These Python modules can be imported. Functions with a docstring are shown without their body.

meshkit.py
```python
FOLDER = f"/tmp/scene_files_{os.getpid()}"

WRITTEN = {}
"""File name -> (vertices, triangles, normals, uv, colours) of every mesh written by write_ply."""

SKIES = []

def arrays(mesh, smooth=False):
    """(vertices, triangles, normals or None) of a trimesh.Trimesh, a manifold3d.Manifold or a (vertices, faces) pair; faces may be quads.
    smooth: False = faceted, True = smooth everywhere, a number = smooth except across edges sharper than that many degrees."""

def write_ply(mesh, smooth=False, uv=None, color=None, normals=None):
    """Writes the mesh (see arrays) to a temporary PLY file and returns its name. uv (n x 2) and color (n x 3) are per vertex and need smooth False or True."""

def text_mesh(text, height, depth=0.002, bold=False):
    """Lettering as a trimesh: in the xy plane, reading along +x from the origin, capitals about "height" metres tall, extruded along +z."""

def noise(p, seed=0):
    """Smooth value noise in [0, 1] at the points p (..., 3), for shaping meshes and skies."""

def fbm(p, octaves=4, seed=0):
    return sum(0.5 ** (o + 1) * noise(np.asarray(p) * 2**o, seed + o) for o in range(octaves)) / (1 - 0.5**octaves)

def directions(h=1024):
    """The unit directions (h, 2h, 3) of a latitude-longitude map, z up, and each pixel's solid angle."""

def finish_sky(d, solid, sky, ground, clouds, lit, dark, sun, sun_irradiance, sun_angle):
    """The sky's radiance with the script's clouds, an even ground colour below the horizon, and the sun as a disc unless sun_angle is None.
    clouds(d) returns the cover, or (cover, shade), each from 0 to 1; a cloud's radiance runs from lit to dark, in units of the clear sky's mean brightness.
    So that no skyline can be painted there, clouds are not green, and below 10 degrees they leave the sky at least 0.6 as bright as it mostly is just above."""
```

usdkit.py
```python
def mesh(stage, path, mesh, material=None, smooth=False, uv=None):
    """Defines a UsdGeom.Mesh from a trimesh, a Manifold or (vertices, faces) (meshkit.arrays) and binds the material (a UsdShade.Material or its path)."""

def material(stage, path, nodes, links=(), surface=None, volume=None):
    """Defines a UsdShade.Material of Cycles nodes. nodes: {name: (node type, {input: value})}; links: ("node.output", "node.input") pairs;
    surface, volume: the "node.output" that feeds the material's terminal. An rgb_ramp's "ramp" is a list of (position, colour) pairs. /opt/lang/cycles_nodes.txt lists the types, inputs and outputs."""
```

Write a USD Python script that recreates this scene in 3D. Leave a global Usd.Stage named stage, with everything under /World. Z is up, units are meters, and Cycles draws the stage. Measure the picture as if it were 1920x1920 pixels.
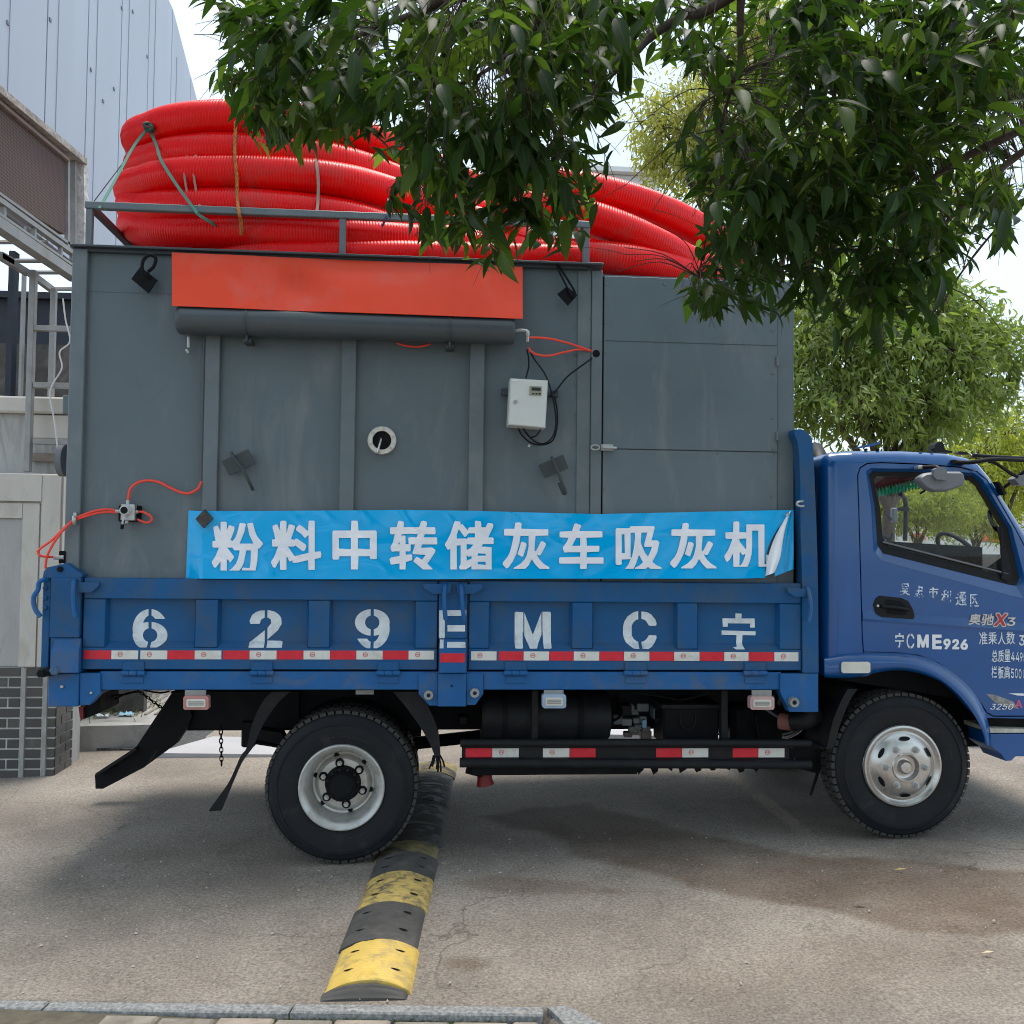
import math, random
import numpy as np, trimesh, manifold3d as m3
from shapely.geometry import Polygon, box as sbox, LineString, Point
from shapely.ops import unary_union
from shapely import affinity
import usdkit, meshkit
from pxr import Usd, UsdGeom, UsdLux, UsdShade, Gf, Sdf, Vt

stage = Usd.Stage.CreateInMemory()
UsdGeom.SetStageUpAxis(stage, UsdGeom.Tokens.z)
UsdGeom.SetStageMetersPerUnit(stage, 1.0)
UsdGeom.Xform.Define(stage, '/World')
rnd = random.Random(7)
nr = np.random.RandomState(7)

# ---------------------------------------------------------------- camera
CAM = np.array([0.0, -5.2, 1.66]); FPX = 1800.0
YAW, PITCH, ROLL = math.radians(4.678), math.radians(2.06), math.radians(0.682)
FW = np.array([math.sin(YAW)*math.cos(PITCH), math.cos(YAW)*math.cos(PITCH), math.sin(PITCH)])
_r = np.cross(FW, [0, 0, 1.0]); _r /= np.linalg.norm(_r); _u = np.cross(_r, FW)
RT = math.cos(ROLL)*_r + math.sin(ROLL)*_u
UP = -math.sin(ROLL)*_r + math.cos(ROLL)*_u
cam = UsdGeom.Camera.Define(stage, '/World/camera')
cam.CreateHorizontalApertureAttr(36.0); cam.CreateVerticalApertureAttr(36.0)
cam.CreateFocalLengthAttr(36.0*FPX/1920.0)
cam.CreateClippingRangeAttr(Gf.Vec2f(0.05, 2000))
cam.AddTransformOp().Set(Gf.Matrix4d(*RT, 0, *UP, 0, *(-FW), 0, *CAM, 1))
cam.CreateExposureAttr(1.25)

# ---------------------------------------------------------------- sky and sun
SUN = np.array([0.10, 0.24, 0.96]); SUN /= np.linalg.norm(SUN)
sky = UsdLux.DomeLight.Define(stage, '/World/sky')
skym = usdkit.material(stage, '/World/Looks/sky', {
    "s": ("sky_texture", {"sky_type": "single_scattering", "sun_disc": False, "sun_elevation": math.asin(SUN[2]),
                          "sun_rotation": math.atan2(SUN[0], SUN[1]), "air_density": 1.0, "aerosol_density": 2.5, "ozone_density": 1.0}),
    "tc": ("texture_coordinate", {}),
    "n": ("noise_texture", {"scale": 2.2, "detail": 5.0, "roughness": 0.55}),
    "r": ("rgb_ramp", {"ramp": [(0.30, (0.35, 0.35, 0.35)), (0.62, (0.92, 0.92, 0.92))]}),
    "c": ("mix", {"mix_type": "mix", "color2": (4.4, 5.3, 6.05)}),
    "b": ("background_shader", {"strength": 0.10})},
    [("tc.generated", "n.vector"), ("n.fac", "r.fac"), ("s.color", "c.color1"), ("r.color", "c.fac"), ("c.color", "b.color")], surface="b.background")
UsdShade.MaterialBindingAPI.Apply(sky.GetPrim()).Bind(skym)
sky.GetPrim().SetCustomDataByKey('kind', 'structure')
sky.GetPrim().SetCustomDataByKey('label', 'pale hazy daytime sky over the yard')
sun = UsdLux.DistantLight.Define(stage, '/World/sun')
sun.CreateIntensityAttr(0.40); sun.CreateAngleAttr(28.0); sun.CreateNormalizeAttr(True)
sun.CreateColorAttr(Gf.Vec3f(1.0, 0.95, 0.87))
_z = SUN; _x = np.cross([0, 1.0, 0], _z); _x /= np.linalg.norm(_x); _y = np.cross(_z, _x)
sun.AddTransformOp().Set(Gf.Matrix4d(*_x, 0, *_y, 0, *_z, 0, 0, 0, 30, 1))

# ---------------------------------------------------------------- helpers
def ray(px, py): return FW*FPX + RT*(px-960) - UP*(py-960)
def at(px, py, Y):
    d = ray(px, py); return CAM + d*((Y-CAM[1])/d[1])
def xz(px, py, Y):
    p = at(px, py, Y); return (p[0], p[2])
def X(px, py, Y): return at(px, py, Y)[0]
def Z(px, py, Y): return at(px, py, Y)[2]
def proj(p):
    d = np.asarray(p, float)-CAM; w = d@FW
    return 960+FPX*(d@RT)/w, 960-FPX*(d@UP)/w, w
def gz0(x): return 0.03*9.0*np.tanh((np.asarray(x, float)-1.0)/9.0)
def gpt(px, py):
    d = ray(px, py); z = 0.0
    for _ in range(30):
        p = CAM+d*((z-CAM[2])/d[2]); z = float(gz0(p[0]))
    return CAM+d*((z-CAM[2])/d[2])
def poly(pts, Y): return Polygon([xz(a, b, Y) for a, b in pts]).buffer(0)

class MB:
    def __init__(s): s.v = []; s.f = []; s.n = 0
    def add(s, v, f):
        v = np.asarray(v, float); f = np.asarray(f, int)
        if f.shape[1] == 4: f = np.vstack([f[:, [0, 1, 2]], f[:, [0, 2, 3]]])
        s.v.append(v); s.f.append(f+s.n); s.n += len(v); return s
    def tm(s, m): return s.add(m.vertices, m.faces)
    def box(s, x0, x1, y0, y1, z0, z1, c=0.0):
        x0, x1 = min(x0, x1), max(x0, x1); y0, y1 = min(y0, y1), max(y0, y1); z0, z1 = min(z0, z1), max(z0, z1)
        if c <= 0:
            v = [(x, y, z) for x in (x0, x1) for y in (y0, y1) for z in (z0, z1)]
            return s.add(v, [(0, 1, 3, 2), (4, 6, 7, 5), (0, 4, 5, 1), (2, 3, 7, 6), (0, 2, 6, 4), (1, 5, 7, 3)])
        c = min(c, (x1-x0)*.45, (y1-y0)*.45, (z1-z0)*.45)
        pts = []
        for x, sx in ((x0, 1), (x1, -1)):
            for y, sy in ((y0, 1), (y1, -1)):
                for z, sz in ((z0, 1), (z1, -1)):
                    pts += [(x, y+sy*c, z+sz*c), (x+sx*c, y, z+sz*c), (x+sx*c, y+sy*c, z)]
        h = trimesh.convex.convex_hull(np.array(pts)); return s.tm(h)
    def prism(s, pg, y0, y1):
        for g in getattr(pg, 'geoms', [pg]):
            if g.is_empty or g.geom_type != 'Polygon' or g.area < 1e-9: continue
            e = trimesh.creation.extrude_polygon(g, abs(y1-y0), engine='earcut')
            v = np.array(e.vertices)
            s.add(np.stack([v[:, 0], max(y0, y1)-v[:, 2], v[:, 1]], 1), e.faces)
        return s
    def pprism(s, pts, y0, y1): return s.prism(poly(pts, y0), y0, y1)
    def pbox(s, x0, y0, x1, y1, Y0, Y1, c=0.003):
        """box whose front face on Y0 spans the given photo rectangle (averaged to true axes)"""
        a, b, c2, d = at(x0, y0, Y0), at(x1, y0, Y0), at(x0, y1, Y0), at(x1, y1, Y0)
        return s.box((a[0]+c2[0])/2, (b[0]+d[0])/2, Y0, Y1, (a[2]+b[2])/2, (c2[2]+d[2])/2, c)
    def tube(s, pts, r, n=8, closed=False, caps=True):
        P = np.asarray(pts, float); N = len(P); R = np.broadcast_to(np.asarray(r, float), (N,))
        T = np.roll(P, -1, 0)-np.roll(P, 1, 0) if closed else np.gradient(P, axis=0)
        T /= np.maximum(np.linalg.norm(T, axis=1, keepdims=True), 1e-9)
        a = np.cross(T[0], [0, 0, 1.0])
        if np.linalg.norm(a) < .1: a = np.cross(T[0], [0, 1.0, 0])
        a /= np.linalg.norm(a); A = [a]
        for i in range(1, N):
            b = A[-1]-T[i]*(A[-1]@T[i]); A.append(b/max(np.linalg.norm(b), 1e-9))
        A = np.array(A); B = np.cross(T, A)
        th = np.arange(n)*2*math.pi/n
        V = (P[:, None]+R[:, None, None]*(A[:, None]*np.cos(th)[None, :, None]+B[:, None]*np.sin(th)[None, :, None])).reshape(-1, 3)
        F = []
        for i in range(N if closed else N-1):
            j = (i+1) % N
            k = np.arange(n); k2 = (k+1) % n
            F.append(np.stack([i*n+k, i*n+k2, j*n+k2, j*n+k], 1))
        F = np.vstack(F)
        s.add(V, F)
        if caps and not closed:
            k = np.arange(n-2)
            s.add(V[:n], np.stack([np.zeros(n-2, int), k+2, k+1], 1)); s.add(V[-n:], np.stack([np.zeros(n-2, int), k+1, k+2], 1))
        return s
    def ptube(s, pts, r, n=8, m=8):
        """pts: (px,py,Y) control points, smoothed"""
        return s.tube(spline([at(*p) for p in pts], m), r, n)
    def lathe(s, cx, cz, prof, n=32):
        """prof: (radius, y) pairs turned about the y axis through (cx,cz)"""
        th = np.arange(n)*2*math.pi/n; V = []
        for r, y in prof: V.append(np.stack([cx+r*np.cos(th), np.full(n, y), cz+r*np.sin(th)], 1))
        V = np.vstack(V); F = []
        k = np.arange(n); k2 = (k+1) % n
        for i in range(len(prof)-1):
            F.append(np.stack([i*n+k, i*n+k2, (i+1)*n+k2, (i+1)*n+k], 1))
        return s.add(V, np.vstack(F))

def spline(pts, m=8, closed=False):
    P = np.asarray(pts, float); N = len(P)
    if N < 3 and not closed: return P
    out = []
    for i in range(N if closed else N-1):
        if closed: p0, p1, p2, p3 = P[(i-1) % N], P[i], P[(i+1) % N], P[(i+2) % N]
        else: p0, p1, p2, p3 = P[max(i-1, 0)], P[i], P[i+1], P[min(i+2, N-1)]
        for t in np.arange(m)/m:
            out.append(.5*((2*p1)+(-p0+p2)*t+(2*p0-5*p1+4*p2-p3)*t*t+(-p0+3*p1-3*p2+p3)*t**3))
    if not closed: out.append(P[-1])
    return np.array(out)

names = {}; base = {}
def newpath(parent, name):
    k = (parent, name); i = names.get(k, 0); names[k] = i+1
    return f"{parent}/{name}" + (f"_{i:03d}" if i else "")
def meta(prim, label=None, cat=None, group=None, kind=None):
    for k, v in (('label', label), ('category', cat), ('group', group), ('kind', kind)):
        if v: prim.SetCustomDataByKey(k, v)
def thing(name, label, cat, loc=(0, 0, 0), group=None, kind=None):
    p = newpath('/World', name); x = UsdGeom.Xform.Define(stage, p); x.AddTranslateOp().Set(Gf.Vec3d(*map(float, loc)))
    meta(x.GetPrim(), label, cat, group, kind); base[p] = np.asarray(loc, float); return p
def obj(name, mesh, mat, parent='/World', smooth=False, uv=None, label=None, cat=None, group=None, kind=None):
    p = newpath(parent, name); off = base.get(parent, np.zeros(3)); base[p] = off
    if isinstance(mesh, MB): v, f = np.vstack(mesh.v), np.vstack(mesh.f)
    elif isinstance(mesh, tuple): v, f = mesh
    elif hasattr(mesh, 'to_mesh'): v, f, _ = meshkit.arrays(mesh)
    else: v, f = mesh.vertices, mesh.faces
    m = usdkit.mesh(stage, p, (np.asarray(v)-off, f), mat, smooth=smooth, uv=uv)
    meta(m.GetPrim(), label, cat, group, kind); return p

# ---------------------------------------------------------------- materials
def M(name, col, rough=.5, metal=0., var=.12, scale=6., rvar=.1, bump=0., bscale=80., dirt=None, dscale=3., dlo=.5, dhi=.75, coat=0., bevel=0., spec=.5, stretch=None, alpha=None, dstretch=None):
    c = np.array(col, float)
    nd = {"g": ("geometry", {}), "mp": ("mapping", {"scale": stretch or (1, 1, 1)}), "n": ("noise_texture", {"scale": scale, "detail": 6., "roughness": .6}),
          "r": ("rgb_ramp", {"ramp": [(.25, tuple(c*(1-var))), (.75, tuple(np.minimum(c*(1+var), .95)))]}),
          "p": ("principled_bsdf", {"metallic": metal, "roughness": rough, "coat_weight": coat, "coat_roughness": .08, "specular_ior_level": spec}),
          "rr": ("map_range", {"from_min": .3, "from_max": .7, "to_min": max(rough-rvar, .03), "to_max": min(rough+rvar, 1.)})}
    ln = [("g.position", "mp.vector"), ("mp.vector", "n.vector"), ("n.fac", "r.fac"), ("n.fac", "rr.value"), ("rr.result", "p.roughness")]
    out = "r.color"
    if dirt is not None:
        nd["dn"] = ("noise_texture", {"scale": dscale, "detail": 8., "roughness": .65, "distortion": .6})
        nd["dr"] = ("rgb_ramp", {"ramp": [(dlo, (0, 0, 0)), (dhi, (1, 1, 1))]})
        nd["dm"] = ("mix", {"mix_type": "mix", "color2": tuple(dirt)})
        nd["dmp"] = ("mapping", {"scale": dstretch or stretch or (1, 1, 1)})
        ln += [("g.position", "dmp.vector"), ("dmp.vector", "dn.vector"), ("dn.fac", "dr.fac"), ("dr.color", "dm.fac"), (out, "dm.color1")]; out = "dm.color"
    ln.append((out, "p.base_color"))
    nrm = None
    if bevel: nd["bv"] = ("bevel", {"radius": bevel, "samples": 4}); nrm = "bv.bevel"
    if bump:
        nd["bn"] = ("noise_texture", {"scale": bscale, "detail": 4.}); nd["bm"] = ("bump", {"strength": 1., "distance": bump})
        ln += [("mp.vector", "bn.vector"), ("bn.fac", "bm.height")]
        if nrm: ln.append((nrm, "bm.normal"))
        nrm = "bm.normal"
    if nrm: ln.append((nrm, "p.normal"))
    if alpha:
        nd["an"] = ("noise_texture", {"scale": alpha[0], "detail": 6., "roughness": .7})
        nd["ar"] = ("rgb_ramp", {"ramp": [(alpha[1], (alpha[3],)*3), (alpha[2], (1, 1, 1))]})
        ln += [("g.position", "an.vector"), ("an.fac", "ar.fac"), ("ar.color", "p.alpha")]
    return usdkit.material(stage, '/World/Looks/'+name, nd, ln, surface="p.BSDF")

bed_blue = M('bed_blue', (.004, .078, .215), .40, spec=.32, var=.14, scale=3, dirt=(.05, .08, .115), dscale=3.5, dlo=.46, dhi=.78, bevel=.004, bump=.0004, bscale=30)
sill_blue = M('sill_blue', (.007, .095, .275), .42, spec=.35, var=.15, scale=4, dirt=(.10, .11, .11), dscale=4., dlo=.52, dhi=.78, bevel=.004)
cab_blue = M('cab_blue', (.001, .062, .215), .25, spec=.35, var=.06, scale=2, rvar=.05, coat=.9, bevel=.004, dirt=(.02, .06, .15), dscale=3., dlo=.5, dhi=.9)
grey_paint = M('grey_paint', (.102, .132, .147), .42, var=.13, scale=1.3, dirt=(.19, .205, .21), dscale=3.2, dlo=.52, dhi=.86, bump=.007, bscale=2.4, bevel=.003, dstretch=(1.6, 1.6, .45))
grey_trim = M('grey_trim', (.118, .145, .158), .45, var=.16, scale=3, dirt=(.16, .18, .185), dscale=6, dlo=.5, dhi=.8, bevel=.003)
tube_grey = M('tube_grey', (.055, .065, .072), .33, var=.1, scale=4)
hook_dark = M('hook_dark', (.038, .047, .048), .5, bevel=.002)
flange_dark = M('flange_dark', (.04, .05, .06), .5, bevel=.002)
orange_red = M('orange_red', (.72, .050, .011), .36, spec=.3, var=.08, scale=2.5, dirt=(.64, .10, .07), dscale=2.2, dlo=.5, dhi=.75, bump=.002, bscale=4)
hose_red = M('hose_red', (.80, .002, .0025), .30, var=.05, scale=3, dirt=(.45, .05, .04), dscale=2.6, dlo=.58, dhi=.80, spec=.25, bump=.004, bscale=6)
airline = M('airline_orange', (.85, .07, .04), .35)
black = M('black_chassis', (.0045, .0048, .006), .6, var=.3, scale=8, dirt=(.014, .013, .012), dscale=5, dlo=.55, dhi=.8, spec=.15)
rubber = M('rubber_black', (.0065, .007, .0085), .55, var=.2, scale=10, dirt=(.020, .019, .018), dscale=6, dlo=.52, dhi=.8, spec=.25)
tyre_m = M('tyre_rubber', (.0075, .0085, .0105), .58, var=.25, spec=.25, scale=9, dirt=(.032, .029, .026), dscale=8, dlo=.55, dhi=.8, bump=.0008, bscale=40)
tread_m = M('tread_rubber', (.032, .029, .026), .8, var=.3, scale=14)
rim_m = M('rim_silver', (.50, .49, .46), .38, .55, var=.12, scale=9, dirt=(.30, .25, .18), dscale=9, dlo=.5, dhi=.8)
chrome = M('chrome', (.55, .53, .50), .28, .9, var=.05, dirt=(.40, .35, .29), dscale=12, dlo=.55, dhi=.8)
steel = M('steel', (.45, .45, .44), .4, .8, var=.15, scale=20)
galv = M('galvanised', (.27, .27, .26), .5, .3, var=.25, scale=6, dirt=(.22, .20, .16), dscale=5, dlo=.5, dhi=.75)
white_paint = M('white_paint', (.74, .75, .76), .5, var=.08, scale=20)
stencil = M('stencil_white', (.66, .70, .72), .6, var=.15, scale=12, alpha=(14., .30, .5, .45))
faded = M('faded_white', (.62, .70, .75), .6, alpha=(34., .46, .58, .0))
tape_red = M('tape_red', (.60, .012, .03), .3, var=.1, scale=10)
tape_white = M('tape_white', (.66, .65, .60), .35, var=.07, scale=14, dirt=(.5, .48, .42), dscale=9)
ccc_red = M('print_red', (.60, .12, .12), .5)
banner_blue = M('banner_blue', (.0, .40, .80), .14, var=.05, scale=2., rvar=.05, bump=.006, bscale=4)
banner_white = M('banner_white', (.84, .84, .90), .28)
lens_white = M('lens_white', (.62, .60, .52), .15, coat=.5)
lens_red = M('lens_red', (.42, .05, .04), .2, coat=.5)
dark_red = M('dark_red', (.16, .006, .008), .5)
rust_red = M('rust_red', (.26, .10, .075), .7)
tyre_print = M('tyre_print', (.028, .029, .031), .6)
plastic = M('plastic_grey', (.15, .155, .17), .5, bump=.0004, bscale=150)
box_white = M('box_white', (.62, .63, .60), .4, var=.06)
display = M('display_dark', (.02, .025, .02), .2)
green_strap = M('strap_green', (.05, .22, .16), .6)
grey_strap = M('strap_grey', (.30, .22, .18), .6)
rope_m = M('rope_yellow', (.42, .16, .03), .8, var=.5, scale=60)
maroon = M('maroon_bar', (.07, .035, .04), .6)
tassel = M('tassel_green', (.0, .62, .36), .4)
curtain = M('curtain_red', (.16, .015, .02), .7)
interior = M('interior_dark', (.010, .010, .011), .6, var=.3, scale=8)
def asphalt():
    nd = {"g": ("geometry", {}), "st": ("attribute", {"attribute": "stain"}),
      "n1": ("noise_texture", {"scale": .9, "detail": 7., "roughness": .62}),
      "r1": ("rgb_ramp", {"ramp": [(.28, (.155, .130, .108)), (.5, (.248, .212, .178)), (.75, (.345, .302, .256))]}),
      "n2": ("noise_texture", {"scale": 75., "detail": 3., "roughness": .75}),
      "r2": ("rgb_ramp", {"ramp": [(.30, (.50, .50, .50)), (.5, (.96, .96, .96)), (.66, (1.35, 1.34, 1.30)), (.76, (1.8, 1.77, 1.7))]}),
      "m1": ("mix", {"mix_type": "multiply", "fac": 1.}),
      "v": ("voronoi_texture", {"feature": "distance_to_edge", "scale": .55}), "nd": ("noise_texture", {"scale": 1.6, "detail": 5.}),
      "vm": ("vector_math", {"math_type": "multiply_add", "vector2": (1.1, 1.1, 0)}),
      "cr": ("rgb_ramp", {"ramp": [(.0, (1, 1, 1)), (.0042, (.0, .0, .0))]}), "n3": ("noise_texture", {"scale": .45, "detail": 2.}),
      "cm": ("rgb_ramp", {"ramp": [(.52, (0, 0, 0)), (.62, (.55, .55, .55))]}), "cf": ("mix", {"mix_type": "multiply", "fac": 1.}),
      "m2": ("mix", {"mix_type": "mix", "color2": (.03, .027, .024)}),
      "n4": ("noise_texture", {"scale": 3., "detail": 5.}), "sr": ("map_range", {"from_min": .25, "from_max": .75, "to_min": .55, "to_max": 1.}),
      "sm": ("math", {"math_type": "multiply"}), "m3": ("mix", {"mix_type": "multiply", "color2": (.46, .35, .28)}),
      "p": ("principled_bsdf", {"roughness": .85, "specular_ior_level": .3}), "b": ("bump", {"strength": .8, "distance": .006})}
    ln = [("g.position", "n1.vector"), ("g.position", "n2.vector"), ("g.position", "nd.vector"), ("g.position", "n3.vector"), ("g.position", "n4.vector"),
      ("n1.fac", "r1.fac"), ("n2.fac", "r2.fac"), ("r1.color", "m1.color1"), ("r2.color", "m1.color2"),
      ("nd.color", "vm.vector1"), ("g.position", "vm.vector3"), ("vm.vector", "v.vector"), ("v.distance", "cr.fac"), ("n3.fac", "cm.fac"),
      ("cr.color", "cf.color1"), ("cm.color", "cf.color2"), ("cf.color", "m2.fac"), ("m1.color", "m2.color1"),
      ("n4.fac", "sr.value"), ("sr.result", "sm.value1"), ("st.fac", "sm.value2"), ("sm.value", "m3.fac"), ("m2.color", "m3.color1"),
      ("m3.color", "p.base_color"), ("n2.fac", "b.height"), ("b.normal", "p.normal")]
    return usdkit.material(stage, '/World/Looks/asphalt', nd, ln, surface="p.BSDF")
asphalt_m = asphalt()
concrete = M('concrete', (.33, .32, .30), .85, var=.2, scale=3, dirt=(.17, .16, .14), dscale=3, bump=.003, bscale=40)
pale_conc = M('pale_concrete', (.40, .39, .40), .85, var=.12, scale=2, bump=.002, bscale=30)
granite = M('granite', (.215, .215, .212), .7, var=.75, scale=70, rvar=.05, dirt=(.30, .25, .20), dscale=3, dlo=.6, dhi=.8, bump=.003, bscale=50)
paver_a = M('paver_grey', (.23, .20, .165), .85, var=.4, scale=9, dirt=(.11, .095, .07), dscale=11, dlo=.5, dhi=.75, bump=.004, bscale=40)
paver_b = M('paver_warm', (.27, .225, .18), .85, var=.4, scale=9, dirt=(.12, .10, .075), dscale=8, dlo=.5, dhi=.75, bump=.004, bscale=40)
soil = M('soil', (.10, .085, .06), .95, var=.4, scale=20, bump=.01, bscale=30)
yellow_r = M('yellow_rubber', (.62, .42, .085), .6, var=.12, scale=8, dirt=(.24, .19, .10), dscale=8, dlo=.48, dhi=.72)
yellow_w = M('yellow_worn', (.50, .36, .10), .7, var=.15, scale=8, dirt=(.12, .10, .06), dscale=16, dlo=.44, dhi=.62)
yellow_d = M('yellow_dirty', (.26, .21, .08), .75, var=.2, scale=8, dirt=(.05, .045, .04), dscale=6, dlo=.42, dhi=.6)
black_r = M('black_rubber_mat', (.06, .056, .052), .75, var=.3, scale=9, dirt=(.12, .105, .09), dscale=5, dlo=.5, dhi=.75)
plaster = M('plaster', (.55, .51, .45), .85, var=.10, scale=3, dirt=(.33, .29, .23), dscale=2.6, dlo=.52, dhi=.85, stretch=(1.6, 1.6, .5), bump=.002, bscale=30)
plaster_grey = M('plaster_grey', (.40, .39, .37), .85, var=.15, scale=4, dirt=(.20, .19, .17), dscale=4, dlo=.5, dhi=.75, stretch=(2, 2, .4), bump=.002, bscale=30)
tile_a = M('tile_dark', (.048, .045, .044), .45, var=.15, scale=7, dirt=(.13, .12, .11), dscale=4, dlo=.58, dhi=.85)
tile_b = M('tile_dark_warm', (.064, .058, .052), .45, var=.15, scale=7, dirt=(.14, .13, .12), dscale=4, dlo=.58, dhi=.85)
grout = M('grout', (.40, .39, .36), .9, var=.3, scale=10)
siding = M('siding', (.36, .39, .45), .42, .1, var=.05, scale=1.5, stretch=(1, 1, .15))
siding_gap = M('siding_joint', (.16, .18, .22), .6)
foam = M('render_rough', (.34, .31, .27), .95, var=.35, scale=9, bump=.03, bscale=18)
foam_light = M('render_rough_light', (.55, .53, .50), .95, var=.3, scale=9, bump=.03, bscale=18)
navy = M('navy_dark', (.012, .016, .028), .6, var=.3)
wood = M('timber', (.24, .19, .16), .8, var=.2, scale=5, stretch=(1, 1, 6))
bark = M('bark', (.085, .062, .048), .9, var=.35, scale=25, bump=.006, bscale=60)
far_white = M('far_wall', (.62, .61, .60), .8, var=.06)
far_red = M('sign_red', (.75, .10, .04), .5)
far_glass = M('far_window', (.16, .18, .2), .2)
litter_w = M('litter_white', (.70, .72, .74), .7); litter_b = M('litter_blue', (.30, .55, .68), .7)
gravel_m = M('gravel', (.07, .07, .07), .95, var=.9, scale=40, bump=.02, bscale=50)

def mesh_cloth():
    nd = {"g": ("geometry", {}), "mp": ("mapping", {"scale": (1, 1, 1)}), "v": ("voronoi_texture", {"scale": 42., "randomness": 0.}),
          "r": ("rgb_ramp", {"ramp": [(.25, (.045, .026, .020)), (.5, (.15, .098, .080))]}), "n": ("noise_texture", {"scale": 1.2, "detail": 4.}),
          "m": ("mix", {"mix_type": "multiply", "fac": .4}), "p": ("principled_bsdf", {"roughness": .8})}
    return usdkit.material(stage, '/World/Looks/mesh_cloth', nd, [("g.position", "mp.vector"), ("mp.vector", "v.vector"), ("v.distance", "r.fac"), ("r.color", "m.color1"), ("g.position", "n.vector"), ("n.color", "m.color2"), ("m.color", "p.base_color")], surface="p.BSDF")
mesh_m = mesh_cloth()
def glass(name, tint, refl):
    nd = {"f": ("fresnel", {"IOR": 1.45}), "t": ("transparent_bsdf", {"color": tint}), "g": ("glossy_bsdf", {"roughness": .02, "color": (refl,)*3}), "m": ("mix_closure", {})}
    return usdkit.material(stage, '/World/Looks/'+name, nd, [("f.fac", "m.fac"), ("t.BSDF", "m.closure1"), ("g.BSDF", "m.closure2")], surface="m.closure")
pane_m = glass('window_glass', (.95, .97, .96), .35)
film_m = glass('window_film', (.06, .055, .05), .3)
def leaf(name, col, back, trans, rough=.42, vein=(.10, .16, .045), wt=.35, ivar=.35):
    c = np.array(col)
    nd = {"g": ("geometry", {}), "oi": ("object_info", {}), "tc": ("texture_coordinate", {}), "sx": ("separate_xyz", {}),
          "ad": ("math", {"math_type": "add"}), "fr": ("math", {"math_type": "fraction"}),
          "r": ("rgb_ramp", {"ramp": [(0., tuple(c*(1-ivar))), (.5, tuple(c)), (1., tuple(c*(1+ivar)*np.array([1.1, 1.0, .8])))]}),
          "vr": ("rgb_ramp", {"ramp": [(.455, (0, 0, 0)), (.5, (.7, .7, .7)), (.545, (0, 0, 0))]}), "vm": ("mix", {"mix_type": "mix", "color2": vein}),
          "bm": ("mix", {"mix_type": "mix", "color2": back}),
          "p": ("principled_bsdf", {"roughness": rough, "specular_ior_level": .22}), "t": ("translucent_bsdf", {"color": trans}), "m": ("mix_closure", {"fac": wt})}
    ln = [("g.random_per_island", "ad.value1"), ("oi.random", "ad.value2"), ("ad.value", "fr.value1"), ("fr.value", "r.fac"),
          ("tc.UV", "sx.vector"), ("sx.x", "vr.fac"), ("vr.color", "vm.fac"), ("r.color", "bm.color1"), ("g.backfacing", "bm.fac"),
          ("bm.color", "vm.color1"), ("vm.color", "p.base_color"), ("p.BSDF", "m.closure1"), ("t.BSDF", "m.closure2")]
    return usdkit.material(stage, '/World/Looks/'+name, nd, ln, surface="m.closure")
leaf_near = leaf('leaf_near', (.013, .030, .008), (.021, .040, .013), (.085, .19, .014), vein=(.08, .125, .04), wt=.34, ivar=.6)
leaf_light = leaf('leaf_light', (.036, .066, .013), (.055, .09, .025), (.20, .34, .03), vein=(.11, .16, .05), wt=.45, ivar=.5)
leaf_mid = leaf('leaf_mid', (.135, .18, .06), (.14, .18, .06), (.34, .46, .06), wt=.42, ivar=.6, vein=(.14, .18, .07))
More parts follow.
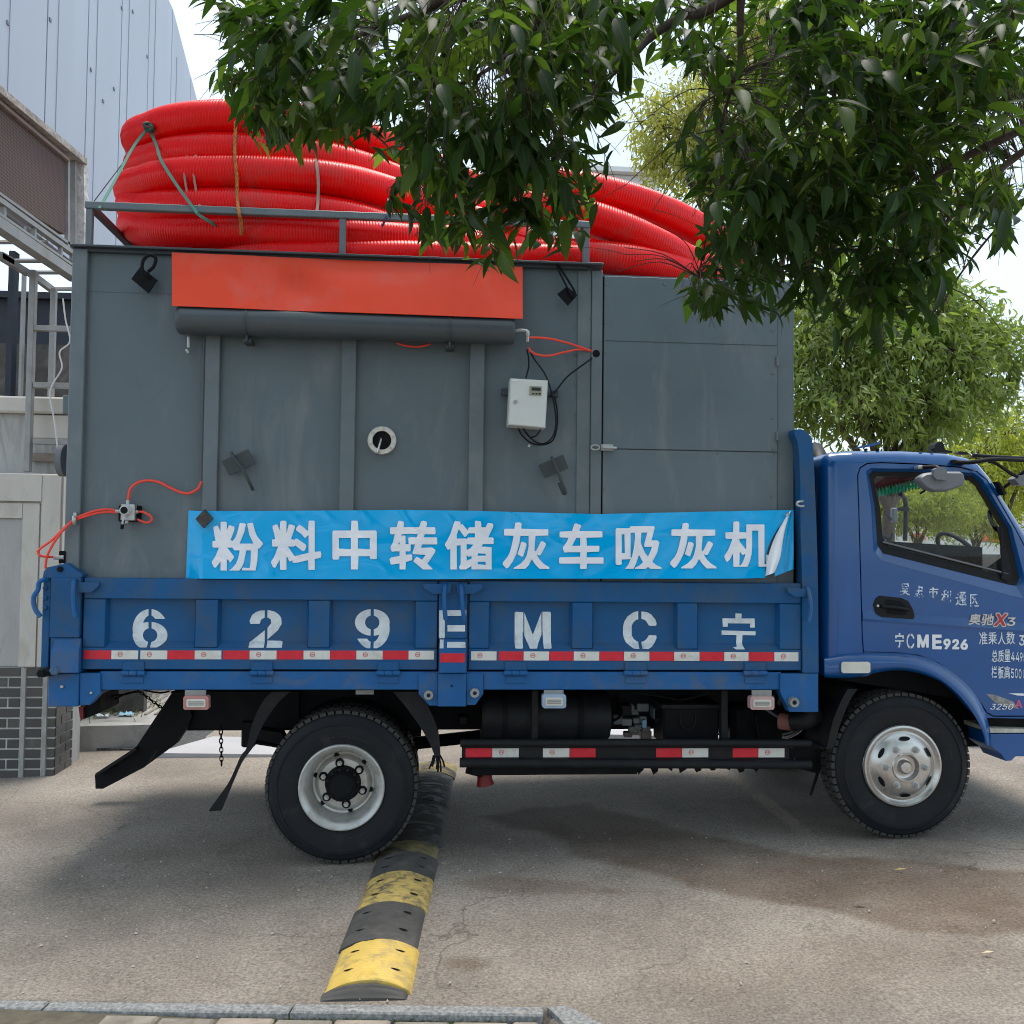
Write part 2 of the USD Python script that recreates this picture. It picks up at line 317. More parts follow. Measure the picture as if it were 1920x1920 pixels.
leaf_tall = leaf('leaf_tall', (.20, .23, .06), (.22, .24, .08), (.50, .50, .08), wt=.5)
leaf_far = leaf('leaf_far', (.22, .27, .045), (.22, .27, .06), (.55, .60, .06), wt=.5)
weed_m = leaf('weed', (.10, .12, .04), (.10, .12, .04), (.2, .22, .05))
# ---------------------------------------------------------------- ground
K0, K1 = gpt(0, 1880)[:2], gpt(1020, 1894)[:2]         # far edge of the near kerb
KD = (K1-K0)/np.linalg.norm(K1-K0); KN = np.array([-KD[1], KD[0]])   # KN points away from the camera
def kdist(x, y): return (x-K0[0])*KN[0]+(y-K0[1])*KN[1]
KEND = gpt(1022, 1894)
def gz(x, y):
    z = gz0(x)
    t = (np.asarray(x)-K0[0])*KD[0]+(np.asarray(y)-K0[1])*KD[1]; L = np.linalg.norm(KEND[:2]-K0)
    low = np.clip((-.02-kdist(x, y))/.03, 0, 1)*np.clip((L+.02-t)/.03, 0, 1)
    return z-.16*low
def axis(lo, hi, s, far):
    a = list(np.arange(lo, hi+1e-6, s)); st = s
    while a[-1] < far: st *= 1.35; a.append(a[-1]+st)
    st = s
    while a[0] > -far: st *= 1.35; a.insert(0, a[0]-st)
    return np.array(a)
gx, gy = axis(-5., 5., .04, 220), axis(-2.6, 7., .04, 220)
GX, GY = np.meshgrid(gx, gy, indexing='ij')
GZ = gz(GX, GY)
near = np.exp(-((GX/6)**2+((GY-1)/6)**2))
nz = meshkit.fbm(np.stack([GX*.8, GY*.8, GX*0], -1), 4, 3)
GZ = GZ+(nz-.5)*.02*near*(np.abs(GY) < 9)
ni, nj = GX.shape
idx = np.arange(ni*nj).reshape(ni, nj)
gf = np.stack([idx[:-1, :-1].ravel(), idx[1:, :-1].ravel(), idx[1:, 1:].ravel(), idx[:-1, 1:].ravel()], 1)
gm = MB().add(np.stack([GX.ravel(), GY.ravel(), GZ.ravel()], 1), gf)
gp = obj('ground', gm, asphalt_m, smooth=True, kind='structure', label='worn dusty brown asphalt yard under the truck, cracked and oil stained')
# oil and damp stains with outlines of their own
def gpoly(pts): return Polygon([gpt(a, b)[:2] for a, b in pts]).buffer(0)
import shapely
st = np.zeros(ni*nj)
P2 = np.stack([GX.ravel(), GY.ravel()], 1)
wob = (meshkit.fbm(np.stack([GX*3, GY*3, GX*0+5], -1), 4, 9).ravel()-.5)
def stain(pg, soft, amt):
    m = np.abs(P2[:, 0]) < 8
    d = np.zeros(len(P2)); b = pg.boundary; q = shapely.points(P2[m])
    s = shapely.distance(b, q)*np.where(shapely.contains(pg, q), 1, -1)
    d[m] = np.clip((s+wob[m]*.22)/soft+.5, 0, 1); st[:] = np.maximum(st, d*amt)
stain(gpoly([(900, 1530), (1010, 1560), (1090, 1605), (1200, 1635), (1290, 1662), (1400, 1680), (1500, 1690), (1620, 1718), (1720, 1745), (1960, 1748), (1960, 1640), (1700, 1610), (1500, 1600), (1300, 1560), (1100, 1510)]), .05, .85)
stain(gpoly([(850, 1655), (930, 1640), (1100, 1655), (1250, 1668), (1150, 1680), (950, 1672)]), .06, .6)
stain(gpoly([(1200, 1860), (1500, 1760), (1800, 1740), (1900, 1800), (1700, 1850), (1400, 1900)]), .3, .4)
stain(gpoly([(830, 1797), (900, 1795), (905, 1806), (840, 1808)]), .03, .7)
stain(gpoly([(250, 1600), (500, 1560), (560, 1640), (300, 1660)]), .3, .35)
UsdGeom.PrimvarsAPI(stage.GetPrimAtPath(gp)).CreatePrimvar('stain', Sdf.ValueTypeNames.FloatArray, 'vertex').Set(Vt.FloatArray.FromNumpy(st.astype(np.float32)))

def flat(pts2, z0, th):
    """slab on plan points"""
    e = trimesh.creation.extrude_polygon(Polygon(pts2).buffer(0), th, engine='earcut'); v = np.array(e.vertices); v[:, 2] += z0-th
    return v, e.faces
# near kerb of granite stones and brick pavers
kt = thing('granite_kerb', 'low grey granite kerb running along the bottom of the picture', 'kerb', (K0[0], K0[1], gz0(K0[0])))
def kpt(t, n): return K0+KD*t+KN*n
def kstone(t0, t1, n0, n1, zt, zb, mat, par, name, c=.006):
    q = [kpt(t0, n0), kpt(t1, n0), kpt(t1, n1), kpt(t0, n1)]
    pts = []
    for (a, b), (sx, sy) in zip(q, ((1, 1), (-1, 1), (-1, -1), (1, -1))):
        g = gz0(a); i = KD*sx*c+KN*sy*c
        pts += [(a, b, g+zt-c), (a+i[0], b+i[1], g+zt), (a, b, g+zb)]
    obj(name, MB().tm(trimesh.convex.convex_hull(np.array(pts))), mat, par)
ts = [(gpt(u, 1880)[:2]-K0)@KD for u in (-560, 96, 556, 1022)]
for a, b in zip(ts[:-1], ts[1:]):
    kstone(a+.004, b-.004, -.062, 0, .012+rnd.uniform(-.003, .003), -.16, granite, kt, 'kerb_stone')
cp = [gpt(1026, 1896)[:2], gpt(1062, 1892)[:2], gpt(1140, 1930)[:2], gpt(1180, 1990)[:2], gpt(1110, 1990)[:2], gpt(1050, 1918)[:2]]
obj('corner_stone', flat(cp, float(gz0(cp[0][0]))+.015, .18), granite, kt)
pv = thing('brick_pavement', 'strip of worn brick pavers below the granite kerb', 'pavement', (K0[0], K0[1]-.2, gz0(K0[0])), kind='structure')
for row in range(6):
    n1 = -.074-row*.108; o = rnd.uniform(0, .2)
    for c in range(-6, 11):
        a = o+c*.213
        if a+.2 < ts[0] or a > ts[-1]-.05: continue
        if rnd.random() < .06: continue
        kstone(a+rnd.uniform(.002, .007), min(a+rnd.uniform(.200, .210), ts[-1]-.02), n1-.1, n1-rnd.uniform(0, .006), -.003+rnd.uniform(-.006, .003), -.12, rnd.choice((paver_a, paver_b)), pv, 'paver', .008)
obj('paver_bed', flat([kpt(ts[0], -.064), kpt(ts[-1]-.02, -.064), kpt(ts[-1]-.02, -.74), kpt(ts[0], -.74)], float(gz0(-.5))-.022, .02), soil, pv)
so = MB()
for i in range(330):
    t = rnd.uniform(ts[0], ts[-1]); n = -.068+rnd.gauss(0, .005); q = kpt(t, n); g = gz0(q[0])-.018
    for _ in range(rnd.randint(2, 5)):
        a = rnd.uniform(0, 6.28); l = rnd.uniform(.006, .022); d = np.array([math.cos(a), math.sin(a), rnd.uniform(.2, 1.2)])*l
        w = np.array([-math.sin(a), math.cos(a), 0])*.003
        p = np.array([q[0]+rnd.gauss(0, .01), q[1], g]); so.add([p-w, p+w, p+d], [(0, 1, 2)])
obj('kerb_weeds', so, weed_m, label='dry weeds and moss in the joint behind the granite kerb', cat='weeds', kind='stuff')
# scattered grit, leaves and chips on the asphalt
gr = MB()
for i in range(900):
    px, py = rnd.uniform(-60, 1980), 1480+400*rnd.random()**.6; p = gpt(px, py)
    if kdist(p[0], p[1]) < .01: continue
    r = rnd.uniform(.0012, .0032)*(2.0 if rnd.random() < .05 else 1); a = rnd.uniform(0, 3); u = np.array([math.cos(a), math.sin(a), 0])*r*rnd.uniform(1, 2.5); w = np.array([-math.sin(a), math.cos(a), 0])*r
    z = np.array([0, 0, .013]); q = p+z*.5
    gr.add([q-u, q-w, q+u, q+w, q+z*.5], [(0, 1, 4), (1, 2, 4), (2, 3, 4), (3, 0, 4)])
obj('grit', gr, M('grit_pale', (.45, .41, .35), .9, var=.5, scale=90), label='pale grit and chips scattered over the asphalt', cat='grit', kind='stuff')
for (px, py, s, c, lb) in ((1688, 1635, .03, (.55, .42, .14), 'small yellow dry leaf on the asphalt behind the front wheel'), (1612, 1699, .035, (.16, .13, .11), 'curled grey dead leaf on the edge of the brown oil stain'), (1852, 1792, .025, (.6, .5, .3), 'pale straw coloured leaf at the right on the asphalt')):
    p = gpt(px, py)+np.array([0, 0, .014]); a = rnd.uniform(-.6, .6); u = np.array([math.cos(a), math.sin(a), .2])*s; w = np.array([-math.sin(a), math.cos(a), .3])*s*.35
    obj('fallen_leaf', MB().add([p-u, p-w*.8+[0, 0, .004], p+u, p+w], [(0, 1, 2), (0, 2, 3)]), M('dead_leaf', c, .8) if s == .03 else M('dead_leaf_'+('grey' if s == .035 else 'straw'), c, .8), label=lb, cat='leaf')

# ---------------------------------------------------------------- speed bump
A0, A1 = gpt(682, 1878), gpt(812, 1450)
ax = (A1-A0)[:2]; L = np.linalg.norm(ax); ax /= L; an = np.array([ax[1], -ax[0]])
cuts = [(681, 1876), (701, 1787), (722, 1714), (733, 1655), (745, 1617), (757, 1590), (772, 1558), (787, 1518), (800, 1488), (812, 1462), (822, 1440)]
tc = [(gpt(*c)[:2]-A0[:2])@ax for c in cuts]
tc = [.004, .05]+tc[1:]
bt = thing('speed_bump', 'rubber speed bump of alternating yellow and black segments under the rear wheel', 'speed bump', (A0[0], A0[1], gz0(A0[0])))
mats = [black_r, yellow_r, black_r, yellow_w, black_r, yellow_d, black_r, black_r, black_r, black_r, yellow_d]
HW, HH = .172, .056
for k in range(len(tc)-1):
    a, b = tc[k]+.003, tc[k+1]-.003
    n = max(16, int((b-a)/.0045)); s = np.linspace(-1, 1, 25); T = np.linspace(a, b, n)
    prof = HH*(1-np.abs(s)**2.1)+.004
    jit = rnd.uniform(-.008, .008); sag = .72 if k in (5, 6) else 1
    V = []
    for i, t in enumerate(T):
        rib = .0035*(math.sin(t*2*math.pi/.0185) > -.2)*np.clip((1-np.abs(s))*6, 0, 1)*(.2+.8*(meshkit.noise(np.stack([s*4, s*0+t*20, s*0], -1), 3) > .35))
        edge = min(1, (min(t-a, b-t)+.002)/.012); endt = min(1., .12+(t-.004)/.06) if k == 0 else 1.
        for j, q in enumerate(s):
            p = A0[:2]+ax*t+an*(q*HW+jit)
            z = gz0(p[0])+(prof[j]*sag+rib[j])*(.9+.1*edge)*endt-(.0 if abs(q) < 1 else .02)
            V.append((p[0], p[1], z))
    I = np.arange(n*25).reshape(n, 25)
    F = np.stack([I[:-1, :-1].ravel(), I[:-1, 1:].ravel(), I[1:, 1:].ravel(), I[1:, :-1].ravel()], 1)
    mb = MB().add(V, F)
    for row in (0, n-1):
        e = [V[row*25+j] for j in range(25)]; bl = [(x, y, z-.08) for x, y, z in e]
        mb.add(e+bl, [(j, j+1, 26+j, 25+j) if row else (j+1, j, 25+j, 26+j) for j in range(24)])
    seg = obj('rubber_segment', mb, mats[k], bt, smooth=35)
    if k in (1, 2, 3, 4):
        for t in (a+(b-a)*.28, a+(b-a)*.74):
            for q in (-.52, .55):
                p = A0[:2]+ax*t+an*(q*HW+jit); z = gz0(p[0])+HH*(1-abs(q)**2.1)*sag+.0085
                d1 = np.array([*an, -.25*np.sign(q)])*.020; d2 = np.array([*ax, 0])*.0075; c = np.array([p[0], p[1], z])
                obj('bolt_hole', MB().add([c+d1*math.cos(w)+d2*math.sin(w) for w in np.arange(10)*.6283], [(0, i, i+1) for i in range(1, 9)]), black, seg)

# ---------------------------------------------------------------- left building
WY = 2.35                                                # street-side face of the gate pillar
XB = X(108, 1200, WY)
def wz(py, px=60): return Z(px, py, WY)
pil = thing('gate_pillar', 'whitewashed gate pillar clad with dark grey tiles at its foot, behind the truck tail', 'pillar', (XB-.4, WY, gz0(XB)))
zt_tile, zt_wall = wz(1250), wz(888)
g0 = float(gz0(XB))-.25
mb = MB(); mb.box(XB-1.6, XB, WY, WY+.36, zt_tile, zt_wall, .006); obj('wall', mb, plaster, pil)
xa, xb2 = X(72, 1000, WY), X(43, 1000, WY)
# raised frame strips of the plaster
mb = MB(); mb.box(XB-1.6, X(82, 900, WY), WY-.035, WY-.001, wz(940), wz(890)); mb.box(X(82, 900, WY)+.001, XB-.004, WY-.03, WY-.001, zt_tile+.002, wz(892)); obj('frame', mb, plaster, pil)
mb = MB(); mb.box(XB-1.6, X(46, 900, WY), WY-.022, WY-.001, wz(972), wz(944)); mb.box(X(47, 900, WY), X(78, 900, WY), WY-.022, WY-.001, zt_tile+.002, wz(944)); obj('moulding', mb, plaster, pil)
obj('panel', MB().box(XB-1.6, X(45, 1000, WY), WY-.006, WY-.001, zt_tile+.002, wz(974)), plaster_grey, pil)
obj('side_wall', MB().box(XB+.001, XB+.012, WY+.004, WY+.354, zt_tile, wz(892)), plaster, pil)
zb = []
rows = 11; th = (zt_tile-(gz0(XB)-.02))/rows
back = MB().box(XB-1.6, XB-.008, WY+.008, WY+.352, g0, zt_tile-.002); obj('grout', back, grout, pil)
x1, x2 = X(84, 1350, WY), X(44, 1350, WY)
for u_, w_, y_ in ((x1, XB-.003, -.004), (x2, x1, -.014), (XB-1.6, x2, -.024)): obj('grout', MB().box(u_, w_, WY+y_+.0035, WY+.0075, g0, zt_tile-.003), grout, pil)
obj('corner_strip', MB().box(x1-.017, x1+.017, WY-.012, WY+.007, g0, zt_tile-.01, .003), concrete, pil)
obj('corner_strip', MB().box(x2-.017, x2+.017, WY-.022, WY+.007, g0, zt_tile-.01, .003), concrete, pil)
for r in range(rows):
    z0 = zt_tile-(r+1)*th+.006; z1 = zt_tile-r*th-.006
    segs = [(x1+.02, XB-.002, -.004), (x2+.02, x1-.02, -.014)]
    o = 0 if r % 2 else .11
    xx = x2-.02
    e = xx-(.09 if r % 2 else .21)
    while xx > XB-1.6: segs.append((e+.006, xx, -.024)); xx = e-.006; e -= .222
    for a, b, y in segs:
        obj('tile', MB().box(a, b, WY+y, WY+.007, z0, z1, .002), rnd.choice((tile_a, tile_b)), pil)
    yy = WY+.01; e = yy+(.10 if r % 2 else .2)
    while yy < WY+.34:
        obj('tile', MB().box(XB-.008, XB+.004, yy, min(e-.006, WY+.35), z0, z1, .002), rnd.choice((tile_a, tile_b)), pil); yy = e+.006; e += .21
# set-back yard wall above
WB = 2.75
uw = thing('yard_wall', 'stained grey plaster wall with ledge above the gate pillar', 'wall', (XB-.5, WB, zt_wall))
obj('wall', MB().box(XB-2.2, X(150, 800, WB), WB, WB+.2, g0, Z(60, 775, WB), .01), plaster_grey, uw)
obj('coping', MB().box(XB-2.2, X(152, 760, WB), WB-.06, WB+.25, Z(60, 776, WB), Z(60, 745, WB), .015), plaster, uw)
obj('ledge', MB().box(X(62, 860, WB), X(118, 860, WB), WB-.05, WB-.001, Z(60, 866, WB), Z(60, 850, WB), .004), wood, uw)
obj('panel', MB().box(X(62, 800, WB), X(135, 800, WB), WB-.03, WB-.001, Z(60, 822, WB), Z(60, 778, WB), .006), plaster, uw)
dk = thing('dark_shed', 'dark open shed interior seen behind the ladder frame', 'shed', (XB-1, 5.2, g0))
obj('back_wall', MB().box(XB-4.2, XB+.25, 5.3, 5.4, g0, Z(60, 556, 5.3)), navy, dk)
obj('roof_beam', MB().box(XB-3.0, XB+.25, 5.22, 5.29, Z(60, 560, 5.25), Z(60, 548, 5.25)), navy, dk)
obj('post', MB().box(X(13, 600, 3.6), X(24, 600, 3.6), 3.6, 3.7, g0, Z(20, 470, 3.6)), navy, dk)
obj('post', MB().box(X(38, 600, 3.5), X(43, 600, 3.5), 3.5, 3.55, Z(40, 745, 3.5), Z(40, 500, 3.5)), galv, dk)
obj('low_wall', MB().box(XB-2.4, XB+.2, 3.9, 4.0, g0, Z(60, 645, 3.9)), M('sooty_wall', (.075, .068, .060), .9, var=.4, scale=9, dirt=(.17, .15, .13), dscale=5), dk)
# galvanised ladder frame and truss
LY = 2.55
lf = thing('ladder_frame', 'galvanised steel ladder frame standing on the gate pillar', 'steel frame', (X(55, 880, LY), LY, Z(55, 885, LY)))
obj('post', MB().pbox(49, 505, 60.5, 884, LY, LY+.06, .004), galv, lf)
obj('post', MB().pbox(134, 525, 141, 884, LY, LY+.06, .004), galv, lf)
obj('post', MB().pbox(91.5, 540, 101, 745, LY+.35, LY+.40, .003), galv, lf)
for y in (615, 722, 828): obj('rung', MB().pbox(60.8, y-5, 133.8, y+5, LY+.005, LY+.05, .003), galv, lf)
obj('cable', MB().ptube([(118, 560, LY-.02), (123, 600, LY-.02), (131, 640, LY-.02), (112, 660, LY-.02), (116, 690, LY-.02), (98, 722, LY-.02), (94, 745, LY-.02), (102, 790, LY-.02), (108, 840, LY-.02), (114, 884, LY-.02)], .006, 6), far_white, lf)
def spar(a, b, w, h):
    a, b = np.array(a), np.array(b); d = b-a; d /= np.linalg.norm(d); s = np.cross(d, [0, 0, 1.]); s /= np.linalg.norm(s); u = np.cross(s, d)
    V = [p+s*i*w/2+u*j*h/2 for p in (a, b) for i, j in ((-1, -1), (1, -1), (1, 1), (-1, 1))]
    return MB().add(V, [(0, 1, 2, 3), (7, 6, 5, 4), (0, 4, 5, 1), (1, 5, 6, 2), (2, 6, 7, 3), (3, 7, 4, 0)])
XM = -2.98                                              # plane of the overhanging mesh hoarding
def onx(px, py, Xp):
    d = ray(px, py); return CAM+d*((Xp-CAM[0])/d[0])
tr = thing('roof_truss', 'galvanised truss of sloping beams below the brown mesh hoarding', 'truss', onx(70, 460, XM))
def beam(name, a, b, w, h, xp=XM, mat=galv): obj(name, spar(onx(*a, xp), onx(*b, xp), w, h), mat, tr)
beam('upper_beam', (-60, 335), (141, 479), .05, .035); beam('upper_beam', (-60, 322), (141, 466), .03, .02)
beam('lower_beam', (-60, 383), (142, 520), .09, .075); beam('lower_beam', (-60, 368), (142, 507), .09, .02)
for px, y0, y1 in ((6, 375, 412), (63, 417, 452), (113, 452, 488)): beam('strut', (px, y0), (px, y1), .03, .03)
for a, b in (((-20, 454), (88, 454)), ((15, 489), (90, 489)), ((50, 511), (120, 511)), ((100, 542), (140, 542))):
    obj('cross_bar', MB().tube([onx(*a, XM-.35), onx(*b, XM-.1)], .018, 6), galv, tr)
for a, b in (((-30, 462), (52, 512)), ((56, 512), (100, 545)), ((0, 478), (22, 490))): beam('brace', a, b, .04, .05, XM-.25)
hd = thing('mesh_hoarding', 'brown mesh covered hoarding overhanging the yard at upper left', 'hoarding', onx(60, 330, XM))
q = [onx(-60, 138, XM), onx(122, 297, XM), onx(122, 440, XM), onx(-60, 330, XM)]
obj('mesh_panel', MB().add(q+[p-np.array([.05, 0, 0]) for p in q], [(3, 2, 1, 0), (4, 5, 6, 7), (0, 1, 5, 4), (1, 2, 6, 5), (2, 3, 7, 6)]), mesh_m, hd)
obj('edge_trim', spar(onx(-60, 128, XM+.02), onx(152, 303, XM+.02), .10, .05), foam, hd)
obj('inner_trim', spar(onx(-60, 145, XM+.01), onx(126, 300, XM+.01), .04, .025), wood, hd)
obj('post', spar(onx(126, 300, XM), onx(126, 470, XM), .03, .04), galv, hd); obj('post', spar(onx(137, 300, XM-.01), onx(138, 490, XM-.01), .05, .05), galv, hd)
obj('plaster_edge', spar(onx(151, 298, XM+.01), onx(152, 470, XM+.01), .09, .10), foam_light, hd)
# siding hall
XS = -3.5; kk = -XS*FPX
sd = thing('metal_hall', 'tall hall clad in pale blue metal siding behind the red hoses', 'hall', (XS, 6, 0))
nb = 0
d0 = kk/745.; wst = kk*.000156
for i in range(-4, 9):
    a = d0+wst*i; b = a+wst
    Ya, Yb = (a-.08)-5.2+.35, (b-.08)-5.2+.35
    if i == -4: Ya -= 3
    zt = 8.65 if i < 5 else 8.65-(i-4)*.42
    zt2 = 8.65 if i < 4 else 8.65-(i-3)*.42
    zlo = 4.35 if i <= 1 else 2.2; V = []
    for yy, z1 in ((Ya+.012, zt), (Yb-.012, zt2)):
        for xx in (XS, XS-.05):
            for z in (zlo, z1): V.append((xx, yy, z))
    obj('siding_panel', MB().tm(trimesh.convex.convex_hull(np.array(V))), siding, sd)
    for fy in (.25,):
        obj('seam_rib', MB().box(XS, XS+.006, Ya+(Yb-Ya)*fy-.006, Ya+(Yb-Ya)*fy+.006, zlo, min(zt, zt2)-.1, .005), siding, sd)
obj('frame', MB().box(XS-.3, XS-.055, -1.5, 11, 4.5, 6.8).box(XS-.3, XS-.055, 6.4, 11, 0, 4.5), siding_gap, sd)
sc = MB()
for i in range(40):
    y = rnd.uniform(1, 9.); z = rnd.uniform(4, 8.0); sc.box(XS, XS+.008, y-.02, y+.02, z-.015, z+.015)
obj('screw_heads', sc, siding_gap, sd, kind='stuff')

# ---------------------------------------------------------------- ground behind the truck
def slab(pts, h, name, mat, label, th=.2, **k):
    q = [gpt(a, b)[:2] for a, b in pts]; z = float(np.mean(gz0([p[0] for p in q])))
    return obj(name, flat(q, z+h, th+h), mat, label=label, **k)
slab([(150, 1408), (152, 1352), (470, 1350), (520, 1335), (330, 1408)], .012, 'sidewalk_patch', gravel_m, 'dark gravel strip behind the truck chassis', .05, kind='structure')
BK = thing('back_kerb', 'grey concrete kerb block behind the truck tail beside the tiled pillar', 'kerb', gpt(220, 1408))
q = [gpt(141, 1410)[:2], gpt(302, 1402)[:2], gpt(340, 1350)[:2]+np.array([0, 2.0]), gpt(120, 1350)[:2]+np.array([0, 2.0])]
obj('kerb_block', flat(q, float(gz0(-2.6))+.205, .3), concrete, BK)
for i in range(5):
    for j in range(8):
        a = q[0]+(q[1]-q[0])*(j+.05)/8+(q[3]-q[0])*(.13+i*.16); c = q[0]+(q[1]-q[0])*(j+.95)/8+(q[3]-q[0])*(.28+i*.16)
        obj('paver', MB().box(a[0], c[0], a[1], c[1], float(gz0(-2.6))+.19, float(gz0(-2.6))+.215+rnd.uniform(0, .006), .004), rnd.choice((paver_a, paver_b)), BK)
slab([(290, 1422), (560, 1418), (900, 1420), (900, 1388), (400, 1388)], .006, 'concrete_apron', pale_conc, 'pale concrete apron behind the truck', .05, kind='structure')
slab([(1820, 1402), (2300, 1420), (2300, 1300), (1700, 1300)], .006, 'concrete_apron', pale_conc, 'pale sunlit concrete road beyond the front wheel', .05, kind='structure')
slab([(1000, 1385), (1660, 1385), (1660, 1320), (1000, 1320)], .006, 'concrete_apron', pale_conc, 'pale concrete strip seen through the gap above the side guard', .05, kind='structure')
def atz(px, py, z):
    d = ray(px, py); return CAM+d*((z-CAM[2])/d[2])
we = MB(); kz = float(gz0(-2.6))+.21
for i in range(260):
    c = rnd.choice([(200, 1330), (225, 1322), (250, 1328)]); p0 = atz(c[0], c[1], kz)
    p = np.array([p0[0]+rnd.gauss(0, .13), p0[1]+rnd.gauss(0, .25), kz]); a = rnd.uniform(0, 6.28); l = rnd.uniform(.03, .10)
    d = np.array([math.cos(a)*.5, math.sin(a)*.5, 1])*l; w = np.array([-math.sin(a), math.cos(a), 0])*.006; we.add([p-w, p+w, p+d], [(0, 1, 2)])
obj('weeds', we, weed_m, label='patch of weeds on the raised kerb behind the truck tail', cat='weeds', kind='stuff')
def rag(px, py, Y, s, mat, lb, seed):
    r2 = np.random.RandomState(seed); p = atz(px, py, kz+.01); n = 9
    u = np.linspace(-1, 1, n); U, V = np.meshgrid(u, u, indexing='ij')
    H = np.abs(meshkit.noise(np.stack([U*2.2+seed, V*2.2, U*0], -1), seed)-.3)*s*.9
    W = 1+.3*(meshkit.noise(np.stack([U*2, V*2+seed, U*0+3], -1), seed+1)-.5)
    v = np.stack([p[0]+U*s*W, p[1]+V*s*.6*W, p[2]+H], -1).reshape(-1, 3); I = np.arange(n*n).reshape(n, n)
    f = np.stack([I[:-1, :-1].ravel(), I[1:, :-1].ravel(), I[1:, 1:].ravel(), I[:-1, 1:].ravel()], 1)
    obj('litter', MB().add(v, f), mat, label=lb, cat='litter', smooth=True)
rag(192, 1343, 2.8, .055, litter_w, 'crumpled white wrapper on the raised kerb, left of the blue one', 4)
rag(237, 1340, 2.85, .06, litter_b, 'crumpled white and light blue wrapper on the raised kerb', 6)
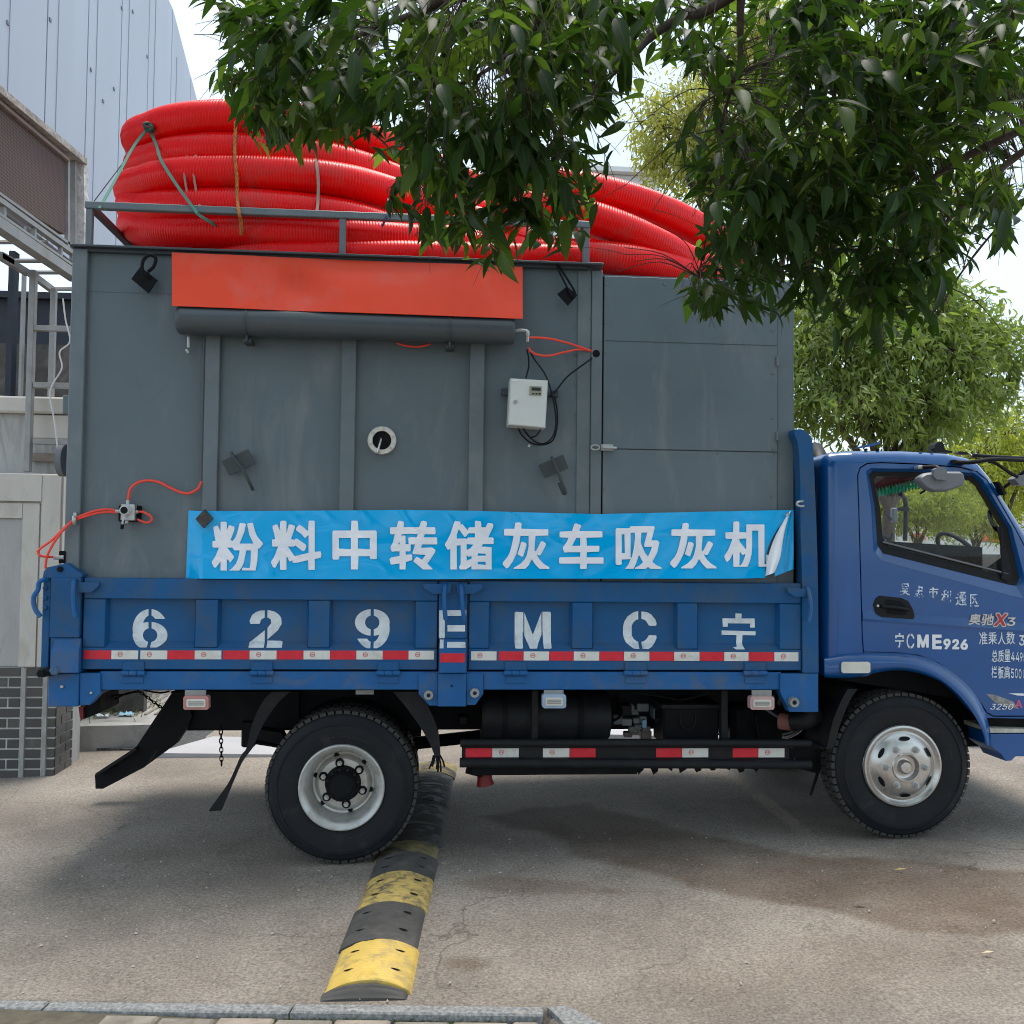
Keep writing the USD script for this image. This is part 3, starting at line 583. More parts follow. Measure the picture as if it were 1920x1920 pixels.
# ---------------------------------------------------------------- lettering
G={'粉':[[[0,14,0,17,6,25,13,40,13,42,3,42,1,44,1,53,3,55,7,55,3,76,3,80,4,81,11,83,12,83,17,73,17,89,19,90,28,90,30,88,30,76,33,83,34,84,44,81,45,76,37,56,41,55,46,61,49,68,54,86,55,88,64,87,67,85,64,71,55,50,81,50,73,66,69,85,70,87,76,88,80,88,81,87,85,72,89,63,100,51,100,48,94,41,91,40,89,16,86,0,60,0,59,1,59,4,61,6,73,5,74,6,76,21,76,37,68,37,63,15,59,6,54,0,34,0,34,1,40,5,47,13,51,22,54,34,54,37,44,37,40,42,31,42,44,26,44,24,37,15,35,15,32,20,30,20,30,0,17,0,17,16,8,5,4,6]]],'料':[[[0,13,0,16,6,24,14,43,3,43,2,45,2,55,3,57,8,57,6,67,3,77,3,81,4,82,9,84,13,84,17,74,18,89,21,91,28,91,31,89,31,70,35,84,40,84,47,82,48,79,40,57,47,56,48,58,52,58,69,47,70,45,70,42,67,36,63,34,48,45,46,43,34,43,47,26,74,32,74,63,72,63,70,60,66,59,60,66,49,73,50,78,56,84,63,80,73,72,74,89,75,91,86,91,87,89,87,34,98,35,100,30,99,23,87,20,87,0,74,0,73,18,50,13,43,13,42,18,40,16,36,16,32,24,31,23,31,0,18,0,17,18,9,4,4,5]]],'中':[[[0,23,0,77,2,80,40,80,41,99,42,100,54,100,56,98,57,80,94,80,97,78,97,22,95,21,83,21,81,23,81,27,57,27,56,0,40,0,40,27,16,27,15,22,13,20,2,20],[56,43,81,42,81,64,56,64],[15,43,40,42,40,64,15,64]]],'转':[[[0,19,3,23,21,26,21,34,11,34,6,33,4,35,2,42,3,45,4,46,7,51,11,66,3,66,1,68,1,77,3,80,15,80,18,91,22,92,30,90,31,86,30,80,62,80,66,91,71,92,78,90,79,86,77,80,95,80,96,78,97,69,95,66,74,66,72,61,98,61,100,59,100,48,99,47,69,47,67,43,67,41,89,42,96,38,96,33,80,11,90,2,90,0,70,0,50,15,51,18,56,24,59,24,68,19,75,27,49,29,48,32,53,47,45,47,45,36,43,34,34,34,35,28,46,29,48,28,48,18,46,17,35,14,34,0,21,0,21,11,3,9],[26,66,25,64,33,64,34,62,34,48,40,48,39,59,41,61,57,61,59,66,44,67],[21,51,19,48,21,48]]],'储':[[[0,45,0,48,4,53,11,66,19,88,21,91,31,89,32,87,32,84,36,85,47,73,48,77,50,79,61,79,61,89,63,91,74,90,75,79,83,79,87,86,89,87,97,86,99,84,99,79,89,60,98,60,100,58,100,48,98,47,78,47,75,43,94,42,96,41,96,0,54,0,54,6,43,0,31,0,29,3,29,6,32,10,32,45,25,44,25,0,11,0,11,38,6,36],[67,10,83,9,83,13,82,14,68,14],[67,26,83,26,83,29,68,30],[25,65,25,58,42,58,45,57,47,60,61,60,61,67,49,67,43,61,40,60,29,74,28,73],[45,37,46,37,52,40,58,46,45,47],[45,17,50,19,54,20,54,25,49,23,45,26]]],'灰':[[[0,9,1,14,10,24,15,33,19,46,23,65,23,66,4,67,3,68,3,79,5,81,25,81,27,93,36,94,40,92,41,90,40,81,97,80,97,68,96,67,70,66,68,38,69,36,71,37,81,56,85,56,92,52,92,48,81,28,76,27,73,29,73,28,79,19,87,11,99,4,100,0,78,0,69,9,62,19,56,8,48,0,23,0,24,3,38,11,47,20,51,28,55,45,55,66,38,66,36,51,30,31,22,15,15,5,12,2,8,1]],[[32,29,32,32,34,37,39,54,40,55,44,55,49,53,51,51,51,47,44,25,40,25]]],'车':[[[0,13,0,23,2,25,47,26,47,35,20,35,13,34,11,35,8,45,17,57,21,65,3,66,1,68,1,77,3,79,29,80,34,95,38,96,48,93,50,91,50,89,46,82,47,80,95,80,97,79,98,68,96,66,61,65,62,63,63,49,89,49,91,48,90,36,63,35,62,25,98,25,100,23,100,13,99,11,63,11,62,0,47,0,47,11,2,11],[39,65,30,49,47,49,47,64,48,65]]],'吸':[[[0,12,0,81,2,84,30,84,32,88,83,88,84,86,85,84,78,59,89,59,93,57,95,53,90,33,80,15,87,9,99,4,100,0,75,0,70,4,65,0,41,0,42,3,52,8,59,14,51,28,50,27,45,12,39,0,20,0,28,10,32,20,14,19,14,10,11,8,3,8,1,9],[56,74,55,54,58,46,64,33,70,26,76,38,78,45,63,45,61,48,68,74],[33,24,35,24,39,42,42,65,41,74,33,73],[14,33,20,33,19,71,14,70]]],'机':[[[0,18,0,22,8,33,16,52,16,54,4,54,2,57,2,65,2,67,5,68,18,68,19,88,30,89,32,86,32,68,43,68,46,67,46,82,48,83,83,83,85,82,85,6,88,6,88,23,90,24,93,24,98,21,100,19,99,0,72,0,71,70,60,70,59,69,59,35,58,25,54,10,49,0,19,0,18,25,12,14,7,10,4,10],[33,49,45,35,46,35,46,55,32,54],[32,3,33,3,35,4,39,10,44,23,43,25,41,23,38,23,33,29]]],'吴':[[[0,6,16,10,30,16,40,27,40,29,2,29,2,37,43,37,45,41,45,49,8,49,8,56,94,56,94,49,55,49,52,37,99,37,99,29,60,29,64,20,74,14,89,9,100,8,95,0,81,3,67,8,56,18,51,28,42,15,29,6,5,0,4,0]],[[14,97,87,97,87,67,14,67],[22,75,77,74,78,89,23,90]]],'忠':[[[77,30,77,33,83,36,98,16,100,10,93,6]],[[10,51,10,86,45,86,47,100,54,100,55,86,92,86,92,51,54,51,54,40,50,39,65,27,60,21,41,36,41,38,46,41,46,51],[54,59,83,59,83,79,54,79],[18,59,46,59,46,79,19,79]],[[28,36,36,36,37,8,68,8,71,12,72,22,80,18,76,4,70,0,36,0,30,2,28,6]],[[0,8,10,26,13,35,20,33,10,7,6,6]]],'市':[[[0,76,0,84,46,84,40,96,40,98,44,100,49,99,56,84,97,84,97,76,52,75,53,61,87,61,87,17,85,14,78,13,64,13,61,21,79,21,79,53,53,53,52,0,44,0,44,53,20,53,19,13,11,13,11,61,44,61,44,75]]],'利':[[[68,7,86,8,88,11,88,98,96,98,95,5,91,1,71,0]],[[61,87,69,87,69,27,61,27]],[[0,23,14,41,23,59,3,60,3,68,25,68,25,86,5,83,2,89,27,94,47,100,52,95,51,93,33,88,33,68,54,68,54,60,34,60,33,53,53,36,53,33,49,28,33,42,33,0,25,0,25,45,5,15]]],'通':[[[0,5,6,14,15,20,15,49,1,50,0,58,23,58,23,19,36,11,48,8,100,10,98,2,43,2,33,5,21,13,16,12,5,0]],[[35,71,63,71,63,73,46,79,45,82,49,85,52,85,66,79,78,88,35,88,35,95,91,95,95,92,90,86,74,76,80,71,95,71,94,17,88,14,76,14,74,21,86,21,86,33,69,33,68,15,60,15,60,33,43,33,42,14,35,14],[68,40,86,40,86,49,69,49],[86,56,86,65,69,64,69,56],[42,40,60,40,60,49,43,49],[42,57,60,56,60,64,43,65]],[[3,89,7,94,11,93,27,76,20,71]]],'区':[[[0,99,97,99,97,90,9,90,9,10,100,9,100,0,0,0]],[[16,23,17,25,31,34,47,50,19,75,22,78,25,80,28,78,53,57,67,72,74,84,82,81,76,71,61,50,84,26,86,24,85,22,78,17,54,43,23,17]]],'奥':[[[0,6,2,8,23,13,33,18,39,26,39,28,2,28,2,35,42,35,44,41,53,41,52,35,96,35,96,28,59,27,65,19,74,13,89,9,98,8,94,0,75,4,64,10,54,19,50,26,40,13,29,6,4,0]],[[12,90,41,90,45,100,54,98,51,90,86,90,86,39,79,39,78,83,20,83,20,39,12,39]],[[23,45,23,46,38,58,25,59,25,65,34,66,28,76,29,78,32,79,34,79,40,69,37,67,37,65,45,66,46,81,53,80,53,65,60,65,57,69,63,79,70,78,70,75,62,66,73,65,73,59,53,59,53,45,46,45,45,55,29,41]],[[55,53,55,54,60,57,73,48,73,46,69,43]]],'驰':[[[40,52,38,59,50,63,50,90,57,90,57,66,69,70,69,99,76,99,76,73,88,77,91,79,96,77,96,37,92,29,80,28,79,36,86,36,88,41,88,69,76,65,76,27,69,27,69,61,58,58,57,14,60,10,88,10,91,13,94,26,100,22,96,6,91,3,54,4,50,11,50,54]],[[4,88,4,95,37,95,33,50,39,49,39,40,36,10,33,4,29,1,13,0,12,1,11,7,24,7,27,9,30,25,31,42,4,42,8,79,15,79,13,49,26,50,29,87]],[[0,24,3,26,28,31,27,24,8,19,2,18]]],'准':[[[18,56,34,79,43,100,50,99,49,93,45,84,45,82,68,82,61,98,68,100,76,86,72,82,96,82,96,75,73,74,73,60,94,60,95,53,73,52,73,38,94,38,94,31,73,31,73,16,98,15,98,8,42,8,42,0,35,0,35,62,31,61,25,52],[42,16,64,16,65,31,42,31],[42,39,65,38,65,52,42,53],[42,61,65,60,65,74,42,74]],[[0,9,15,43,16,46,18,46,23,44,24,41,10,8,7,5]],[[4,87,0,94,7,96,18,81,22,72,15,68]]],'乘':[[[4,5,0,12,19,19,33,30,26,32,25,36,4,32,3,40,26,44,26,53,5,53,5,59,26,59,26,68,33,68,34,32,38,34,45,45,45,70,3,70,3,77,45,78,45,88,11,86,10,94,51,95,84,100,86,93,54,89,54,78,96,77,96,70,54,70,54,45,61,35,73,24,92,13,99,11,95,5,93,4,77,12,65,21,55,32,53,0,45,1,44,32,31,18,14,7]],[[65,68,73,67,73,57,87,63,91,60,93,57,73,49,73,38,89,38,90,45,92,45,97,42,95,32,91,31,70,31,66,33]]],'人':[[[0,5,1,7,14,16,30,34,41,62,45,100,54,100,54,76,63,45,75,26,88,14,99,8,100,6,95,0,94,0,78,10,71,17,61,30,50,58,39,30,29,17,17,6,7,0]]],'数':[[[45,5,46,8,58,15,70,30,60,57,59,57,54,46,47,51,54,61,58,74,63,98,70,98,67,79,97,79,97,71,89,70,86,49,79,29,84,21,94,11,98,9,99,6,93,2,81,12,74,22,63,10,53,2,48,0],[66,71,69,53,74,40,80,59,82,71]],[[0,55,13,64,20,72,19,73,1,73,1,79,12,80,5,93,6,96,12,96,17,87,18,83,13,81,13,79,23,80,23,100,30,100,31,79,39,80,35,84,43,97,49,95,40,80,53,79,53,73,34,73,49,62,46,56,31,66,30,53,23,53,23,64,5,50,4,50]],[[1,5,1,8,11,11,23,18,8,25,13,36,4,37,3,44,17,44,21,51,28,49,26,44,48,43,44,29,37,20,45,14,41,9,38,9,30,14,19,6,4,1],[22,37,18,28,30,23,38,36]]],'总':[[[78,30,83,34,85,34,96,19,100,10,93,6,87,19]],[[15,77,34,78,30,87,24,95,29,99,33,97,42,83,42,80,38,79,39,77,58,77,70,99,78,96,68,78,85,77,85,42,48,42,65,25,65,23,59,19,52,28,41,36,45,42,15,43],[25,51,75,50,75,69,25,69]],[[26,34,35,34,35,10,36,8,69,7,73,11,73,18,75,18,81,15,78,4,73,0,34,0,29,2,26,5]],[[0,8,6,19,10,32,18,31,10,7,5,5]]],'质':[[[0,5,7,23,10,39,11,92,60,95,86,100,92,93,64,89,62,78,99,77,99,70,61,70,60,60,91,58,91,20,83,20,82,51,36,51,35,21,27,21,27,59,51,59,53,69,20,70,18,39,14,15,7,1],[53,87,19,85,19,78,54,78]],[[61,15,65,21,67,21,98,5,92,0]],[[24,0,19,6,32,10,44,17,53,26,55,32,55,46,63,46,62,26,54,14,45,7,27,0]]],'量':[[[0,0,0,6,45,7,44,14,9,14,9,19,45,20,44,25,12,26,12,53,88,53,88,25,54,25,53,20,91,19,91,14,54,14,53,7,100,6,100,0],[53,31,79,30,80,36,54,37],[53,42,79,41,80,47,54,48],[20,31,44,30,45,36,21,37],[20,42,44,41,45,47,21,48]],[[0,58,0,64,99,64,99,58]],[[14,96,85,96,85,70,14,70],[23,81,23,74,77,75,75,81],[23,92,23,85,77,86,75,92]]],'栏':[[[37,5,38,14,99,14,99,5]],[[41,75,58,76,48,95,54,98,60,89,64,79,59,77,59,76,71,76,84,99,90,97,91,95,81,76,95,76,95,68,41,68]],[[46,37,46,45,91,45,90,37]],[[0,29,10,47,17,69,17,71,4,71,4,78,18,79,18,100,25,100,25,79,38,78,38,71,26,71,25,68,39,49,37,43,33,41,28,53,25,54,25,0,18,0,18,48,16,48,12,34,5,23,4,23]]],'板':[[[29,4,37,18,41,37,42,89,69,92,91,97,96,92,95,90,71,85,50,83,50,69,94,67,88,44,78,24,87,14,100,6,94,0,82,7,72,17,57,4,50,1,46,3,44,7,56,14,67,24,56,48,54,60,51,61,49,38,43,13,37,1,34,1],[61,59,69,37,73,32,80,45,85,60,61,61]],[[0,29,9,46,17,70,3,71,3,79,17,79,18,100,25,100,25,79,37,79,37,71,25,71,26,66,37,48,32,43,27,56,25,56,25,0,18,0,18,52,16,51,11,34,4,23]]],'高':[[[0,81,0,88,43,88,41,98,46,100,49,100,53,88,94,88,94,81]],[[4,47,91,47,90,4,87,2,72,1,71,5,71,7,81,7,83,9,83,40,12,40,12,0,4,0]],[[16,75,79,75,79,54,16,54],[24,61,70,60,71,68,25,69]],[[24,35,70,35,70,12,32,12,31,6,24,6],[32,29,32,18,62,18,62,29]]],'6':[[[0,27,0,39,3,51,33,97,36,100,55,99,56,92,38,66,54,61,61,55,66,45,68,29,62,12,54,4,44,0,23,0,8,9],[22,37,23,25,29,20,35,19,41,21,46,30,45,40,37,46,26,44]]],'2':[[[0,3,0,15,2,18,35,52,44,66,43,76,38,80,31,81,23,75,21,66,19,64,2,64,0,72,5,87,13,95,22,99,39,100,51,96,59,89,64,80,65,64,57,47,34,21,64,20,67,17,67,3,64,0,3,0]]],'9':[[[0,61,0,73,4,85,12,94,21,99,42,100,48,98,56,93,63,84,67,69,65,53,57,37,32,1,17,0,12,2,12,9,30,34,18,37,11,41,4,49],[21,72,24,57,30,53,39,54,46,63,46,71,44,75,36,81,26,78]]],'E':[[[0,97,2,100,65,99,66,83,62,80,22,79,22,61,60,60,64,55,64,46,60,41,22,40,22,20,64,20,67,15,67,5,64,0,3,0,0,3]]],'M':[[[0,97,3,100,26,99,50,37,73,97,76,100,97,100,100,97,100,3,97,0,81,0,79,2,77,47,60,2,58,0,41,1,22,46,22,4,19,0,3,0,0,3]]],'C':[[[0,41,0,59,3,72,11,86,26,97,37,100,60,98,71,92,82,78,85,68,84,63,82,62,66,62,60,72,56,77,48,80,34,78,27,72,22,63,22,37,27,28,34,22,40,20,52,21,60,28,66,38,84,37,85,31,80,18,71,8,60,2,37,0,22,5,8,18,3,28]]],'3':[[[0,22,0,31,3,34,18,34,25,23,34,19,47,23,50,28,48,38,42,43,23,44,20,46,20,61,36,79,7,80,4,83,4,97,7,100,64,100,67,97,67,85,48,61,60,55,65,50,70,40,70,22,64,11,55,4,47,1,29,0,10,7,5,12]]],'4':[[[0,22,0,35,36,98,39,100,55,100,58,94,27,40,42,40,42,64,44,66,58,67,63,65,64,40,73,39,76,34,75,21,73,19,64,18,63,2,58,0,44,1,42,3,42,19,3,19]]],'5':[[[0,32,3,34,17,34,20,31,22,25,31,19,39,22,46,30,45,41,37,49,30,50,18,45,12,45,5,46,1,49,7,99,60,100,63,96,63,85,60,81,26,81,24,78,25,69,40,69,47,67,54,63,62,54,66,44,67,31,65,21,59,11,52,5,39,0,18,2,9,7,3,14,0,21]]],'0':[[[0,39,0,61,2,72,7,84,17,95,25,99,41,100,52,97,60,91,70,72,72,39,68,22,58,7,42,0,29,0,20,3,8,14,2,28],[22,38,25,26,32,20,40,20,47,28,51,39,51,61,45,75,40,80,32,80,24,72,21,61]]],'X':[[[0,3,1,9,30,51,2,92,2,98,5,100,23,100,44,70,65,100,85,99,85,91,57,51,88,7,88,3,85,0,67,0,43,32,21,0,3,0]]],'A':[[[0,3,2,13,33,97,38,100,55,99,85,22,90,3,87,0,70,0,67,3,59,25,30,25,23,3,20,0,3,0],[45,65,38,44,53,45]]],'8':[[[0,24,2,41,11,52,5,61,3,69,4,80,8,88,17,96,29,100,46,99,57,94,65,85,68,75,66,61,60,53,66,46,71,32,70,21,66,13,51,2,28,0,17,3,9,8,4,14],[22,26,25,21,29,20,42,20,48,25,49,33,42,40,31,41,22,36],[25,68,30,62,41,62,46,68,46,73,41,80,30,80,24,73]]]}
def glyph(ch, k=1.0):
    ps = []
    for ring in G[ch]:
        r = [np.array(q, float).reshape(-1, 2) for q in ring]
        ps.append(Polygon(r[0], [h for h in r[1:]]).buffer(0))
    return unary_union(ps)
def glyph_px(ch, x0, y0, x1, y1, shear=0.):
    g = glyph(ch); a = g.bounds
    sx, sy = (x1-x0)/(a[2]-a[0]), (y1-y0)/(a[3]-a[1])
    g = affinity.affine_transform(g, [sx, shear*sy, 0, -sy, x0-a[0]*sx, y1+a[1]*sy]); return g
def to_plane(g, Y):
    out = []
    for p in getattr(g, 'geoms', [g]):
        if p.geom_type != 'Polygon' or p.area < .3: continue
        out.append(Polygon([xz(a, b, Y) for a, b in p.exterior.coords], [[xz(a, b, Y) for a, b in h.coords] for h in p.interiors]).buffer(0))
    return unary_union(out)

# ---------------------------------------------------------------- truck
TB = (0.2, 1.0, 0.0)
truck = thing('tipper_truck', 'blue light tipper truck with dropside bed carrying the grey container', 'truck', TB)
BW = 2.06
zTop, zHinge, zSill = Z(800, 1088, 0), Z(800, 1258, 0), Z(800, 1293.5, 0)
def T(name, mesh, mat, par=None, **k): return obj(name, mesh, mat, par or truck, **k)
xR, xF = X(152, 1180, 0), X(1503, 1180, 0)
# sideboards
def sideboard(px0, px1, ribs, y_top):
    mb = MB(); zt = Z((px0+px1)/2, y_top, 0); zb = zHinge+.006
    x0, x1 = X(px0, 1180, 0), X(px1, 1180, 0)
    zr0, zr1 = Z(800, 1127, 0), Z(800, 1216, 0)
    mb.box(x0, x1, .034, .058, zb, zt-.003)
    mb.box(x0, x1, 0, .062, zr0, zt, .004); mb.box(x0, x1, 0, .033, zb, zr1, .003)
    b = T('side_board', mb, bed_blue)
    xs = [(X(a, 1170, 0), X(c, 1170, 0)) for a, c in ribs]
    for a, c in xs: obj('rib', MB().box(a, c, .001, .033, zr1+.0015, zr0-.0015, .003), bed_blue, b)
    zl = Z(800, 1205, 0)
    for (a, c), (a2, c2) in zip(xs[:-1], xs[1:]):
        u, w = c+.001, a2-.001
        obj('sloping_ledge', MB().add([(u, .003, zr1), (w, .003, zr1), (w-.012, .0335, zl), (u+.012, .0335, zl), (u, .0335, zr1), (w, .0335, zr1)], [(0, 1, 2), (0, 2, 3), (0, 3, 4), (1, 5, 2), (0, 4, 5), (0, 5, 1)]), bed_blue, b)
        for (p, s) in ((u, 1), (w, -1)): obj('panel_edge', MB().add([(p, .003, zr0-.002), (p, .003, zr1), (p+s*.012, .0335, zl), (p+s*.012, .0335, zr0-.002)], [(0, 1, 2, 3) if s < 0 else (3, 2, 1, 0)]), bed_blue, b)
    return b, zl, zr1
b1, zl, zr1 = sideboard(155, 820.5, [(155.5, 197), (366, 408), (578, 618), (779, 820)], 1086)
b2, _, _ = sideboard(879, 1502.5, [(879.5, 917), (1073, 1111), (1270, 1308), (1462, 1502)], 1091)
def paint(ch, x0, y0, x1, y1, slit=0, par=None, pg=None):
    g = pg if pg is not None else glyph_px(ch, x0, y0, x1, y1)
    if slit: 
        c = (x0+x1)/2; g = g.difference(sbox(c-slit/2, y0-2, c+slit/2, y1+2))
    w = to_plane(g, .034); big = sbox(-9, zl, 9, 9)
    mb = MB(); mb.prism(w.intersection(big), .0322, .0338)
    low = w.intersection(sbox(-9, zr1, 9, zl))
    for p in getattr(low, 'geoms', [low]):
        if p.is_empty or p.geom_type != 'Polygon': continue
        e = trimesh.creation.extrude_polygon(p, .0012, engine='earcut'); v = np.array(e.vertices); t = (zl-v[:, 1])/(zl-zr1)
        mb.add(np.stack([v[:, 0], .0335-.0305*t-.0004-v[:, 2], v[:, 1]+.0008], 1), e.faces)
    return obj('painted_character', mb, stencil, par)
def ell(cx, cy, a, b): return affinity.scale(Point(cx, cy).buffer(1., quad_segs=24), a, b)
six = unary_union([ell(281.5, 1179, 32.5, 37).difference(ell(281.5, 1179, 14.5, 25)).intersection(unary_union([sbox(240, 1140, 281.5, 1190), sbox(280, 1140, 320, 1160.5)])), ell(281.5, 1191, 32.5, 25).difference(ell(281.5, 1191, 13.5, 13))])
nine = affinity.rotate(affinity.translate(six, 698-281.5, 1.), 180, origin=(698, 1179.5))
paint('', 249, 0, 314, 3000, 6, b1, six); paint('2', 468, 1144, 530, 1216, 5, b1); paint('', 667, 0, 729, 3000, 6, b1, nine)
gm_ = glyph_px('M', 965, 1147, 1033, 1216)
for c in (982, 1016): gm_ = gm_.difference(sbox(c-1, 1140, c+1, 1220))
paint('M', 965, 1147, 1033, 1216, 0, b2, gm_); paint('C', 1168, 1146, 1231, 1218, 6, b2)
zp = lambda a: [(1060+x/3.84, 1080+y/3.84) for x, y in a]
ning = unary_union([Polygon(zp(q)) for q in ([(1224, 268), (1270, 272), (1266, 308), (1224, 308)], [(1130, 304), (1362, 306), (1364, 371), (1330, 372), (1330, 342), (1170, 340), (1168, 366), (1134, 366)], [(1125, 392), (1370, 398), (1368, 426), (1125, 424)], [(1232, 424), (1275, 424), (1270, 500), (1282, 530), (1240, 540), (1196, 512), (1228, 506)])]).buffer(0)
paint('', 0, 0, 0, 0, 0, b2, ning)
# red and white marking tape
def tape(par, segs, y0, y1, Y, slope=0.):
    for a, c, k in segs:
        yo = slope*(a-157)/1340*4
        s = obj('marking_tape', MB().pbox(a, y0+yo, c, y1+yo, Y, Y+.0018, .0006), tape_red if k == 'r' else tape_white, par)
        if k == 'w' and c-a > 40:
            g = Point(a+17, (y0+y1)/2+yo-1).buffer(4.6).difference(Point(a+17, (y0+y1)/2+yo-1).buffer(3.6))
            for d in (-2.4, 0, 2.4): g = g.union(Point(a+17+d, (y0+y1)/2+yo-1).buffer(1.2).difference(Point(a+17+d+.5, (y0+y1)/2+yo-1).buffer(.75)))
            obj('printed_mark', MB().prism(to_plane(g, Y), Y-.0012, Y+.0002), ccc_red, s)
tape(b1, [(157, 208, 'r'), (208.5, 259, 'w'), (263, 313.5, 'w'), (314, 364.5, 'r'), (365, 415, 'w'), (418, 467.5, 'r'), (468, 518.5, 'w'), (519, 568.5, 'r'), (569, 618.5, 'w'), (619, 667.5, 'r'), (668, 717.5, 'w'), (718, 765.5, 'r'), (766, 814, 'w')], 1219.5, 1236, -.002, .35)
tape(b2, [(883, 931, 'w'), (935, 981.5, 'r'), (982, 1029.5, 'w'), (1030, 1075.5, 'r'), (1076, 1123.5, 'w'), (1124, 1169.5, 'r'), (1170, 1217.5, 'w'), (1218, 1263.5, 'r'), (1264, 1311.5, 'w'), (1312, 1357.5, 'r'), (1358, 1403.5, 'w'), (1404, 1451.5, 'r'), (1452, 1497, 'w')], 1219, 1236, -.002, 1.0)
# sill, posts, gussets
sill = T('sill_beam', MB().box(X(186, 1280, 0), X(1466, 1280, 0), .0, .09, zSill, zHinge-.004, .004), sill_blue)
for px in (788, 906): obj('seam', MB().pbox(px-.7, 1264, px+.7, 1291, -.0015, .001, 0), black, sill)
for px in (250, 491, 728, 967, 1192, 1416):
    w = 20
    h = T('hinge', MB().pbox(px-w, 1241+(px-800)*.001, px+w, 1257, -.009, .0, .002), bed_blue)
    zc, xa, xb = Z(px, 1262, -.012), X(px-w-2, 1262, -.012), X(px+w+2, 1262, -.012)
    xm, xn = xa+(xb-xa)*.34, xa+(xb-xa)*.66
    for u, v in ((xa, xm-.002), (xm, xn), (xn+.002, xb)):
        c = MB().tube([(u, -.012, zc), (v, -.012, zc)], .0135, 12); obj('barrel', c, M_hinge if 'M_hinge' in globals() else sill_blue, h, smooth=40)
    obj('lower_leaf', MB().pbox(px-w+1, 1269, px+w-1, 1281, -.005, .0, .001), sill_blue, h)
def wedgebox(px0, px1, ys0, ys1, yb, Yf, Yb, name, mat):
    x0, x1 = X(px0, ys1, Yf), X(px1, ys1, Yf); z0, z1, z2 = Z(px0, ys0, Yb), Z(px0, ys1, Yf), Z(px0, yb, Yf)
    ins = .006
    V = [(x0+ins, Yb, z0), (x1-ins, Yb, z0), (x0, Yf, z1), (x1, Yf, z1), (x0, Yf, z2), (x1, Yf, z2), (x0, Yb, z2), (x1, Yb, z2)]
    return T(name, MB().add(V, [(0, 2, 3, 1), (2, 4, 5, 3), (4, 6, 7, 5), (0, 6, 4, 2), (1, 3, 5, 7), (0, 1, 7, 6)]), mat)
def bolt(px, py, Y, r, par, mat=None, h=.012, name='bolt'):
    x, z = xz(px, py, Y); return obj(name, MB().lathe(x, z, [(0.0001, Y-h), (r*.75, Y-h), (r, Y-h*.7), (r, Y+.002)], 6 if name == 'bolt' else 20), mat or bed_blue, par)
tp = T('tail_post', MB().pbox(93.5, 1083, 150, 1196, -.02, .11, .004), bed_blue)
obj('post_foot', MB().pbox(90, 1262.5, 147.5, 1325, -.022, .11, .004), sill_blue, tp)
wedgebox(95.5, 148, 1197.5, 1221, 1261.5, -.065, -.0215, 'post_box', sill_blue)
obj('post_middle', MB().pbox(94, 1196.5, 150, 1262, -.0195, .11, .002), bed_blue, tp)
obj('tail_flange', MB().pbox(78.5, 1082, 93, 1252, -.008, .10, .003), bed_blue, tp)
obj('post_cap', MB().pprism([(80, 1084), (82, 1072), (88, 1064), (124, 1056), (154, 1077), (153, 1083)], -.015, .08), bed_blue, tp)
for y in (1102, 1121, 1139): bolt(85.5, y, -.008, .013, tp)
bolt(117, 1287, -.022, .010, tp, steel); bolt(113, 1067, -.016, .016, tp, black)
gs = T('gusset', MB().pprism([(149.5, 1262), (188, 1262), (188, 1299), (168, 1322), (149.5, 1322)], -.012, .06), sill_blue); bolt(171, 1299, -.012, .008, gs, steel, .006)
lk = T('tail_latch', MB().tube([at(77, 1262, -.035), at(103, 1257, -.035)], .024, 8), black); bolt(77, 1263, -.06, .022, lk, black); bolt(103, 1257, -.06, .026, lk, sill_blue)
T('tail_lamp', MB().pprism([(157, 1326), (188, 1302), (189, 1336), (156, 1349)], .12, .42), black); T('tail_lamp_lens', MB().pprism([(147, 1326), (156, 1326), (156, 1349), (150, 1347)], .10, .40), dark_red)
def handle(pts, Y=-.05, r=.0125): return T('latch_handle', MB().ptube([(a, b, Y+c) for a, b, c in pts], r, 8, 5), sill_blue, smooth=40)
handle([(88, 1087, .03), (79, 1088, 0), (73, 1093, 0), (71, 1106, 0), (64, 1117, 0), (63, 1130, 0), (67, 1144, 0), (76, 1156, 0)])
handle([(140, 1088, .03), (138.5, 1094, 0), (137.5, 1115, -.01), (139, 1140, -.01), (142.5, 1158, -.005)])
handle([(834, 1096, .03), (834, 1102, 0), (833, 1122, -.012), (834.5, 1150, -.01), (836, 1162, -.005)])
handle([(864, 1096, .03), (865, 1103, 0), (866, 1122, -.012), (869, 1150, -.01), (870, 1163, -.005)])
handle([(1511, 1103, .05), (1515, 1106, .02), (1519, 1125, 0), (1520, 1142, 0), (1516, 1166, .0)])
for pts in ([(143, 1092), (186, 1091.5), (185, 1099), (171, 1111), (143, 1111)], [(793, 1096), (797, 1094), (846, 1096), (845, 1113), (812, 1114), (795, 1103)], [(857, 1096), (902, 1095), (906, 1098), (904, 1104), (889, 1114), (857, 1113)], [(1475, 1102), (1521, 1104), (1524, 1108), (1520, 1119), (1490, 1119), (1478, 1111)]):
    T('latch_plate', MB().pprism(pts, -.03, -.0225), bed_blue)
cp_ = T('centre_post', MB().pbox(822.5, 1090, 876, 1197, -.004, .08, .003), bed_blue)
obj('post_middle', MB().pbox(822.5, 1197.3, 876, 1262, -.0035, .08, .002), bed_blue, cp_)
wedgebox(824, 874, 1198, 1222, 1261.5, -.045, -.0055, 'post_box', sill_blue)
obj('post_foot', MB().pbox(820.5, 1262.3, 874.5, 1325, -.024, .10, .004), sill_blue, cp_); bolt(847, 1286, -.0245, .006, cp_, black, .001, 'hole')
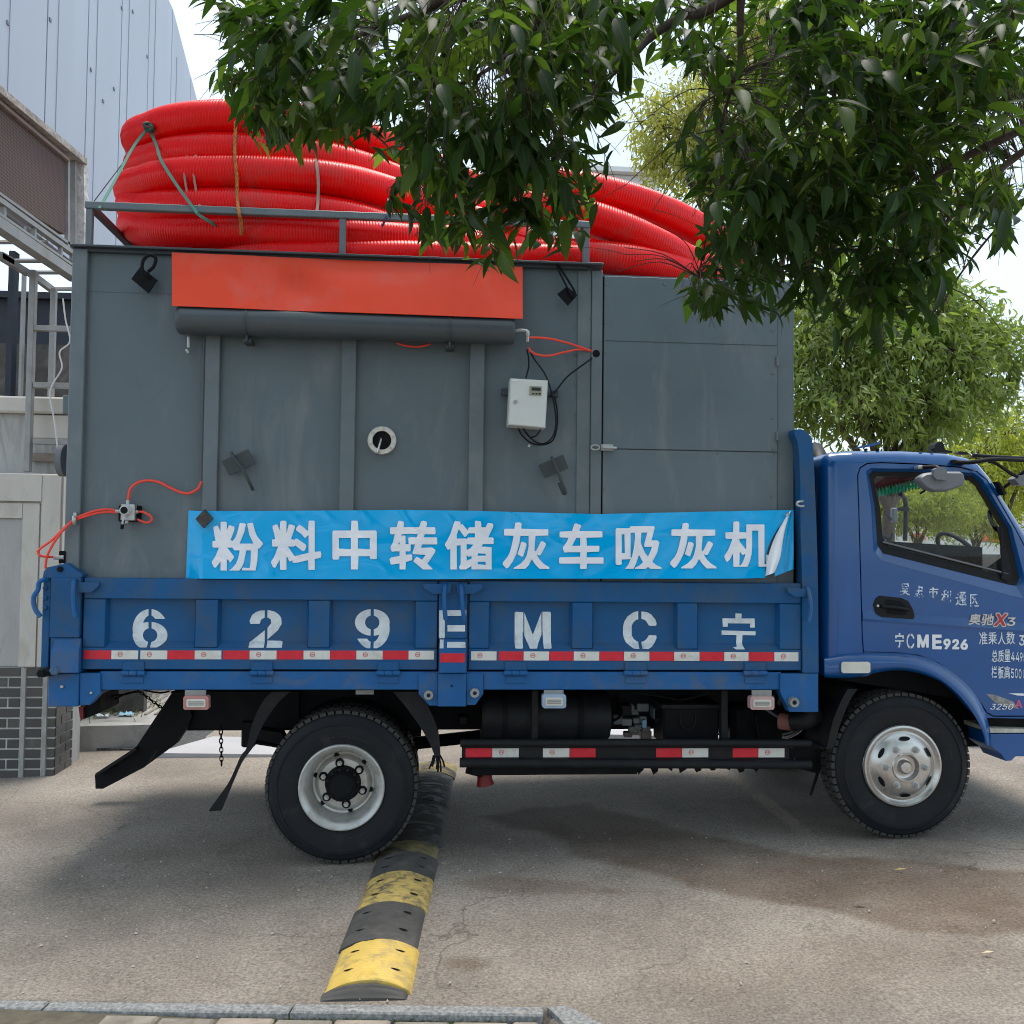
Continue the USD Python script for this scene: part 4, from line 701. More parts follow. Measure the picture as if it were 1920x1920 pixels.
obj('marking_tape', MB().pbox(825, 1225, 872, 1242, -.047, -.0455, .0005), tape_red, cp_)
ge = glyph_px('E', 823.5, 1143, 874, 1197.3)
def ppaint(pg, Y, par, mat=stencil, th=.0012, name='painted_character'): return obj(name, MB().prism(to_plane(pg, Y), Y-th, Y+.0003), mat, par)
ee = unary_union([sbox(823.5, 1144, 834, 1196.5), sbox(838, 1144, 874, 1155), sbox(839, 1172, 872, 1184)])
ppaint(ee, -.0045, cp_)
x0, x1 = X(825, 1210, -.03), X(873, 1210, -.03)
def onwedge(px, py):
    t = (py-1198)/24; Y = -.0055+(-.045+.0055)*t; p = at(px, py, Y); return p+np.array([0, -.0012, .0012])
for q in ([(825, 1199.5), (832, 1199.5), (831.5, 1216), (824.5, 1216)], [(838.5, 1204), (872.5, 1204), (873, 1215), (838, 1215)]): obj('painted_character', MB().add([onwedge(*p) for p in q], [(0, 1, 2, 3)]), stencil, cp_)
for pts, c in (([(785, 1262.3), (820, 1262.3), (820, 1323), (805, 1323), (785, 1301)], (803.5, 1303)), ([(875, 1262.3), (906, 1262.3), (906, 1301), (891, 1322), (875, 1322)], (890, 1299))):
    g = T('gusset', MB().pprism(pts, -.010, .05), sill_blue); x, z = xz(*c, -.02)
    obj('bushing', MB().lathe(x, z, [(.011, -.012), (.011, -.036), (.024, -.036), (.026, -.028), (.026, -.009)], 20), galv, g, smooth=40)
hp = T('head_post', MB().prism(poly([(1503.5, 1261), (1503, 1095), (1500, 1000), (1499, 900), (1497, 850), (1494, 828), (1488, 815), (1488, 806), (1500, 805), (1511, 809), (1519, 819), (1523, 836), (1526, 900), (1530, 1000), (1532.5, 1100), (1533.5, 1261)], 0), -.01, .075), bed_blue)
gp2 = T('head_foot', MB().pprism([(1463, 1263), (1534, 1263), (1534, 1335), (1481, 1335), (1463, 1298)], -.012, .06), sill_blue)
x, z = xz(1487, 1316, -.02); obj('bushing', MB().lathe(x, z, [(.013, -.012), (.013, -.045), (.026, -.045), (.028, -.035), (.028, -.01)], 20), galv, gp2, smooth=40)
T('rope_hook', MB().ptube([(1505, 940, -.015), (1497, 941, -.04), (1494, 945, -.04), (1498, 949, -.04), (1507, 949, -.015)], .007, 8), steel)
# bed floor, far side, headboard
T('bed_floor', MB().box(xR-.18, xF+.05, .09, BW, zHinge-.06, zHinge-.01), black)
T('far_side_board', MB().box(xR-.18, xF+.08, BW-.06, BW, zHinge, zTop, .004), bed_blue)
T('tail_gate', MB().box(X(80, 1180, 0)+.01, X(80, 1180, 0)+.07, .11, BW-.07, zHinge, zTop, .004), bed_blue)
T('headboard', MB().box(X(1490, 1000, .1), X(1522, 1000, .1), .08, BW, zHinge, Z(1500, 830, .1), .004), black)
T('far_sill_beam', MB().box(xR, xF, BW-.09, BW, zSill, zHinge-.004), sill_blue)
# wheels
def wheel(cx, cz, y0, front, far=False, R=.405, w=.215, inner=False):
    s = -1 if far else 1                                # outer face towards -y for the near side
    Y = lambda d: y0+s*d
    t = T('wheel', MB().lathe(cx, cz, [(.228, Y(.012)), (.25, Y(.004)), (.29, Y(-.006)), (.335, Y(-.008)), (.338, Y(-.014)), (.345, Y(-.013)), (.348, Y(-.006)), (.375, Y(.006)), (.392, Y(.022)), (.394, Y(.05)), (.394, Y(w-.05)), (.392, Y(w-.022)), (.36, Y(w)), (.25, Y(w)), (.228, Y(w-.01))], 72), tyre_m, smooth=50)
    tb = MB(); n = 58
    for i in range(n):
        a = 2*math.pi*i/n
        for (d0, d1, off) in ((.014, .062, 0), (.074, .104, .5), (.112, .142, 0), (.153, w-.014, .5)):
            aa = a+off*math.pi/n*2*.5; hw = math.pi/n*.80
            V = []
            for (rr, sh) in ((.388, 1), (R, .93)):
                for ang in (aa-hw*sh, aa+hw*sh):
                    for d in (d0, d1):
                        dd = d+(.006 if rr == R and d == .014 else 0)
                        V.append((cx+rr*math.cos(ang), Y(dd), cz+rr*math.sin(ang)))
            tb.add(V, [(4, 5, 7, 6), (0, 1, 5, 4), (2, 6, 7, 3), (0, 4, 6, 2), (1, 3, 7, 5)])
    obj('tread', tb, tread_m if not inner else black, t, kind='stuff')
    if inner: return t
    if front:
        prof = [(.229, Y(.006)), (.224, Y(-.004)), (.214, Y(-.006)), (.205, Y(.002)), (.196, Y(.010)), (.188, Y(.010)), (.178, Y(.002)), (.160, Y(-.016)), (.135, Y(-.030)), (.108, Y(-.036)), (.082, Y(-.038)), (.078, Y(-.044)), (.073, Y(-.044)), (.070, Y(-.036)), (.066, Y(-.008)), (.05, Y(-.004)), (.038, Y(-.008)), (.036, Y(-.035)), (.028, Y(-.045)), (.0001, Y(-.047))]
        r = obj('wheel_cover', MB().lathe(cx, cz, prof, 64), chrome, t, smooth=45)
        nut_r, nut_y, hm = .112, Y(-.036), chrome
        for i in range(6):
            a = math.radians(90+12+i*60); c = np.array([cx+.158*math.cos(a-.2), Y(-.0205), cz+.158*math.sin(a-.2)])
            u = np.array([-math.sin(a-.2), 0, math.cos(a-.2)]); w2 = np.array([math.cos(a-.2)*.82, s*.5, math.sin(a-.2)*.82])
            m = MB().add([c+u*.032*math.cos(b)+w2*.013*math.sin(b)+np.array([0, -s*.0035, 0]) for b in np.arange(14)*2*math.pi/14], [(0, i2, i2+1) for i2 in range(1, 13)]); obj('hand_hole', m, black, r)
    else:
        prof = [(.230, Y(.012)), (.227, Y(-.002)), (.221, Y(-.005)), (.214, Y(-.001)), (.209, Y(.006)), (.190, Y(.020)), (.183, Y(.045)), (.172, Y(.10)), (.165, Y(.125)), (.155, Y(.128)), (.145, Y(.112)), (.132, Y(.104)), (.128, Y(.100)), (.09, Y(.099))]
        r = obj('rim', MB().lathe(cx, cz, prof, 64), rim_m, t, smooth=45)
        obj('hub', MB().lathe(cx, cz, [(.10, Y(.11)), (.092, Y(.07)), (.080, Y(.062)), (.074, Y(.04)), (.06, Y(.022)), (.05, Y(.018)), (.0001, Y(.018))], 32), black, t, smooth=35)
        for r0_, s_ in ((.270, 'radial tubeless'), (.270, 'radial')):
            tmesh = meshkit.text_mesh(s_, .030, .003); tv = np.array(tmesh.vertices); a_ = (math.radians(118) if len(s_) > 8 else math.radians(-60))-tv[:, 0]/r0_; rr_ = r0_+tv[:, 1]
            if not far: obj('moulded_letters', (np.stack([cx+rr_*np.cos(a_), Y(.0015)-s*tv[:, 2], cz+rr_*np.sin(a_)], 1), tmesh.faces), tyre_print, t, smooth=False)
        for i in range(12):
            a = i*math.pi/6+.2; obj('hub_bolt', MB().lathe(cx+.082*math.cos(a), cz+.082*math.sin(a), [(.0001, Y(.052)), (.008, Y(.052)), (.009, Y(.07))], 6), rubber, t)
        nut_r, nut_y = .112, Y(.100)
        for i in range(6):
            a = math.radians(45+i*60); c = (cx+.152*math.cos(a), cz+.152*math.sin(a))
            obj('hand_hole', MB().lathe(*c, [(.0001, Y(.1165)), (.013, Y(.1165)), (.0135, Y(.13))], 14), black, r)
    for i in range(6):
        a = math.radians((100 if not front else 60)+i*60); c = (cx+nut_r*math.cos(a), cz+nut_r*math.sin(a))
        if not front: obj('washer', MB().lathe(*c, [(.0001, nut_y-s*.005), (.024, nut_y-s*.005), (.025, nut_y+s*.002)], 16), black, t)
        nu = obj('wheel_nut', MB().lathe(*c, [(.0001, nut_y-s*.032), (.008, nut_y-s*.032), (.0085, nut_y-s*.020), (.0145, nut_y-s*.020), (.0155, nut_y-s*.004), (.02, nut_y-s*.003), (.02, nut_y+s*.002)], 12 if front else 6), steel if front else rim_m, t)
    return t
rx, rz = xz(640, 1477, .02); fx, fz = xz(1693, 1436, .03)
R_ = .405
wheel(rx, float(gz0(rx))+R_+.003, .02, False); wheel(rx, float(gz0(rx))+R_+.003, .285, False, inner=True)
wheel(rx, float(gz0(rx))+R_+.003, 2.02, False, far=True); wheel(rx, float(gz0(rx))+R_+.003, 1.755, False, far=True, inner=True)
wheel(fx, float(gz0(fx))+R_+.003, .03, True); wheel(fx, float(gz0(fx))+R_+.003, 1.93, True, far=True)
rzz, fzz = float(gz0(rx))+R_, float(gz0(fx))+R_
# chassis
zc0, zc1 = Z(700, 1385, .6), Z(700, 1306, .6)
for y in (.55, 1.35): T('chassis_rail', MB().box(X(330, 1340, .6), X(1960, 1340, .6), y, y+.07, zc0+.06, zc1+.1, .006), black)
for px in (380, 560, 760, 900, 1200, 1480): T('cross_member', MB().box(X(px, 1340, .6), X(px, 1340, .6)+.08, .62, 1.35, zc0+.08, zc1+.02), black)
for px in (250, 640, 870, 1190, 1420): T('floor_bearer', MB().box(X(px, 1300, .5), X(px, 1300, .5)+.06, .1, BW-.1, zSill, zHinge-.06), black)
T('rear_axle', MB().tube([(rx, .25, rzz), (rx, 1.8, rzz)], .075, 12), black); T('differential', MB().tm(trimesh.creation.icosphere(2, .2).apply_translation((rx, 1.0, rzz))), black, smooth=True)
T('front_axle', MB().tube([(fx, .25, fzz), (fx, 1.75, fzz)], .05, 10), black)
for y in (.52, 1.42):
    for (c, z, l) in ((rx, rzz, .62), (fx, fzz, .55)):
        m = MB()
        for i in range(5): m.tube(spline([(c-l*(1-i*.13), y, z+.16-i*.01), (c, y, z+.06-i*.014+.03), (c+l*(1-i*.13), y, z+.16-i*.01)], 6), .016, 4)
        T('leaf_spring', m, black)
T('drive_shaft', MB().tube([(rx+.2, 1.0, rzz+.02), (X(1400, 1340, 1), 1.0, zc0+.12)], .04, 10), black)
# tank, boxes, side guard
zt_, rt = Z(1020, 1343, .3), .145
tk = T('air_tank', MB().tube([(X(902, 1340, .3), .32, zt_-.0), (X(910, 1340, .3), .32, zt_), (X(1132, 1340, .3), .32, zt_), (X(1140, 1340, .3), .32, zt_)], [rt*.9, rt, rt, rt*.9], 28), rubber, smooth=40)
for px in (940, 1080): obj('tank_strap', MB().tube([(X(px, 1340, .3), .32, zt_), (X(px+9, 1340, .3), .32, zt_)], rt+.006, 28), black, tk, smooth=40)
T('battery_box', MB().pbox(1244, 1326, 1348, 1400, .24, .50, .012), black); T('box_lid', MB().pbox(1240, 1320, 1352, 1330, .23, .51, .006), rubber)
T('box_grip', MB().ptube([(1275, 1340, .235), (1277, 1358, .23), (1290, 1368, .23), (1303, 1358, .23), (1305, 1340, .235)], .005, 6), rubber)
for px in (1003, 1359): T('guard_bracket', MB().pbox(px-6, 1294, px+6, 1402, .11, .16, .003), rubber)
ge_ = MB()
for i in range(26):
    a = at(rnd.uniform(1172, 1212), rnd.uniform(1325, 1385), rnd.uniform(.45, .7)); s = rnd.uniform(.012, .035); ge_.box(a[0]-s, a[0]+s*1.4, a[1]-s, a[1]+s, a[2]-s*.8, a[2]+s*.8, .005)
for k in range(14):
    a_, c_ = rnd.uniform(1140, 1470), rnd.uniform(1300, 1330); Y_ = rnd.uniform(.3, .75)
    T('cable', MB().ptube([(a_, c_, Y_), (a_+rnd.uniform(-25, 25), c_+rnd.uniform(15, 40), Y_-.05), (a_+rnd.uniform(-50, 50), c_+rnd.uniform(45, 75), Y_)], rnd.uniform(.005, .012), 6), rnd.choice((rubber, plastic, black)))
for k in range(7):
    a_, c_ = (860, 1150, 1165, 1225, 1352, 1370, 1490)[k], rnd.uniform(1318, 1360); T('fitting_box', MB().pbox(a_, c_, a_+rnd.uniform(8, 22), c_+rnd.uniform(10, 30), .45, .6, .006), rnd.choice((plastic, rubber, galv)))
T('gearbox', ge_, galv); T('filter_cap', MB().pbox(1205, 1350, 1213, 1365, .42, .46, .003), litter_b)
gd = T('side_guard', MB().ptube([(863, 1393, .06), (1475, 1393, .06), (1484, 1397, .09)], .022, 12, 4), rubber, smooth=40)
obj('lower_tube', MB().ptube([(862, 1430, .06), (1474, 1433, .06), (1490, 1430, .09)], .026, 12, 4), rubber, gd, smooth=40)
obj('guard_plate', MB().pbox(866, 1398, 1480, 1428, .075, .085, .002), rubber, gd)
tape(gd, [(873, 922.5, 'r'), (923, 973, 'w'), (1018, 1067.5, 'w'), (1068, 1117, 'r'), (1230, 1278.5, 'r'), (1279, 1328, 'w'), (1374, 1421.5, 'r'), (1422, 1471, 'w')], 1403, 1420, .0725)
T('guard_rail', MB().pbox(884, 1437, 1195, 1453, .12, .20, .004), black); T('air_valve', MB().ptube([(875, 1440, .15), (905, 1448, .15)], .03, 8, 3), black)
x, z = xz(909, 1455, .2); T('red_drain_pipe', MB().tube([(x-.005, .2, z+.06), (x, .2, z-.02), (x+.005, .2, z-.048)], [.038, .042, .05], 18), dark_red, smooth=40)
for i in range(9):
    p = at(1200+i*27, 1442, .25); T('torn_flap', MB().add([p+[-.03, 0, .02], p+[.03, .01, .02], p+[.02, 0, -.015*rnd.random()], p+[rnd.uniform(-.02, .02), .0, -.045*rnd.random()]], [(0, 3, 2), (0, 2, 1)]), black)
ex = T('exhaust_pipe', MB().ptube([(1462, 1352, .25), (1478, 1354, .22), (1487, 1352, .20)], .047, 18, 4), rust_red, smooth=40)
obj('rubber_sleeve', MB().ptube([(1484, 1353, .20), (1510, 1350, .16), (1530, 1340, .2)], .053, 18, 4), rubber, ex, smooth=40)
T('fuel_tank', MB().pbox(1372, 1322, 1470, 1396, .42, .9, .03), black)
# marker lamps
def lamp(x0, y0, x1, y1, frame, lens, by):
    cx, cy = (x0+x1)/2, (y0+y1)/2
    pg = sbox(x0+5, y0+5, x1-5, y1-5).buffer(5); pg2 = sbox(x0+9, y0+9, x1-9, y1-8).buffer(3)
    l = T('marker_lamp', MB().prism(to_plane(pg, -.03), -.03, .02), frame)
    obj('lens', MB().prism(to_plane(pg2, -.036), -.036, -.029), lens, l)
    for k in range(3): yy = y0+9+(y1-y0-17)*(k+.3)/3; obj('reflector_rib', MB().pbox(x0+9, yy, x1-9, yy+1.6, -.038, -.036, 0), galv, l)
    obj('bracket', MB().pbox(x0+3, by, x1-5, y0+2, -.005, .005, .001), galv, l)
lamp(343.5, 1305, 391, 1331, M('lamp_frame_red', (.45, .20, .18), .3), lens_white, 1294); lamp(1017, 1302, 1061.5, 1328, M('lamp_frame_blue', (.30, .40, .52), .3), lens_white, 1294); lamp(1407, 1306, 1452, 1331, M('lamp_frame_pink', (.50, .32, .30), .3), lens_white, 1294)
T('number_tag', MB().pbox(667, 1294, 701, 1302, .05, .055, 0), galv)
# mudguards
def strip(pa, pb, Y0, Y1, mat, name, th=.012):
    A = spline([at(*p, Y0) for p in pa], 5); B = spline([at(*p, Y0) for p in pb], 5); n = len(A)
    sh = np.array([0, Y1-Y0, 0]); V = np.vstack([A, B, A+sh, B+sh]); m = MB(); F = []
    for i in range(n-1):
        F += [(i, n+i, n+i+1, i+1), (2*n+i, 2*n+i+1, 3*n+i+1, 3*n+i), (i, i+1, 2*n+i+1, 2*n+i), (n+i, 3*n+i, 3*n+i+1, n+i+1)]
    F += [(0, 2*n, 3*n, n), (n-1, 2*n-1, 4*n-1, 3*n-1)]
    return T(name, m.add(V, F), mat, smooth=40)
strip([(512, 1297), (495, 1312), (474, 1354), (462, 1402), (451, 1418), (428, 1468), (394, 1516), (394, 1521)], [(545, 1297), (521, 1318), (496, 1354), (479, 1389), (472, 1404), (453, 1430), (439, 1460), (414, 1520)], .05, .09, rubber, 'mud_flap')
mf = strip([(737, 1297), (762, 1327), (789, 1365), (806, 1395), (815, 1418)], [(786, 1297), (798, 1315), (812, 1345), (820, 1370), (826, 1418)], .04, .3, rubber, 'mud_flap')
for i in range(6): 
    p, q = at(813+i*2.4, 1416, .05), at(804+i*6+rnd.uniform(-3, 3), 1436+rnd.uniform(0, 14), .05); T('torn_strip', MB().tube([p, (p+q)/2+[.004, 0, 0], q], .005, 4), rubber)
strip([(1590, 1292), (1577, 1315), (1562, 1352), (1552, 1395), (1548, 1404)], [(1608, 1292), (1592, 1317), (1574, 1362), (1566, 1395), (1560, 1404)], .02, .34, rubber, 'mud_flap')
pl = MB().pprism([(1494, 1410), (1548, 1404), (1540, 1440), (1522, 1491), (1518, 1491), (1530, 1450), (1494, 1440)], .2, .204); T('mud_flap', pl, black)
# rear underrun arm, chains
T('underrun_arm', MB().pprism([(178, 1453), (193, 1443), (253, 1404), (293, 1358), (307, 1329), (320, 1302), (345, 1295), (360, 1343), (351, 1364), (330, 1395), (312, 1396), (291, 1410), (270, 1439), (247, 1440), (193, 1479), (179, 1479)], .45, .52), black)
T('underrun_lip', MB().pprism([(178, 1451), (193, 1441), (253, 1402), (256, 1406), (196, 1446), (181, 1455)], .40, .45), rubber)
T('underrun_arm', MB().pprism([(178, 1453), (253, 1404), (320, 1302), (360, 1343), (330, 1395), (270, 1439), (193, 1479)], 1.5, 1.57), black)
T('spring_hanger', MB().pprism([(320, 1297), (560, 1297), (560, 1364), (470, 1368), (345, 1364)], .5, .54), black)
T('spring_shackle', MB().pbox(452, 1352, 478, 1402, .48, .53, .01), black); T('axle_strap', MB().pprism([(470, 1366), (528, 1374), (540, 1400), (480, 1386)], .3, .4), black)
def chain(a, b, n, name='chain'):
    a, b = np.array(a), np.array(b); d = (b-a)/n; L = np.linalg.norm(d); u = d/L; m = MB()
    for i in range(n):
        c = a+d*(i+.5); w = np.array([1., 0, 0]) if i % 2 else np.array([0, 1., 0]); w -= u*(w@u); w /= np.linalg.norm(w)
        m.tube([c+u*math.cos(t)*L*.68+w*math.sin(t)*L*.38 for t in np.arange(10)*.6283], L*.13, 5, closed=True)
    T(name, m, black)
chain(at(414, 1360, .5), at(415.5, 1435, .5), 9); chain(at(258, 1294, .3), at(308, 1331, .4), 9)
for q in ([(195, 1316, .3), (212, 1305, .3), (235, 1302, .35), (255, 1296, .4)], [(192, 1322, .32), (215, 1311, .35), (238, 1300, .4), (262, 1297, .4)], [(270, 1294, .3), (300, 1299, .3), (318, 1296, .3)], [(1190, 1298, .12), (1240, 1306, .12), (1275, 1312, .12), (1305, 1306, .12), (1330, 1297, .12)]): T('cable', MB().ptube(q, .005, 5, 5), black)
# ---------------------------------------------------------------- cab
YC, YC2 = .05, 1.96
prof = poly([(1546, 1300), (1546, 872), (1550, 856), (1560, 847), (1600, 843), (1700, 843.5), (1780, 848), (1820, 856), (1843, 868), (1864, 893), (1892, 945), (1930, 1015), (1985, 1110), (2030, 1150), (2055, 1210), (2062, 1400), (1546, 1400)], YC).convex_hull
def stack(pg, lo, hi, r, k=5):
    pts = []
    for i in range(k):
        a = i/(k-1)*math.pi/2; q = pg.buffer(-r*(1-math.sin(a))) if i < k-1 else pg
        c = np.array(q.exterior.coords)[:-1]; d = r*(1-math.cos(a))
        pts += [(x, lo+d, z) for x, z in c]+[(x, hi-d, z) for x, z in c]
    return m3.Manifold.hull_points(np.array(pts))
rp = prof.buffer(-.06).buffer(.06, quad_segs=6)
outer = stack(rp, YC, YC2, .075)
inner = stack(prof.buffer(-.05), YC+.05, YC2-.05, .03, 3)
def mprism(pg, y0, y1):
    b = MB().prism(pg, y0, y1); return m3.Manifold(m3.Mesh(np.vstack(b.v).astype(np.float32), np.vstack(b.f).astype(np.uint32)))
def mpp(pts, y0, y1, Y=YC): return mprism(poly(pts, Y), y0, y1)
W2 = [(1624, 884), (1632, 878), (1721, 879), (1826, 887), (1842, 899), (1897, 990), (1923, 1090), (1919, 1122), (1896, 1117), (1652, 1051), (1638, 1031), (1634, 950)]
W1 = [(1629, 890), (1636, 884.5), (1721, 885), (1822, 892.5), (1836, 904), (1889, 989), (1911, 1084), (1905, 1098), (1892, 1096), (1655, 1037), (1645, 1021), (1640, 950)]
W0 = [(1638, 899), (1644, 893), (1721, 894), (1816, 901), (1827, 910), (1876, 991), (1895, 1075), (1892, 1083), (1881, 1080), (1664, 1023), (1655, 1010), (1650, 950)]
shell = outer-inner
arch = [(1480, 1268), (1600, 1268), (1624, 1268), (1646, 1259), (1673, 1255), (1709, 1257), (1746, 1267), (1773, 1281), (1800, 1305), (1828, 1338), (1848, 1346), (2150, 1352), (2150, 1600), (1480, 1600)]
shell = shell-mpp(arch, -.3, 2.4)
shell = shell-mpp(W2, -.1, .3)
shell = shell-mpp(W2, 1.7, 2.2)
shell = shell-mpp([(1822, 890), (1850, 858), (2020, 1100), (1890, 1092)], YC+.10, YC2-.10)
dpg = poly([(1608, 892), (1613, 877), (1626, 869), (1650, 867.5), (1722, 870), (1800, 876), (1832, 884), (1852, 900), (1905, 993), (1960, 1100), (1965, 1343), (1862, 1343), (1850, 1336), (1826, 1300), (1795, 1268), (1760, 1244), (1722, 1229), (1680, 1224), (1619, 1223), (1617, 1200), (1611, 980)], YC)
door = shell ^ mprism(dpg.buffer(-.0035), -.2, .16)
shell = shell-mprism(dpg.buffer(.0035), -.2, .16)
cb = T('cab', shell, cab_blue, smooth=35)
dr = T('door', door, cab_blue, smooth=35)
def ring(a, Ya, b, Yb):
    n = len(a); V = [at(*p, Ya) for p in a]+[at(*p, Yb) for p in b]
    return MB().add(V, [(i, (i+1) % n, n+(i+1) % n, n+i) for i in range(n)])
obj('window_bevel', ring(W2, YC-.001, W1, .078), cab_blue, dr, smooth=25)
wf = obj('window_frame', ring(W1, .076, W0, .082), rubber, dr); obj('window_rail', MB().tube([at(1655, 1016, .075), at(1890, 1076, .075)], .006, 6), plastic, dr)
obj('window_rail', MB().tube([at(1880, 1078, .07), at(1876, 994, .07)], .005, 6), rubber, dr)
g0_ = poly(W0, .09).buffer(.01)
obj('window_pane', MB().prism(g0_, .090, .094), pane_m, dr)
obj('quarter_light', MB().pprism([(1868, 985), (1878, 990), (1899, 1080), (1890, 1090), (1878, 1085), (1880, 1040)], .070, .074), rubber, dr)
cr = MB(); a0, a1 = (1618, 1160), (1960, 1186)
pts = []
for t in np.linspace(0, 1, 8):
    u = (a0[0]+(a1[0]-a0[0])*t, a0[1]+(a1[1]-a0[1])*t); pts.append((at(u[0], u[1]-16, YC+.0005), at(u[0], u[1], YC-.008), at(u[0], u[1]+5, YC+.0005)))
V = [p for q in pts for p in q]; cr.add(V, [f for i in range(7) for f in ((3*i, 3*i+1, 3*i+4, 3*i+3), (3*i+1, 3*i+2, 3*i+5, 3*i+4))]); obj('crease', cr, cab_blue, dr)
seal = np.array(poly([(1608, 892), (1613, 877), (1626, 869), (1650, 867.5), (1722, 870), (1800, 876), (1832, 884), (1852, 900), (1905, 993), (1960, 1100), (1965, 1343)], YC).exterior.coords)
# handle
hn = obj('handle', MB().pprism([(1638, 1134), (1643, 1122), (1650, 1117), (1690, 1121), (1703, 1127), (1712, 1143), (1715, 1156), (1712, 1161), (1652, 1157), (1643, 1151)], YC-.006, YC+.004), rubber, dr)
obj('cup', MB().pprism([(1660, 1124), (1690, 1127), (1697, 1136), (1700, 1150), (1694, 1154), (1664, 1151)], YC-.0075, YC-.0055), black, hn)
obj('grip', MB().ptube([(1652, 1137, YC-.014), (1680, 1139, YC-.02), (1706, 1143, YC-.012)], .010, 10, 4), rubber, hn, smooth=40)
x, z = xz(1646, 1136, YC-.01); obj('lock', MB().lathe(x, z, [(.0001, YC-.012), (.007, YC-.012), (.008, YC-.004)], 14), chrome, hn)
# flare
FO = [(1546, 1233), (1575, 1228), (1600, 1225), (1637, 1223.5), (1691, 1225), (1728, 1231), (1764, 1246), (1800, 1271), (1828, 1301), (1846, 1334), (1855, 1365), (1857, 1398)]
FM = [(1546, 1240), (1575, 1236), (1600, 1234), (1637, 1232), (1690, 1234), (1724, 1240), (1758, 1255), (1792, 1279), (1819, 1309), (1838, 1342), (1849, 1370), (1854, 1398)]
FM2 = [(1546, 1258), (1575, 1256), (1600, 1252), (1637, 1247), (1682, 1246), (1718, 1251), (1752, 1264), (1784, 1288), (1812, 1318), (1832, 1350), (1844, 1374), (1851, 1398)]
FI = [(1546, 1270), (1575, 1271), (1600, 1270), (1640, 1262), (1673, 1257), (1709, 1259), (1746, 1270), (1773, 1284), (1800, 1308), (1826, 1340), (1841, 1371), (1849, 1398)]
def loft(rings, m=4):
    R = [spline([at(*p, Y) for p in r], m) for r, Y in rings]; n = len(R[0]); V = np.vstack(R); mb = MB(); F = []
    for k in range(len(R)-1):
        for i in range(n-1): F.append((k*n+i, k*n+i+1, (k+1)*n+i+1, (k+1)*n+i))
    return mb.add(V, F)
T('wheel_flare', loft([(FO, YC+.01), (FO, YC-.015), (FM, YC-.055), (FM2, YC-.06), (FI, YC-.045), (FI, YC+.09)]), cab_blue, smooth=50)
T('arch_liner', loft([(FI, YC+.07), ([(a-0, b+3) for a, b in FI], .5)]), black, smooth=50)
T('inner_arch', MB().pprism([(1548, 1268), (1690, 1255), (1850, 1345), (1850, 1400), (1548, 1400)], .5, .52), black)
lp = T('side_lamp', MB().prism(to_plane(sbox(1583, 1246, 1627, 1257).buffer(5), YC-.075), YC-.075, YC-.03), lens_white); obj('lamp_rim', MB().prism(to_plane(sbox(1583, 1246, 1627, 1257).buffer(7), YC-.068), YC-.068, YC-.03), cab_blue, lp)
T('rocker', MB().pprism([(1852, 1347), (2050, 1352), (2050, 1368), (1856, 1364)], YC+.05, YC+.10), black)
T('step_tread', MB().pprism([(1856, 1366), (2050, 1370), (2050, 1374), (1857, 1374)], YC-.02, YC+.25), M('tread_plate', (.45, .43, .36), .6, var=.3, scale=30))
T('step_panel', MB().pprism([(1857, 1376), (2050, 1376), (2050, 1420), (1905, 1418), (1896, 1426), (1886, 1427), (1878, 1414), (1864, 1404), (1857, 1398)], YC-.025, YC+.2), cab_blue)
T('cab_floor', MB().pprism([(1548, 1240), (1690, 1225), (1860, 1330), (2040, 1335), (2040, 1350), (1548, 1270)], .2, 1.8), black)
# door lettering
def dtext(ch, x0, y0, x1, y1, mat, Y=YC-.0008, par=dr, th=.0012, sh=0., fat=0, name='lettering'):
    g = glyph_px(ch, x0, y0, x1, y1, sh)
    if fat: g = g.buffer(fat)
    return obj(name, MB().prism(to_plane(g, Y), Y-th, Y), mat, par)
for ch, a, b, c, d in (('吴', 1688, 1094, 1706, 1116), ('忠', 1714, 1097, 1731, 1121), ('市', 1740, 1101, 1759, 1121), ('利', 1765, 1106, 1783, 1130), ('通', 1792, 1110, 1812, 1135), ('区', 1819, 1114, 1835, 1137)): dtext(ch, a, b, c, d, faded, fat=.25)
nsx = lambda q: [(1678+(x-1125)/245*17, 1187+(y-268)/272*28) for x, y in q]
ngd = unary_union([Polygon(nsx(q)) for q in ([(1224, 268), (1270, 268), (1270, 300), (1224, 300)], [(1130, 306), (1362, 306), (1362, 371), (1325, 371), (1325, 340), (1170, 340), (1170, 366), (1134, 366)], [(1125, 396), (1368, 396), (1368, 424), (1125, 424)], [(1235, 424), (1275, 424), (1260, 510), (1235, 540), (1196, 512), (1228, 506)])])
obj('lettering', MB().prism(to_plane(ngd, YC-.0008), YC-.002, YC-.0008), stencil, dr)
cg = glyph_px('C', 1699, 1187, 1715, 1217).buffer(-.9).difference(sbox(1705.5, 1180, 1707.5, 1220)); obj('lettering', MB().prism(to_plane(cg, YC-.0008), YC-.002, YC-.0008), stencil, dr)
for ch, a, b, c, d in (('M', 1720, 1190, 1741, 1214), ('E', 1748, 1190, 1765.5, 1217), ('9', 1769, 1198, 1782, 1217), ('2', 1785.5, 1198.5, 1798, 1217), ('6', 1801, 1199, 1814.5, 1218)): dtext(ch, a, b, c, d, white_paint, fat=.3)
